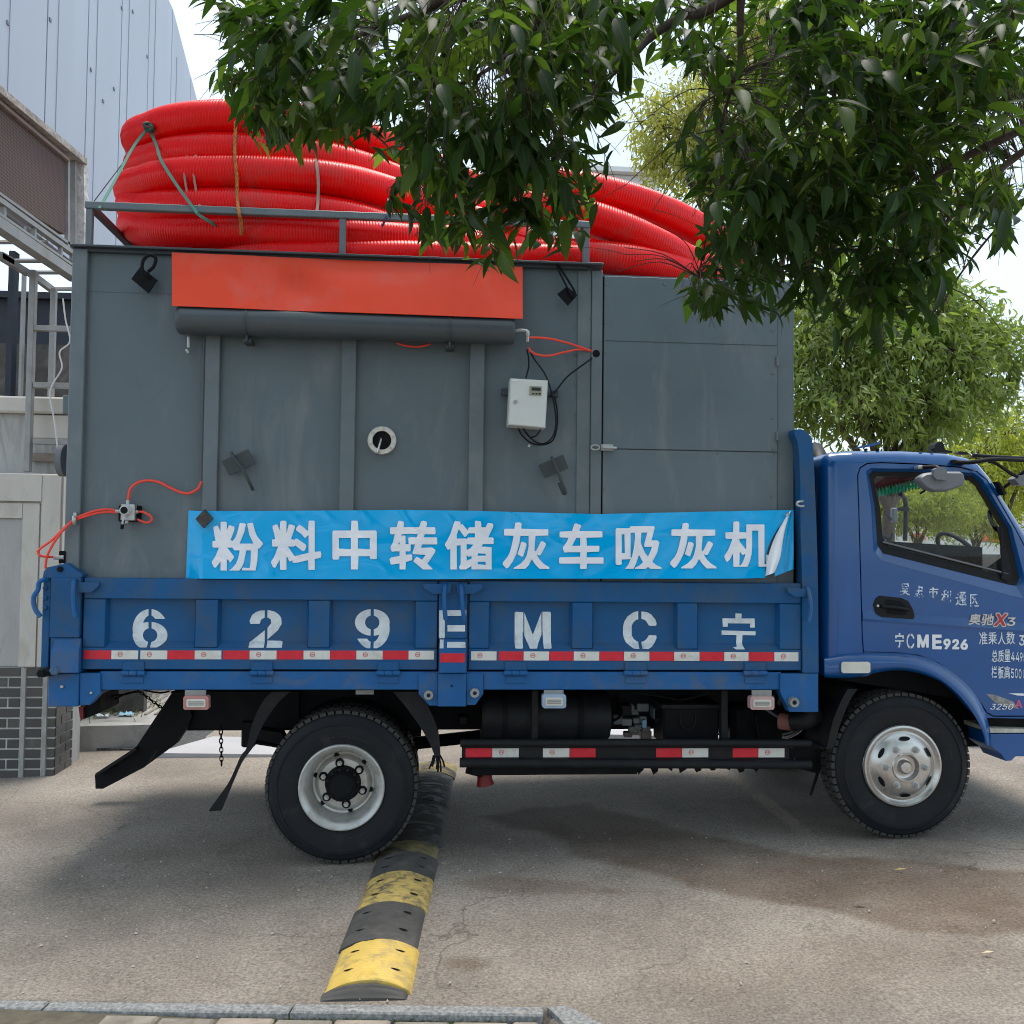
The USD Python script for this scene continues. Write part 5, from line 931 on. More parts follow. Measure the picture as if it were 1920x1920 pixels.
for ch, a, b, c, d in (('准', 1836, 1185, 1851, 1209), ('乘', 1853.5, 1185, 1868.5, 1208), ('人', 1871, 1186, 1885, 1208), ('数', 1887, 1184, 1902.5, 1208), ('3', 1910, 1190, 1921, 1211), ('总', 1859.5, 1219, 1870, 1241), ('质', 1871.5, 1219, 1882, 1241), ('量', 1883.5, 1218, 1894, 1241), ('4', 1895, 1222, 1903, 1240), ('4', 1904, 1222, 1911.5, 1241), ('9', 1912, 1223, 1917.5, 1241), ('5', 1918.5, 1224, 1925, 1242), ('栏', 1859, 1249, 1869, 1271), ('板', 1871, 1249, 1881.5, 1272), ('高', 1883, 1249, 1893.5, 1272), ('5', 1895, 1253, 1901.5, 1272), ('0', 1902.5, 1253, 1908.5, 1272), ('0', 1909.5, 1254, 1915.5, 1273), ('0', 1918, 1254, 1923, 1273)):
    g = glyph_px(ch, a, b, c, d); g = g.buffer(-.55) if ch in '34950' else g.buffer(.12)
    obj('lettering', MB().prism(to_plane(g, YC-.0008), YC-.002, YC-.0008), stencil, dr)
bd = dtext('奥', 1815, 1151, 1836, 1171, chrome, th=.006, sh=.18, fat=.35, name='badge'); dtext('驰', 1838, 1151, 1860, 1172, chrome, th=.006, sh=.18, fat=.35, name='badge')
dtext('X', 1862, 1150, 1884, 1174, chrome, th=.006, sh=.2, fat=1.4, name='badge'); dtext('X', 1862, 1150, 1884, 1174, M('badge_red', (.40, .02, .03), .3), th=.008, sh=.2, fat=-.4, name='badge'); dtext('3', 1885, 1157, 1902, 1174, chrome, th=.006, sh=.15, fat=-.6, name='badge')
for i, ch in enumerate('3250'):
    g = glyph_px(ch, 1855+i*11, 1319, 1865+i*11, 1331, .35).buffer(-.7); obj('lettering', MB().prism(to_plane(g, YC-.001), YC-.003, YC-.001), white_paint, dr)
dtext('A', 1903, 1312, 1917, 1328, M('decal_pink', (.55, .08, .16), .4), fat=-.3)
obj('decal', MB().pprism([(1849, 1301), (1866, 1303), (1899, 1315), (1910, 1329), (1884, 1325), (1864, 1316)], YC-.0018, YC-.0006), M('decal_silver', (.25, .25, .25), .3, .5, var=.5, scale=30), dr); obj('decal', MB().pprism([(1891, 1300), (1910, 1300), (1930, 1301), (1930, 1305), (1908, 1304)], YC-.0018, YC-.0006), white_paint, dr)
# mirrors, roof pieces
mr = [(1721, 900), (1727, 892), (1736, 886.5), (1766, 883), (1803, 883.5), (1809, 888), (1812, 900), (1808, 911), (1779, 921.5), (1752, 922), (1738, 917)]
mpg = poly(mr, -.18); h = []
for dy, sc in ((0, -.012), (.012, -.003), (.03, 0), (.06, -.004), (.085, -.02)):
    q = mpg.buffer(sc, join_style=2) if sc else mpg; h += [(x, -.18+dy, z) for x, z in q.exterior.coords]
mi = T('mirror', m3.Manifold.hull_points(np.array(h)), plastic, smooth=40)
obj('mount', MB().pprism([(1752, 880), (1757, 877), (1771, 876), (1775, 880), (1777, 895), (1774, 900), (1756, 899), (1751, 893)], -.20, -.17), plastic, mi)
obj('arm', MB().ptube([(1722, 876, .04), (1738, 876, -.02), (1756, 876, -.10), (1762, 884, -.13)], .012, 8, 4), rubber, mi); obj('bracket', MB().pbox(1722, 873, 1740, 879, .0, .055, .003), steel, mi); obj('drop_arm', MB().ptube([(1726, 925, -.1), (1734, 920, -.13)], .006, 6), rubber, mi)
arm = T('mirror_bracket', MB().ptube([(1791, 866, .03), (1810, 867, -.01), (1828, 866, -.08), (1860, 861, -.12), (1900, 862, -.12), (2000, 867, -.12)], .012, 8, 5), rubber, smooth=40)
obj('bar', MB().ptube([(1824, 853, .12), (1860, 856, .10), (1920, 859, .10), (2000, 862, .1)], .010, 8, 4), rubber, arm); obj('bar', MB().ptube([(1854, 866, -.1), (1866, 868, -.1), (1893, 886, -.1), (1908, 894, -.1)], .010, 8, 4), rubber, arm)
obj('bar', MB().ptube([(1884, 913, .04), (1906, 895, -.06), (1928, 878, -.1)], .010, 8, 4), rubber, arm); obj('foot', MB().pprism([(1788, 862), (1806, 863), (1814, 869), (1806, 871), (1788, 869)], .02, .06), rubber, arm); obj('foot', MB().pprism([(1870, 903), (1876, 905), (1888, 926), (1883, 928)], .03, .08), rubber, arm)
obj('front_mirror', MB().pprism([(1902, 898), (1912, 891), (1940, 888), (1960, 900), (1940, 910), (1912, 909)], -.1, -.03), plastic, arm)
T('roof_flap', MB().tm(trimesh.convex.convex_hull(np.array([at(1601, 842, .6), at(1604, 839, .6), at(1648, 828, .6), at(1651, 831, .6), at(1640, 836, .6), at(1601, 842, 1.3), at(1604, 839, 1.3), at(1648, 828, 1.3), at(1651, 831, 1.3), at(1640, 836, 1.3)]))), cab_blue)
T('roof_horn', MB().pprism([(1750, 846), (1754, 833), (1760, 828), (1766, 828), (1770, 833), (1772, 843), (1786, 846), (1786, 849), (1750, 848)], .5, .58), rubber); T('roof_aerial', MB().pprism([(1794, 850), (1800, 846), (1812, 847), (1818, 852)], .5, .56), rubber)
for px in (1625, 1647, 1729, 1751): T('roof_clip', MB().pbox(px-2, 841, px+2, 845, .10, .12, 0), black)
# intake between bed and cab
iv = T('intake_duct', MB().pbox(1527, 866, 1549, 1262, .22, .42, .02), rubber); obj('elbow', MB().ptube([(1537, 905, .3), (1537, 868, .32), (1530, 850, .5), (1528, 845, .8)], .055, 14, 4), rubber, iv, smooth=40)
lv = obj('louvre_box', MB().pbox(1530, 904, 1545, 978, .17, .22, .008), rubber, iv)
for k in range(14): obj('slat', MB().pbox(1530, 913+k*4.4, 1537, 915+k*4.4, .164, .17, 0), plastic, iv)
# cab interior
sw = MB().tube([at(1800, 1040, .6)+np.array([.19*math.cos(t)*.55, .19*math.sin(t), -.19*math.cos(t)*.7+.0]) for t in np.arange(28)*2*math.pi/28], .014, 8, closed=True)
T('steering_wheel', sw, interior)
T('seat', MB().tm(trimesh.convex.convex_hull(np.array([at(a, b, y) for y in (.25, .75) for a, b in ((1600, 960), (1628, 965), (1648, 1060), (1700, 1075), (1705, 1100), (1600, 1100))]))), interior)
for q in ([(1660, 960, .24), (1672, 975, .24)], [(1650, 1000, .24), (1668, 1012, .24), (1674, 1000, .24)]): T('seat_belt', MB().ptube(q, .008, 6), plastic)
T('dashboard', MB().pprism([(1852, 1063), (1885, 1040), (1950, 1060), (1950, 1180), (1840, 1180)], .25, 1.7), interior); T('window_film', MB().pprism([(1652, 1014), (1842, 1026), (1842, 1075), (1664, 1026)], .100, .102), film_m)
T('grab_handle', MB().ptube([(1856, 957, .14), (1856, 970, .14), (1866, 990, .14), (1876, 998, .14), (1879, 994, .14)], .012, 8, 4), interior)
T('curtain_rail', MB().pprism([(1640, 896), (1722, 893), (1722, 898), (1650, 918), (1645, 940), (1640, 925)], .16, .18), curtain)
for i in range(13):
    px = 1648+i*6.3; py = 914-i*1.35; m = MB(); a, b, c = at(px, py, .155), at(px+.5, py+11, .155), at(px, py+19, .155); m.tube([a, a*.5+b*.5, b, c], [.003, .006, .011, .004], 6); T('tassel', m, tassel)
for i in range(8): T('curtain_rail', MB().pbox(1822+i*0, 900+i*0, 1823, 901, .2, .21, 0), curtain) if i < 0 else None
T('cab_ceiling', MB().pprism([(1600, 872), (1830, 878), (1840, 890), (1640, 886)], .12, 1.85), interior)
T('far_mirror_pole', MB().ptube([(1688, 926, 2.05), (1696, 935, 2.15), (1698, 955, 2.2), (1697, 1014, 2.2)], .018, 8, 4), rubber); T('far_mirror', MB().pbox(1674, 952, 1684, 980, 2.15, 2.2, .01), plastic); T('far_mirror_clamp', MB().pbox(1690, 950, 1706, 958, 2.17, 2.23, .006), rubber)
T('far_mirror_arm', MB().ptube([(1692, 954, 2.2), (1676, 955, 2.2), (1674, 962, 2.2)], .01, 6), rubber)
# ---------------------------------------------------------------- grey container
CY, CY2 = .075, 1.98
ctn = thing('storage_container', 'big grey steel dust storage container with orange red sign panel, standing in the truck bed', 'container', (0, 1, zHinge))
def C(name, mesh, mat, par=None, **k): return obj(name, mesh, mat, par or ctn, **k)
xl, xm, xr = X(131, 850, CY), X(1107, 800, CY), X(1488, 800, CY)
zb0 = zHinge+.0
ztL, ztR = Z(640, 481, CY), Z(1300, 521, CY)
sh = C('shell', MB().box(xl, xm, CY, CY2, zb0, ztL-.012), grey_paint)
cabn = C('front_cabinet', MB().box(xm+.001, xr, CY, CY2, zb0, ztR), grey_paint)
C('corner_post', MB().box(xl-.004, X(158, 850, CY), CY-.035, CY+.03, zb0, ztL-.016, .004), grey_trim)
C('divider_post', MB().box(X(1107, 800, CY), X(1127.5, 800, CY), CY-.012, CY-.0005, zb0, ztR+.02, .003), grey_trim)
C('divider_flange', MB().box(X(1081, 800, CY), X(1106, 800, CY), CY-.006, CY-.0005, zb0, ztL-.03, .002), grey_trim)
for a, b, y0 in ((384, 411.5, 636), (639.5, 666.5, 640), (879.5, 906.5, 648)): C('wall_rib', MB().box(X(a, 800, CY), X(b, 800, CY), CY-.030, CY-.0005, zb0, Z((a+b)/2, y0-40, CY), .003), grey_trim)
C('wall_seam', MB().pbox(150, 547, 322, 548.5, CY-.002, CY+.001, 0), grey_trim)
tf = C('top_flange', MB().box(xl-.01, X(1132, 497, CY-.05), CY-.06, CY+.10, ztL-.012, ztL, .002), flange_dark)
C('under_flange', MB().box(xl, xm-.03, CY-.03, CY-.0005, ztL-.03, ztL-.0125), flange_dark)
# railing
zr = Z(640, 405, CY); rb0, rb1 = Z(640, 399, CY), Z(640, 412, CY)
xa = X(162, 390, CY); xe = X(1104, 430, CY)
rl = C('roof_railing', MB().box(xa, xe, CY-.03, CY+.01, rb1, rb0, .004), grey_trim)
for px in (169, 643, 1098): obj('post', MB().box(X(px-6, 440, CY), X(px+6, 440, CY), CY-.026, CY+.008, ztL, rb1-.0005, .003), grey_trim, rl)
obj('side_rail', MB().box(xa+.002, xa+.04, CY+.012, CY2, rb1+.003, rb0-.003, .003), maroon, rl); obj('far_rail', MB().box(xa, xe, CY2-.04, CY2, rb1, rb0, .003), grey_trim, rl)
for x_ in (xa, xe-.04): obj('post', MB().box(x_, x_+.035, CY2-.035, CY2-.005, ztL, rb1), grey_trim, rl)
# door
dx0, dx1 = X(1130.5, 800, CY), X(1456, 800, CY); zm = Z(1290, 845, CY)
dz1 = Z(1290, 524, CY)
cdoor = C('cabinet_door', MB().box(dx0, dx1, CY-.012, CY-.001, zm+.0025, dz1, .0015), grey_paint)
zq = Z(1290, 644, CY); obj('door_seam', MB().box(dx0+.004, dx1-.004, CY-.0135, CY-.0118, zq-.0012, zq+.0012), flange_dark, cdoor)
C('lower_panel', MB().box(dx0, dx1, CY-.012, CY-.001, zb0, zm-.0025, .0015), grey_paint)
C('door_gap', MB().box(dx0-.009, dx0-.001, CY-.0015, CY+.001, zb0, dz1), black); C('door_gap', MB().box(dx1+.001, dx1+.005, CY-.0015, CY+.001, zb0, dz1), black)
for y in (560, 677, 817): obj('hinge', MB().tube([at(1457.5, y-8, CY-.016), at(1457.5, y+9, CY-.016)], .008, 10), grey_trim, cdoor)
for px, py in ((1138, 533), (1246, 533), (1350, 533), (1448, 535), (1135, 605), (1136, 660), (1134, 745), (1448, 620), (1449, 700), (1449, 784), (1449, 842), (1452, 851), (1345, 843), (1133, 916), (1446, 931), (1345, 850)): bolt(px, py, CY-.012, .0065, cdoor, grey_trim, .004)
for px, y0 in ((1079, 500), (1108, 540)):
    for k in range(8): bolt(px, y0+k*55, CY-.006 if px < 1100 else CY-.012, .0045, ctn, grey_trim, .003)
lt = C('door_latch', MB().tube([at(1130, 839, CY-.03), at(1156, 840, CY-.03)], .008, 8), steel); obj('hasp', MB().pbox(1127, 833, 1150, 845, CY-.024, CY-.012, .002), steel, lt)
obj('ring', MB().tube([at(1116, 839, CY-.03)+np.array([.024*math.cos(t), 0, .013*math.sin(t)]) for t in np.arange(14)*2*math.pi/14], .0055, 6, closed=True), steel, lt)
# orange red sheet and cylinder
a, b, c, d = at(323, 474, .03), at(980, 500, .03), at(980, 598, -.075), at(322, 573, -.075)
nx, nz_ = 60, 12; U, V = np.meshgrid(np.linspace(0, 1, nx), np.linspace(0, 1, nz_), indexing='ij')
P = (a*(1-U[..., None])+b*U[..., None])*(1-V[..., None])+(d*(1-U[..., None])+c*U[..., None])*V[..., None]
dent = .026*np.exp(-(((U-.35)/.06)**2+((V-.55)/.3)**2))+.020*(meshkit.noise(np.stack([U*6, V*2, U*0], -1), 4)-.5)
P[..., 1] += dent; Q = P+np.array([0, .004, -.001]); I = np.arange(nx*nz_).reshape(nx, nz_); O = nx*nz_
F = list(np.stack([I[:-1, :-1].ravel(), I[:-1, 1:].ravel(), I[1:, 1:].ravel(), I[1:, :-1].ravel()], 1)); F += [tuple(np.array(q)[::-1]+O) for q in list(F)]
bd_ = list(I[:, 0])+list(I[-1, 1:])+list(I[-2::-1, -1])+list(I[0, -2:0:-1])
F += [(bd_[k], bd_[(k+1) % len(bd_)], bd_[(k+1) % len(bd_)]+O, bd_[k]+O) for k in range(len(bd_))]
C('sign_panel', MB().add(np.vstack([P.reshape(-1, 3), Q.reshape(-1, 3)]), F), orange_red, smooth=40)
YT = -.005; p0, p1 = at(333, 600, YT), at(965, 621, YT); p1[2] = p1[2]*.5+p0[2]*.5+.0; rr = .0775
dd = (p1-p0)/np.linalg.norm(p1-p0); pts = [p0+dd*k for k in (0, .004, .012, .03)]+[p0+dd*.6*np.linalg.norm(p1-p0)]+[p1-dd*k for k in (.03, .012, .004, 0)]
cyl = C('air_receiver', MB().tube(pts, [rr*.8, rr*.9, rr*.97, rr, rr, rr, rr*.97, rr*.9, rr*.8], 36), tube_grey, smooth=40)
for px in (462, 841):
    t = (px-333)/(965-333.); q = p0*(1-t)+p1*t
    obj('strap', MB().tube([q-[.004, 0, 0], q+[.004, 0, 0]], rr+.004, 36), flange_dark, cyl, smooth=40)
    obj('bracket', MB().box(q[0]-.022, q[0]+.022, -.02, CY-.001, q[2]-rr-.035, q[2]-rr-.012, .003), flange_dark, cyl); obj('bracket_bolt', MB().tube([q+[0, -.02, -rr-.03], q+[0, -.02, -rr+.02]], .008, 8), flange_dark, cyl)
e0 = p1+dd*.0
obj('elbow', MB().tube(spline([e0, e0+[.05, 0, .003], e0+[.068, 0, -.004], e0+[.07, 0, -.03], e0+[.07, 0, -.06]], 4), [.010]*8+[.014]*4+[.010]*5, 10), steel, cyl, smooth=40)
dv = C('drain_valve', MB().tube([at(354, 632, .03), at(354, 652, .03)], .010, 10), steel); obj('tap', MB().tube([at(349, 655, .02), at(354, 662, .02)], .008, 8), steel, dv)
C('conduit', MB().tube([at(383, 636, CY-.02), at(377.5, 905, CY-.02)], .011, 10), tube_grey, smooth=40)
# pneumatic lines
def line(pts, r, mat, name='air_line', n=8): return C(name, MB().ptube(pts, r, n, 8), mat, smooth=50)
line([(377.5, 903, .05), (372, 915, .04), (358, 924, .035), (342, 924, .035), (322, 916, .035), (298, 904, .035), (276, 901, .035), (256, 906, .035), (244, 918, .035), (240, 940, .04)], .0075, airline)
line([(222, 958, .03), (200, 955, .025), (178, 958, .02), (152, 967, .02), (139, 974, .02), (118, 992, .0), (98, 1012, -.02), (75, 1029, -.03), (71, 1036, -.03), (76, 1042, -.03), (90, 1044, .0), (108, 1044, .05)], .0065, airline)
line([(222, 961, .03), (200, 960, .028), (178, 963, .022), (152, 971, .02), (139, 977, .02), (122, 990, .0), (106, 1010, -.02), (93, 1032, -.02), (87, 1048, -.01), (85, 1066, .0)], .0065, airline)
line([(257, 960, .03), (268, 960, .025), (280, 966, .02), (285, 973, .02), (280, 979, .02), (270, 979, .025), (258, 974, .03)], .0065, airline)
line([(990, 633, .0), (1004, 633, .01), (1030, 635, .02), (1060, 642, .03), (1095, 653, .05), (1117, 661, .09)], .0065, airline)
line([(991, 652, .0), (996, 659, .01), (1008, 665, .02), (1030, 667, .025), (1060, 660, .03), (1090, 655, .05), (1117, 662, .09)], .0065, airline)
line([(745, 643, .05), (760, 648, .04), (785, 650, .04), (806, 645, .05)], .006, airline)
vv = C('hand_valve', MB().pbox(226, 945, 252, 976, .0, .045, .004), steel)
obj('back_plate', MB().pbox(222, 948, 263, 978, .046, CY-.001, .002), black, vv); x, z = xz(236, 957, .0)
obj('knob', MB().lathe(x, z, [(.0001, -.03), (.022, -.03), (.026, -.025), (.028, .0)], 20), box_white, vv, smooth=40); obj('knob_cap', MB().lathe(x, z, [(.0001, -.034), (.018, -.034), (.019, -.0302)], 18), black, vv)
obj('lever', MB().ptube([(234, 965, -.02), (231, 975, -.03), (229, 984, -.035)], .005, 8), steel, vv); obj('grip', MB().ptube([(229.5, 983, -.035), (228.5, 992, -.036)], .009, 8), black, vv)
for q in ([(217, 958.5, .025), (227, 959, .025)], [(251, 960, .025), (259, 960, .025)], [(240, 938, .025), (240, 946, .025)], [(238, 976, .025), (238, 981, .025)]): obj('fitting', MB().tube([at(*p) for p in q], .010, 8), steel, vv)
C('pipe_clip', MB().pbox(137, 961, 143, 984, .015, .035, .002), steel); C('clip_band', MB().ptube([(139, 968, .01), (139, 975, .0), (139.5, 982, .01)], .010, 8), steel)
cf = C('coupling', MB().tube([at(101, 1045, .03), at(120, 1045, .03)], .012, 8), steel); obj('block', MB().pbox(110, 1033, 122, 1056, .03, .06, .003), black, cf)
# tie down hooks
def hook(plate, rod, mat, py=.02, r=.009):
    h = C('lashing_hook', MB().pprism(plate, py, py+.008), mat)
    obj('rod', MB().ptube([(a, b, c) for a, b, c in rod], r, 8, 5), mat, h, smooth=40)
hook([(246, 523), (263, 500), (295, 525), (278, 550)], [(280, 520, 0), (268, 508, -.02), (268, 490, -.02), (280, 478, -.01), (292, 484, .0), (288, 500, 0), (277, 510, 0)], black, .01)
hook([(1045, 551), (1063, 537), (1083, 553), (1065, 573)], [(1043, 495, .05), (1055, 510, .03), (1078, 548, .02), (1073, 556, .01), (1064, 540, .01), (1044, 500, .03)], black, .015, .006)
hook([(415, 865), (465, 842), (478.5, 868), (430, 892)], [(433, 848, .0), (440, 860, -.01), (455, 880, -.01), (468, 905, .0), (474, 918, .04)], hook_dark); hook([(1010, 872), (1056, 852), (1066, 878), (1022, 897)], [(1034, 856, .0), (1042, 875, -.01), (1052, 900, -.01), (1060, 922, .0), (1056, 924, .03), (1048, 905, .03)], hook_dark)
# inspection port
x, z = xz(716, 825.5, CY-.02)
pt = C('inspection_port', MB().lathe(x, z, [(.050, CY-.016), (.052, CY-.022), (.074, CY-.022), (.078, CY-.018), (.078, CY)], 40), M('port_steel', (.60, .56, .50), .35, .6, var=.15, scale=30), smooth=35)
obj('lens', MB().lathe(x, z, [(.0001, CY-.010), (.051, CY-.010), (.051, CY)], 32), black, pt)
for i in range(6): q = math.radians(20+60*i); obj('bolt', MB().lathe(x+.064*math.cos(q), z+.064*math.sin(q), [(.0001, CY-.027), (.006, CY-.027), (.0065, CY-.021)], 6), steel, pt)
obj('wiper_lever', MB().ptube([(714, 822, CY-.02), (714, 826, CY-.04), (708, 847, CY-.045), (708, 850, CY-.03)], .0055, 8), chrome, pt)
# control box
Yb = CY-.15
bx = C('control_box', MB().prism(poly([(957, 709.5), (1027.5, 713.5), (1022.5, 802.5), (952.5, 796.5)], Yb), Yb, CY-.03), box_white)
obj('door', MB().prism(poly([(958.5, 711.5), (1026, 715), (1021.2, 800.5), (954.2, 795)], Yb-.004), Yb-.005, Yb-.0005), box_white, bx)
obj('display', MB().pprism([(993, 723.5), (1016, 724.5), (1015, 742), (992, 741)], Yb-.0075, Yb-.0052), M('display_frame', (.30, .30, .24), .4), bx); obj('screen', MB().pprism([(997, 726), (1014, 727), (1013.5, 733), (996.5, 732)], Yb-.009, Yb-.0076), display, bx)
for k in range(3): obj('button', MB().pbox(998+k*6, 737, 1001.5+k*6, 739.5, Yb-.009, Yb-.0076, 0), black, bx)
x, z = xz(966.5, 753.5, Yb); obj('lock', MB().lathe(x, z, [(.0001, Yb-.009), (.010, Yb-.009), (.011, Yb-.005)], 14), steel, bx); obj('tag', MB().pbox(959, 711.5, 970, 715, Yb-.0068, Yb-.0051, 0), white_paint, bx)
obj('bracket', MB().pbox(940, 733, 1047, 742, CY-.03, CY-.02, .002), flange_dark, bx); obj('bracket', MB().pbox(940, 728, 953, 740, CY-.028, CY-.001, .002), flange_dark, bx); obj('bracket', MB().pbox(1034, 732, 1047, 744, CY-.028, CY-.001, .002), flange_dark, bx)
cable = rubber
line([(988, 655, .03), (991, 672, .04), (991, 690, .04), (986, 708, .02)], .0045, cable, 'cable', 6); line([(994, 660, .03), (1003, 675, .03), (1022, 702, .02), (1034, 735, .01), (1041, 770, .01), (1042, 800, .01), (1034, 822, .01), (1018, 832, .01), (1000, 826, .01), (984, 808, .02), (980, 798, .02)], .0050, cable, 'cable', 6)
line([(1040, 745, .03), (1045, 772, .02), (1044, 802, .02), (1036, 826, .02), (1016, 834, .02), (995, 830, .02), (978, 815, .03), (970, 798, .03)], .0045, cable, 'cable', 6); line([(1113, 668, .08), (1104, 676, .05), (1082, 692, .04), (1062, 708, .04), (1042, 733, .04), (1030, 744, .02)], .0045, cable, 'cable', 6); line([(1014, 804, .0), (1006, 816, .01), (994, 820, .02), (986, 812, .02)], .004, cable, 'cable', 6)
C('cable_end', MB().tube([at(993, 834, .02), at(991, 838, .02)], .007, 6), steel); x, z = xz(1118, 663, CY-.013); C('cable_hole', MB().lathe(x, z, [(.0001, CY-.0135), (.019, CY-.0135), (.021, CY-.0128)], 20), black)
C('rear_box', MB().box(X(117, 760, .3), xl, .3, .6, Z(120, 776, .3), Z(120, 741, .3), .004), grey_trim); C('rear_wheel', MB().tube([(X(120, 865, .4), .35, Z(120, 865, .4)), (X(131, 865, .4), .35, Z(120, 865, .4))], .09, 24), plastic, smooth=40)
C('base_beam', MB().box(xl+.02, xr-.02, CY-.01, CY-.001, zb0, zTop-.03), black)

# ---------------------------------------------------------------- banner
BN = thing('banner', 'glossy sky blue plastic banner with white Chinese characters, hung across the container', 'banner', (0, 0, zTop))
bx0 = 352
def bsurf(px, py):
    """depth of the hanging sheet"""
    u = px/1000.; v = (py-955)/130.
    w = meshkit.noise(np.array([[u*9, v*1.2, 2.]]), 11)[0]-.5; w2 = meshkit.noise(np.array([[u*26+v*3, v*3, 5.]]), 12)[0]-.5
    amp = .045 if px < 960 else .024
    e = np.clip((px-352)/25, 0, 1)
    cr_ = abs(meshkit.noise(np.array([[u*14-v*2, v*2.2+u*3, 8.]]), 15)[0]-.5)
    base_ = .030-.055*np.clip(v, 0, 1)**1.5+amp*w*1.2+.012*w2-(.05 if px < 800 else .02)*max(0, .12-cr_)
    return min(base_*e+.055*(1-e), .058)+(-.03*np.clip((px-1400)/60, 0, 1)*v)
def bpt(px, py, off=0.): return at(px, py, bsurf(px, py)-off)
top = lambda px: np.interp(px, [350, 370, 500, 640, 760, 900, 1000, 1120, 1300, 1486], [957, 958, 958, 957, 956, 958, 961, 964, 960, 956])
bot = lambda px: np.interp(px, [350, 600, 800, 1000, 1200, 1380, 1440, 1470], [1085, 1086, 1086, 1085, 1085, 1085, 1083, 1078])
nx, nz_ = 300, 36; V = []; 
for i in range(nx):
    for j in range(nz_):
        v = j/(nz_-1); rgt = 1487-v*52-18*math.sin(v*math.pi); l = 353.5-5*v; px = l+(rgt-l)*i/(nx-1); V.append(bpt(px, top(px)+(bot(px)-top(px))*v))
I = np.arange(nx*nz_).reshape(nx, nz_); F = np.stack([I[:-1, :-1].ravel(), I[:-1, 1:].ravel(), I[1:, 1:].ravel(), I[1:, :-1].ravel()], 1)
obj('sheet', MB().add(V, F), banner_blue, BN, smooth=True)
mb = MB(); rows_ = []
for v in np.linspace(0, 1, 14):
    c = (1484-v*46-10*math.sin(v*math.pi), 958+v*122); w = 2+22*math.sin(v*math.pi*.62)**1.2*(1-.5*max(0, v-.75)*4*.5)
    y = bsurf(*c)-.02*v; rows_.append([at(c[0]-3+t*w, c[1]-t*6*v, y-.045*math.sin(t*math.pi)*v-.006) for t in np.linspace(0, 1, 9)])
V = np.array(rows_).reshape(-1, 3); I = np.arange(14*9).reshape(14, 9); obj('folded_edge', MB().add(V, np.stack([I[:-1, :-1].ravel(), I[1:, :-1].ravel(), I[1:, 1:].ravel(), I[:-1, 1:].ravel()], 1)), banner_white, BN, smooth=True)
V = []
for v in np.linspace(0, 1, 14):
    for t in np.linspace(0, 1, 7): px = (1470-v*18)+(1488-1470+v*18)*t; V.append(at(px, 957+v*(124-14*t), .030+.01*math.sin(t*9+v*4)-.01*v))
I = np.arange(14*7).reshape(14, 7); obj('back_flap', MB().add(V, np.stack([I[:-1, :-1].ravel(), I[1:, :-1].ravel(), I[1:, 1:].ravel(), I[:-1, 1:].ravel()], 1)), banner_blue, BN, smooth=True)
for ch, a, b, c, d in (('粉', 397, 978, 493, 1070), ('料', 508, 976, 603, 1069), ('中', 623, 976, 707, 1068), ('转', 730, 976, 820, 1068), ('储', 834, 976, 926, 1068), ('灰', 942, 979, 1031, 1067), ('车', 1048, 981, 1132, 1067), ('吸', 1154, 986, 1241, 1067), ('灰', 1256, 980, 1344, 1066), ('机', 1358, 977, 1447, 1063)):
    g = glyph_px(ch, a, b, c, d).buffer(-.35, join_style=2); m = MB()
    for p in getattr(g, 'geoms', [g]):
        for i, jj in [(i, jj) for i in range(int(a)-4, int(c)+6, 4) for jj in range(int(b)-4, int(d)+6, 4)]:
            q = p.intersection(sbox(i, jj, i+4, jj+4))
            for s in getattr(q, 'geoms', [q]):
                if s.geom_type != 'Polygon' or s.area < .05: continue
                v, f = trimesh.creation.triangulate_polygon(s, engine='earcut')
                if len(f): m.add([bpt(x, y, .0045) for x, y in v], np.asarray(f)[:, ::-1])
    obj('character', m, banner_white, BN)
mg = MB().prism(poly([(366, 973), (383, 955), (398, 972), (381, 990)], -.005), -.005, .025)
obj('magnet_block', mg, M('magnet_black', (.03, .028, .027), .5, dirt=(.12, .09, .06), dscale=30), label='square black magnet turned on its corner, pinning the banner at its left end', cat='magnet')
x, z = xz(1475, 965, .0); obj('eyelet', MB().lathe(x, z, [(.004, -.012), (.009, -.014), (.011, -.008)], 14), steel, BN)

# ---------------------------------------------------------------- red hoses
def hose(path, r, pitch=.0155, n=18):
    P = spline(path, 24, closed=True); L = np.linalg.norm(np.roll(P, -1, 0)-P, axis=1); S = np.concatenate([[0], np.cumsum(L)]); tot = S[-1]
    nrib = int(tot/pitch); k = 3; s = np.arange(nrib*k)*tot/(nrib*k); PP = np.vstack([P, P[:1]])
    Q = np.stack([np.interp(s, S, PP[:, i]) for i in range(3)], 1)
    R = r*np.where(np.arange(nrib*k) % k == 0, .955, 1.0)
    return MB().tube(Q, R, n, closed=True)
def coil(name, label, loops, r, Yback):
    t = thing(name, label, 'hose coil', (0, .8, ztL), group=None)
    for pts, zo in loops:
        fr = [at(*p) for p in pts]; zbk = np.mean([p[2] for p in fr])+zo
        xs = [fr[-1][0]-.02, fr[-1][0]*.6+fr[0][0]*.4, fr[-1][0]*.35+fr[0][0]*.65, fr[0][0]+.10]
        bk = [np.array([xs[0]+.0, Yback-.08, fr[-1][2]+.02]), np.array([xs[1], Yback, zbk]), np.array([xs[2], Yback, zbk]), np.array([xs[3], Yback-.2, (zbk+fr[0][2])/2])]
        obj('hose_loop', hose(fr+bk, r), hose_red, t, smooth=True)
    return t
HR = .104
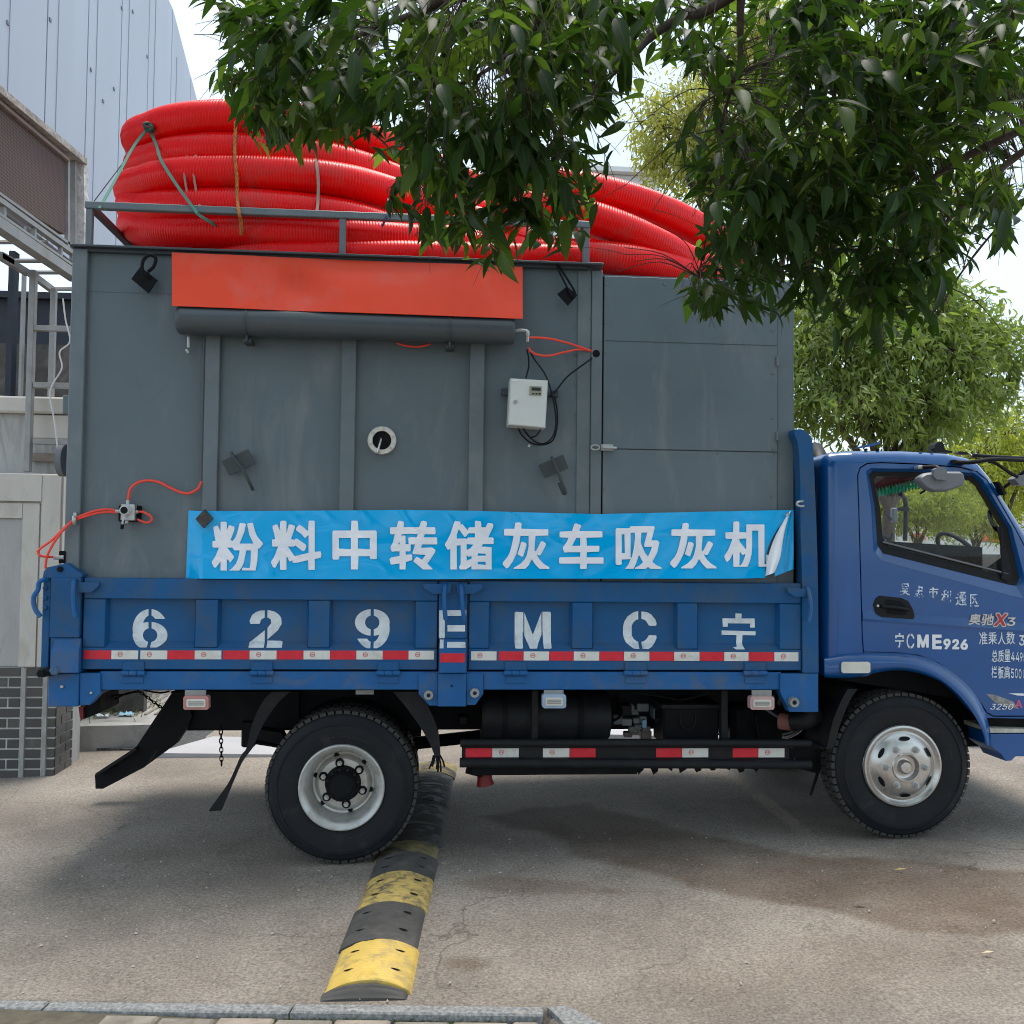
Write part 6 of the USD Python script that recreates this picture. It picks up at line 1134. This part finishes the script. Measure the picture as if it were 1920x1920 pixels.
coil('hose_coil', 'stacked loops of red corrugated hose strapped above the left half of the container', [
    ([(262, 268, .85), (290, 243, .55), (345, 228, .36), (430, 222, .28), (550, 228, .30), (660, 252, .45), (760, 292, .75), (860, 340, 1.1), (930, 370, 1.4)], .02),
    ([(266, 322, .85), (296, 300, .50), (350, 288, .33), (430, 284, .26), (560, 292, .28), (650, 309, .36), (740, 340, .6), (850, 385, .95), (950, 420, 1.3)], .0),
    ([(249, 364, .80), (280, 342, .45), (340, 329, .28), (440, 325, .22), (560, 330, .22), (650, 342, .28), (740, 367, .5), (850, 405, .85), (960, 440, 1.2)], .0),
    ([(252, 392, .80), (285, 392, .42), (340, 390, .26), (440, 388, .20), (560, 396, .20), (650, 409, .26), (740, 434, .45), (850, 455, .75), (960, 470, 1.1)], .0),
    ([(256, 428, .75), (290, 432, .42), (350, 436, .27), (450, 436, .22), (600, 442, .22), (760, 452, .3), (900, 470, .6), (980, 480, 1.0)], .0)], HR, 1.72)
coil('hose_coil', 'slanting loops of red corrugated hose over the front cabinet, right of the leaves', [
    ([(950, 352, .62), (1010, 345, .50), (1080, 352, .45), (1170, 372, .50), (1240, 397, .62), (1290, 420, .78), (1340, 447, 1.0), (1385, 478, 1.3)], .02),
    ([(950, 400, .55), (1010, 390, .42), (1090, 404, .35), (1170, 432, .38), (1240, 465, .48), (1300, 498, .7), (1345, 520, 1.0)], .0),
    ([(930, 470, .6), (1000, 478, .36), (1100, 482, .32), (1190, 492, .36), (1270, 508, .55), (1330, 520, .9)], .0)], HR, 1.7)
t = thing('hose_bundle', 'straight red hose lying behind the lowest rail post, tied with pale tape', 'hose', at(700, 478, .3))
S_ = spline([at(365, 480, .35), at(500, 477, .22), at(700, 478, .2), at(900, 482, .2), at(1085, 486, .22)], 12)
L = np.linalg.norm(np.diff(S_, axis=0), axis=1).sum(); n = int(L/.017)*3; s = np.linspace(0, len(S_)-1, n); Q = np.stack([np.interp(s, np.arange(len(S_)), S_[:, i]) for i in range(3)], 1)
obj('hose', MB().tube(Q, .085*np.where(np.arange(n) % 3 == 0, .965, 1.), 18), hose_red, t, smooth=True)
Q = np.array([at(1100, 446, .95)*(1-s)+at(1262, 486, 1.3)*s for s in np.linspace(0, 1, 60)]); obj('loose_hose', MB().tube(Q, .075*np.where(np.arange(60) % 3 == 0, .965, 1.), 16), hose_red, t, smooth=True)
for a in (1138, 1160, 1205): 
    p, q = at(a, 437+(a-1138)*.25, .86), at(a-9, 470+(a-1138)*.2, .88); obj('tape', MB().tube([p, (p+q)/2+[0, -.03, 0], q], .006, 5), white_paint, t)
for a in (425, 455): pass
# straps and ropes
def band(pts, w, mat, name, label, cat='strap', th=.004, m=6):
    P = spline([at(*p) for p in pts], m); Tn = np.gradient(P, axis=0); Tn /= np.linalg.norm(Tn, axis=1, keepdims=True)
    N = np.cross(Tn, np.array([0, -1., 0])); N /= np.maximum(np.linalg.norm(N, axis=1, keepdims=True), 1e-6); n = len(P); o = np.array([0, th, 0])
    V = np.vstack([P-N*w/2, P+N*w/2, P-N*w/2+o, P+N*w/2+o]); F = []
    for i in range(n-1): F += [(i, i+1, n+i+1, n+i), (2*n+i, 3*n+i, 3*n+i+1, 2*n+i+1), (i, 2*n+i, 2*n+i+1, i+1), (n+i, n+i+1, 3*n+i+1, 3*n+i)]
    return obj(name, MB().add(V, F), mat, label=label, cat=cat)
band([(277, 240, .40), (250, 275, .35), (220, 330, .20), (186, 390, .03)], .016, green_strap, 'lashing_strap', 'green strap running down left from the knot to the railing corner')
band([(281, 244, .40), (293, 272, .30), (302, 300, .20), (330, 345, .10), (365, 393, .02), (372, 402, .02), (400, 420, .10), (412, 432, .20)], .016, green_strap, 'lashing_strap', 'green strap crossing the hoses down right from the knot over the rail')
band([(279, 235, .38), (286, 224, .42), (294, 212, .50), (300, 204, .62)], .016, green_strap, 'lashing_strap', 'short green strap going up over the top hose from the knot')
kn = MB()
for i in range(4): kn.tube([at(279, 238, .36)+np.array([.025*math.cos(q+i), .012*math.sin(q*2+i), .022*math.sin(q+i*.7)]) for q in np.arange(14)*2*math.pi/14], .007, 6, closed=True)
obj('strap_knot', kn, M('knot_green', (.02, .09, .07), .7), label='dark green knot tying the straps on the top hose', cat='knot')
obj('lashing_wire', MB().tube([at(246, 285, .4), at(172, 383, .05)], .003, 5), rubber, label='thin dark wire from the hose coil to the railing corner', cat='wire')
rp_ = MB(); P = spline([at(*p) for p in ((442, 228, .16), (441, 255, .15), (440, 290, .12), (444, 330, .11), (445, 370, .10), (448, 400, .02), (452, 415, .06), (452, 440, .10))], 16)
for k in range(3): rp_.tube([p+np.array([.005*math.cos(i*.55+k*2.1), .005*math.sin(i*.55+k*2.1), 0]) for i, p in enumerate(P)], .005, 5)
obj('rope', rp_, rope_m, label='twisted yellow and brown rope hanging over the hoses onto the rail', cat='rope')
band([(352, 292, .19), (345, 310, .17), (347, 340, .16), (353, 370, .15), (360, 388, .1)], .011, grey_strap, 'hose_tie', 'left one of two thin faded ties on the middle hoses'); band([(368, 290, .18), (361, 305, .165), (364, 335, .15), (370, 370, .14), (377, 392, .1)], .011, grey_strap, 'hose_tie', 'right one of two thin faded ties on the middle hoses')
band([(592, 297, .15), (595, 318, .12), (597, 345, .11), (596, 375, .10), (594, 402, .06)], .016, grey_strap, 'hose_tie', 'single broad grey tie around the middle hoses above the rail post')
band([(560, 205, .22), (560, 230, .19), (557, 262, .18), (557, 290, .17)], .012, grey_strap, 'hose_tie', 'thin grey tie on the upper hoses below the hanging leaves')
band([(728, 372, .12), (729, 390, .05), (724, 408, .02), (716, 425, .1)], .014, M('strap_blue', (.06, .07, .16), .6), 'lashing_strap', 'dark blue strap looped over the rail beside the leaves'); band([(1074, 372, .2), (1078, 400, .15), (1086, 430, .03), (1092, 445, .05)], .014, rubber, 'lashing_strap', 'black strap at the right end of the railing')
# ---------------------------------------------------------------- foliage
def leaf_tmpl(st, wid, curl):
    V, UV = [], []
    for t in st:
        w = wid*math.sin(math.pi*t**.80)**.9*(1-.25*t) if 0 < t < 1 else 0.004
        for k, u in ((-1, 0.), (0, .5), (1, 1.)):
            V.append((k*w, t, -curl*t*t+(abs(k)*w*.38))); UV.append((u, t))
    F = []
    for i in range(len(st)-1):
        for k in range(2): a = i*3+k; F += [(a, a+1, a+4), (a, a+4, a+3)]
    return np.array(V), np.array(F), np.array(UV)
LT = [leaf_tmpl((0, .1, .24, .42, .6, .78, .92, 1), .155+.012*i, .06+.09*i) for i in range(4)]
LT2 = [leaf_tmpl((0, .22, .5, .78, 1), .145+.015*i, .06+.09*i) for i in range(4)]
def place(tm, p, d, nrm, s):
    d = d/np.linalg.norm(d); sd = np.cross(d, nrm); sd /= max(np.linalg.norm(sd), 1e-6); n = np.cross(sd, d)
    V = tm[0]; return p+s*(V[:, :1]*sd+V[:, 1:2]*d+V[:, 2:]*n)
def batch(leaves, tmpls):
    v, f, uv, o = [], [], [], 0
    for p, d, n, s, k in leaves:
        t = tmpls[k % 4]; w = place(t, p, d, n, s); v.append(w); f.append(t[1]+o); uv.append(t[2]); o += len(w)
    return (np.vstack(v), np.vstack(f)), np.vstack(uv)

ROWS = ["00000037999999999999998349999999",
        "00000016999999999999466359999999",
        "00000027999999999995014579999995",
        "00000006788999999882014789999963",
        "00000001554359999950259999999743",
        "00000000000058999950247999998755",
        "00000000000058998830015999987655",
        "00000000000015567510026999888554",
        "00000000000000143201045788887441",
        "00000000000000000000045566675300",
        "00000000000000000000001201354201"]
DEN = np.array([[int(c) for c in r] for r in ROWS], float)
def dens(px, py):
    c, r = px/60-.5, py/60-.5
    if py < 0 or px > 1920 or px < 0: return 9. if (py < 0 and px > 330 or px > 1920) and py < 330 else 0.
    c0, r0 = int(math.floor(c)), int(math.floor(r)); fc, fr = c-c0, r-r0; t = 0
    for a, wa in ((r0, 1-fr), (r0+1, fr)):
        for b, wb in ((c0, 1-fc), (c0+1, fc)):
            t += wa*wb*DEN[min(max(a, 0), 10), min(max(b, 0), 31)]
    return t
ft = thing('overhanging_tree', 'leafy ash tree overhanging the top of the picture in front of the truck', 'tree', (3.2, -3.6, 0))
TR = np.array([3.3, -3.7, 0.])
trunk = spline([TR+[0, 0, -.1], TR+[.02, .02, 1.2], TR+[-.05, .05, 2.4], TR+[-.15, .1, 3.4], TR+[-.3, .2, 4.4], TR+[-.4, .3, 5.6]], 8)
obj('trunk', MB().tube(trunk, np.linspace(.15, .06, len(trunk)), 14), bark, ft, smooth=True)
BR = [[(1990, -40, -2.7), (1830, 140, -2.4), (1760, 142, -2.3), (1640, 170, -2.2), (1540, 215, -2.1), (1450, 262, -2.1)],
      [(2060, 150, -2.5), (1920, 240, -2.5), (1800, 300, -2.4), (1700, 370, -2.3), (1600, 440, -2.1), (1500, 500, -2.0)],
      [(2060, 190, -2.4), (1910, 290, -2.2), (1860, 335, -2.2), (1790, 400, -2.1), (1740, 460, -2.1), (1690, 530, -2.0)],
      [(1700, -60, -2.5), (1570, 27, -2.3), (1500, 66, -2.3), (1450, 110, -2.2), (1400, 135, -2.2), (1340, 180, -2.1)],
      [(1420, -90, -2.6), (1390, 0, -2.5), (1388, 110, -2.4), (1376, 150, -2.4), (1350, 240, -2.3)],
      [(1420, -40, -2.5), (1280, 30, -2.3), (1220, 70, -2.2), (1180, 112, -2.2), (1120, 160, -2.1), (1060, 202, -2.1), (980, 240, -2.0)],
      [(1180, -120, -2.6), (1030, 0, -2.4), (1000, 58, -2.3), (940, 112, -2.3), (880, 150, -2.2), (800, 180, -2.2)],
      [(980, -90, -2.6), (827, 0, -2.3), (780, 26, -2.3), (720, 46, -2.3), (650, 75, -2.2), (560, 100, -2.2), (480, 120, -2.2)],
      [(2000, 320, -2.3), (1910, 390, -2.2), (1850, 450, -2.1), (1790, 530, -2.1), (1760, 590, -2.0)], [(1620, 470, -2.1), (1560, 470, -2.0), (1500, 500, -2.0), (1440, 520, -1.9)],
      [(1560, 355, -2.2), (1480, 360, -2.1), (1400, 345, -2.1), (1370, 330, -2.1)],
      [(1090, 190, -2.1), (1040, 260, -2.0), (990, 340, -1.9), (960, 420, -1.9)],
      [(900, 140, -2.2), (860, 220, -2.1), (830, 300, -2.0), (800, 360, -2.0)],
      [(700, 55, -2.2), (640, 130, -2.1), (590, 190, -2.1)], [(1440, 120, -2.2), (1400, 240, -2.2), (1360, 330, -2.1), (1330, 420, -2.0), (1310, 520, -2.0)]]
BP = []
limb0 = trunk[26]
for i, b in enumerate(BR):
    pts = [at(*p) for p in b]
    if i < 8:
        a = pts[0]; pts = [trunk[20+i*2], trunk[20+i*2]*.5+a*.5+np.array([0, 0, .25])]+pts
    P = spline(pts, 7); BP.append(P[14 if i < 8 else 0:])
    r0 = .022 if i < 8 else .006
    R = np.linspace(r0, .0028, len(P))*(1+.25*(meshkit.noise(np.stack([np.arange(len(P))*.5, np.zeros(len(P)), np.zeros(len(P))+i], 1), 2)-.5))
    obj('branch', MB().tube(P, R, 8), bark, ft, smooth=True)
BP = np.vstack(BP)
cells = [(r, c) for r in range(11) for c in range(32) if DEN[r, c] > 0]; wts = np.array([DEN[r, c] for r, c in cells]); wts /= wts.sum()
leaves, twigs = [], []
def compound(p, d, scale, keep):
    """one pinnate leaf: a thin stalk with five or seven leaflets"""
    n = rnd.choice((2, 3, 3)); d = d/np.linalg.norm(d); Ls = .15*scale
    sag = np.array([0, 0, -1.]); side = np.cross(d, [0, 0, 1.]); side /= max(np.linalg.norm(side), 1e-3)
    pts = [p]; dd = d.copy()
    for k in range(5): dd = dd+sag*.07; dd /= np.linalg.norm(dd); pts.append(pts[-1]+dd*Ls/5)
    got = 0
    for k in range(n+1):
        t = .25+.75*k/n; i = min(int(t*5), 5); q = pts[i]
        for s in ((-1, 1) if k < n else (0,)):
            dl = (dd*.75+side*s*.75+np.array([rnd.gauss(0, .2), rnd.gauss(0, .2), -.18+rnd.gauss(0, .32)])) if s else dd+np.array([0, 0, -.25])
            dl /= np.linalg.norm(dl); L = scale*rnd.uniform(.066, .112)*(1 if s else 1.15)
            nn = np.array([rnd.gauss(0, .45), rnd.gauss(0, .45)-.1, 1.]); 
            if keep(q+dl*L*.55, q+dl*L): leaves.append((q+side*s*.003, dl, nn, L, rnd.randint(0, 3))); got += 1
    if got: twigs.append((pts, .0012))
def keep(m, tip):
    if meshkit.noise(np.array([[m[0]*6.5, 3.3, m[2]*6.5]]), 31)[0] < .27: return False
    a, b, _ = proj(m); u, v, _ = proj(tip)
    return dens(a, b) > 1.3+rnd.random()*4.2 and dens(u, v) > .9+rnd.random()*2.0
for _ in range(1050):
    r, c = cells[nr.choice(len(cells), p=wts)]
    px, py = (c+rnd.random())*60, (r+rnd.random())*60-30
    Y = rnd.uniform(-2.75, -1.55)
    p = at(px, py, Y)
    k = np.argmin(((BP-p)**2).sum(1)); q = BP[k]; dist = np.linalg.norm(p-q)
    if dist > .45: p = q+(p-q)*.45/dist
    if dist > .04: twigs.append((list(spline([q, (p+q)/2+np.array([0, 0, .02+.03*rnd.random()]), p], 4)), .0022))
    d = (p-q)/max(dist, .02)+np.array([rnd.gauss(0, .6), rnd.gauss(0, .6), rnd.gauss(-.1, .5)])
    compound(p, d, rnd.uniform(.7, 1.2), keep)
    if rnd.random() < .55: compound(p, np.array([rnd.gauss(0, 1), rnd.gauss(0, .8), rnd.gauss(-.3, .5)]), rnd.uniform(.8, 1.1), keep)
# crown above the frame, so that the yard below stands in its shade
n_view = len(leaves)
top_leaves = []
for _ in range(900):
    p = np.array([rnd.uniform(-1.8, 4.6), rnd.uniform(-4.8, -1.4), rnd.uniform(3.7, 5.4)]); a, b, w = proj(p)
    if w > .2 and b > -70: continue
    d = np.array([rnd.gauss(0, 1), rnd.gauss(0, 1), -.4+rnd.gauss(0, .3)])
    for j in range(5): top_leaves.append((p+np.array([rnd.gauss(0, .07), rnd.gauss(0, .07), rnd.gauss(0, .05)]), d+np.array([rnd.gauss(0, .6), rnd.gauss(0, .6), rnd.gauss(0, .3)]), np.array([rnd.gauss(0, .4), rnd.gauss(0, .4), 1.]), rnd.uniform(.08, .13), j))
for _ in range(3200):
    p = np.array([rnd.uniform(-4.5, 8), rnd.uniform(-11, -4.9), rnd.uniform(2.7, 7.2)])
    for j in range(4): top_leaves.append((p+nr.normal(size=3)*.12, nr.normal(size=3)+[0, 0, -.5], nr.normal(size=3)*.4+[0, 0, 1.], rnd.uniform(.14, .24), j))
size = np.array([l[3]/max(proj(l[0])[2], .3)*(1 if -20 < proj(l[0]+l[1]*l[3]*.5)[1] < 700 and proj(l[0])[0] < 1930 else 0) for l in leaves])
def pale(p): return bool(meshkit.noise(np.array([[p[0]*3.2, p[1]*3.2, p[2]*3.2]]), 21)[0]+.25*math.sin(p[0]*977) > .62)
order = np.argsort(-size); big = set(order[:300].tolist())
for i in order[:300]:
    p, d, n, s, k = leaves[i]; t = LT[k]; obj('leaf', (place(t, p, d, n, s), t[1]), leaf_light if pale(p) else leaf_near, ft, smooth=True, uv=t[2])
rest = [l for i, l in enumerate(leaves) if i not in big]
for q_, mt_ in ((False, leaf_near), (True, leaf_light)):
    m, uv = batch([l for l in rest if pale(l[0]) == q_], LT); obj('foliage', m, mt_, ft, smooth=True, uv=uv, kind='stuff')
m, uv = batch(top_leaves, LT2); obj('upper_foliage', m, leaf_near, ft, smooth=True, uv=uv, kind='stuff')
tw = MB()
for pts, r in twigs: tw.tube(pts, np.linspace(r, r*.5, len(pts)), 5, caps=False)
obj('twigs', tw, bark, ft, smooth=True, kind='stuff')
sm = MB()
for (px, py) in ((965, 100), (900, 160), (1050, 230), (1760, 165), (1330, 200), (620, 60), (1500, 300)):
    c = at(px, py, -2.2)
    for _ in range(26):
        p = c+np.array([rnd.gauss(0, .02), rnd.gauss(0, .02), rnd.gauss(0, .012)]); sm.tube([p, p+np.array([rnd.gauss(0, .006), rnd.gauss(0, .006), -.02]), p+np.array([rnd.gauss(0, .01), rnd.gauss(0, .01), -.05])], [.0006, .0014, .0025], 4)
obj('seed_cluster', sm, M('seed_green', (.17, .18, .045), .6), ft, kind='stuff')
for (px, py) in ((1766, 202), (1781, 238)):
    c = at(px, py, -2.3); obj('seed_pod', MB().tm(trimesh.creation.icosphere(2, .5).apply_scale((.026, .018, .036)).apply_translation(c)), M('pod_green', (.14, .16, .06), .5) if px < 1770 else '/World/Looks/pod_green', ft, smooth=True)
print('near leaves', len(leaves), 'top', len(top_leaves))

# ---------------------------------------------------------------- background trees
def tree(name, label, base_, lobes, nclump, per, ll, mat, tr=.12, group=None, droop=-.35, sub=1.0, height=None):
    """lobes: (centre, (rx,ry,rz)) in metres"""
    t = thing(name, label, 'tree', base_, group=group); B = np.array(base_, float); tm = MB(); ctr = np.array([c for c, _ in lobes]); top = ctr.mean(0)
    f = B+(top-B)*np.array([.35, .35, .55]); P = spline([B+[0, 0, -.1], B*.6+f*.4+[.05, 0, 0], f], 6); tm.tube(P, np.linspace(tr, tr*.6, len(P)), 10)
    cl = []
    W = np.array([r[0]*r[1]*r[2] for _, r in lobes])**.75; W /= W.sum()
    for c, r in lobes:
        P = spline([f, f*.5+np.array(c)*.5+[0, 0, .15], np.array(c)], 6); tm.tube(P, np.linspace(tr*.5, tr*.1, len(P)), 7)
    for _ in range(nclump):
        c, r = lobes[nr.choice(len(lobes), p=W)]
        u = nr.normal(size=3); u /= np.linalg.norm(u); u *= nr.uniform(.3, 1.)**.5*(1+.22*nr.normal()*.6)
        p = np.array(c)+u*np.array(r); cl.append((p, u))
        if nr.rand() < .25: 
            Q = spline([np.array(c), (np.array(c)+p)/2+[0, 0, .08], p], 3); tm.tube(Q, np.linspace(tr*.1, .006, len(Q)), 4)
    obj('trunk', tm, bark, t, smooth=True)
    lv = []
    for p, u in cl:
        ax_ = u*np.array([1, 1, .5])+nr.normal(size=3)*.5+[0, 0, droop]; ax_ /= np.linalg.norm(ax_); s = ll*3.2*sub
        for k in range(per):
            q = p+ax_*s*(k/per-.3)+nr.normal(size=3)*ll*.55*sub; d = ax_*.6+nr.normal(size=3)*.55+[0, 0, droop*1.2]; n = nr.normal(size=3)*.5+u*.7+[0, 0, .6]
            lv.append((q, d, n, ll*nr.uniform(.7, 1.25), k))
    m, uv = batch(lv, LT2); obj('crown', m, mat, t, smooth=True, uv=uv); return t
def lobe(px, py, Y, rpx, rpy, ry): 
    c = at(px, py, Y); k = (c-CAM)@FW/FPX; return (tuple(c), (rpx*k, ry, rpy*k))
gb = lambda x, y: (x, y, float(gz0(x)))
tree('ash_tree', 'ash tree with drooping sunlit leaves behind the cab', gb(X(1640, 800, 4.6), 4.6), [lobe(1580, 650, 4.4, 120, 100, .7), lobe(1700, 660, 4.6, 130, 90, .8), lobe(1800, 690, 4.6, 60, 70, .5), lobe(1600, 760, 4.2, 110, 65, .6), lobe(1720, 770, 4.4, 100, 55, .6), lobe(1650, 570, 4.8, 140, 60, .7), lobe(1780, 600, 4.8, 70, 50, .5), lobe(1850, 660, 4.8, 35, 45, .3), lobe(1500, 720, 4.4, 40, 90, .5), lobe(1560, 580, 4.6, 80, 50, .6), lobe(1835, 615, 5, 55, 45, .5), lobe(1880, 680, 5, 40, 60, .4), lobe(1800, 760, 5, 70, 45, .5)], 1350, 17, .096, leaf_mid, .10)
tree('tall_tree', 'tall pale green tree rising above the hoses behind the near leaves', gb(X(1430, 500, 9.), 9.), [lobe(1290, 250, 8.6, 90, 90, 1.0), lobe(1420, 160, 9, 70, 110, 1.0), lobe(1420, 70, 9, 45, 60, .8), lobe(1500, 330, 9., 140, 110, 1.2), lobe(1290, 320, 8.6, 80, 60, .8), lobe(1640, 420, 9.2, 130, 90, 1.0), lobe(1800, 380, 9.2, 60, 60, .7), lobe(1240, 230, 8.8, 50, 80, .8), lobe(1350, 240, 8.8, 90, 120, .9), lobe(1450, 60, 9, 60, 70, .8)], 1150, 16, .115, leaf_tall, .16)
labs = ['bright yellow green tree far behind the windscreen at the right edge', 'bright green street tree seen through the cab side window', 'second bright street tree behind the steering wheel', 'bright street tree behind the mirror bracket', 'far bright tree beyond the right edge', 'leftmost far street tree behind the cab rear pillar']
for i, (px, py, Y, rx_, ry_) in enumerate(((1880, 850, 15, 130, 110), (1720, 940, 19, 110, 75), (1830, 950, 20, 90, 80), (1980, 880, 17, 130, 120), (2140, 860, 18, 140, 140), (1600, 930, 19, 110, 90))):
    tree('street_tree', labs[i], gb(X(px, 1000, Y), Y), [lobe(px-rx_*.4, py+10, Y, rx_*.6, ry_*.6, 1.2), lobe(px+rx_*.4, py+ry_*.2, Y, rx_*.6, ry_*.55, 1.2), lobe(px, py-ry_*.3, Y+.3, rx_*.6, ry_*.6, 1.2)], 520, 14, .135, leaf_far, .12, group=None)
# far shops across the street
SY = 26.
sh_ = thing('shop_row', 'pale row of shops with red signs across the street, seen through the cab', 'shops', (X(1780, 1040, SY), SY, 0))
obj('wall', MB().box(X(1300, 1000, SY), X(2600, 1000, SY), SY, SY+5, -.3, 4.6), far_white, sh_)
obj('roof', MB().box(X(1300, 1000, SY)-.1, X(2600, 1000, SY)+.1, SY-.2, SY+5.1, 4.62, 4.9), plaster_grey, sh_)
for k in range(14):
    x = X(1500, 1000, SY)+k*1.25; obj('window', MB().box(x, x+.9, SY-.03, SY-.002, .4, 1.9), far_glass, sh_)
for (a, y0, b, y1) in ((1838, 1003, 1885, 1015), (1846, 985, 1870, 996), (1715, 1000, 1735, 1012), (1900, 1000, 1980, 1014)): obj('sign', MB().pbox(a, y0, b, y1, SY-.12, SY-.04, 0), far_red, sh_)
obj('white_awning', MB().pbox(1838, 1018, 1990, 1040, SY-.3, SY-.05, 0), far_white, sh_)
wb = thing('white_building', 'white building with a flat roof edge behind the hoses', 'building', (X(1180, 330, 16), 16, 0))
obj('wall', MB().box(X(1020, 330, 16), X(1235, 330, 16), 16, 20, -.2, Z(1150, 328, 16)), far_white, wb); obj('roof', MB().box(X(1010, 330, 16), X(1245, 330, 16), 15.8, 20.2, Z(1150, 327, 16), Z(1150, 318, 16)), far_white, wb)
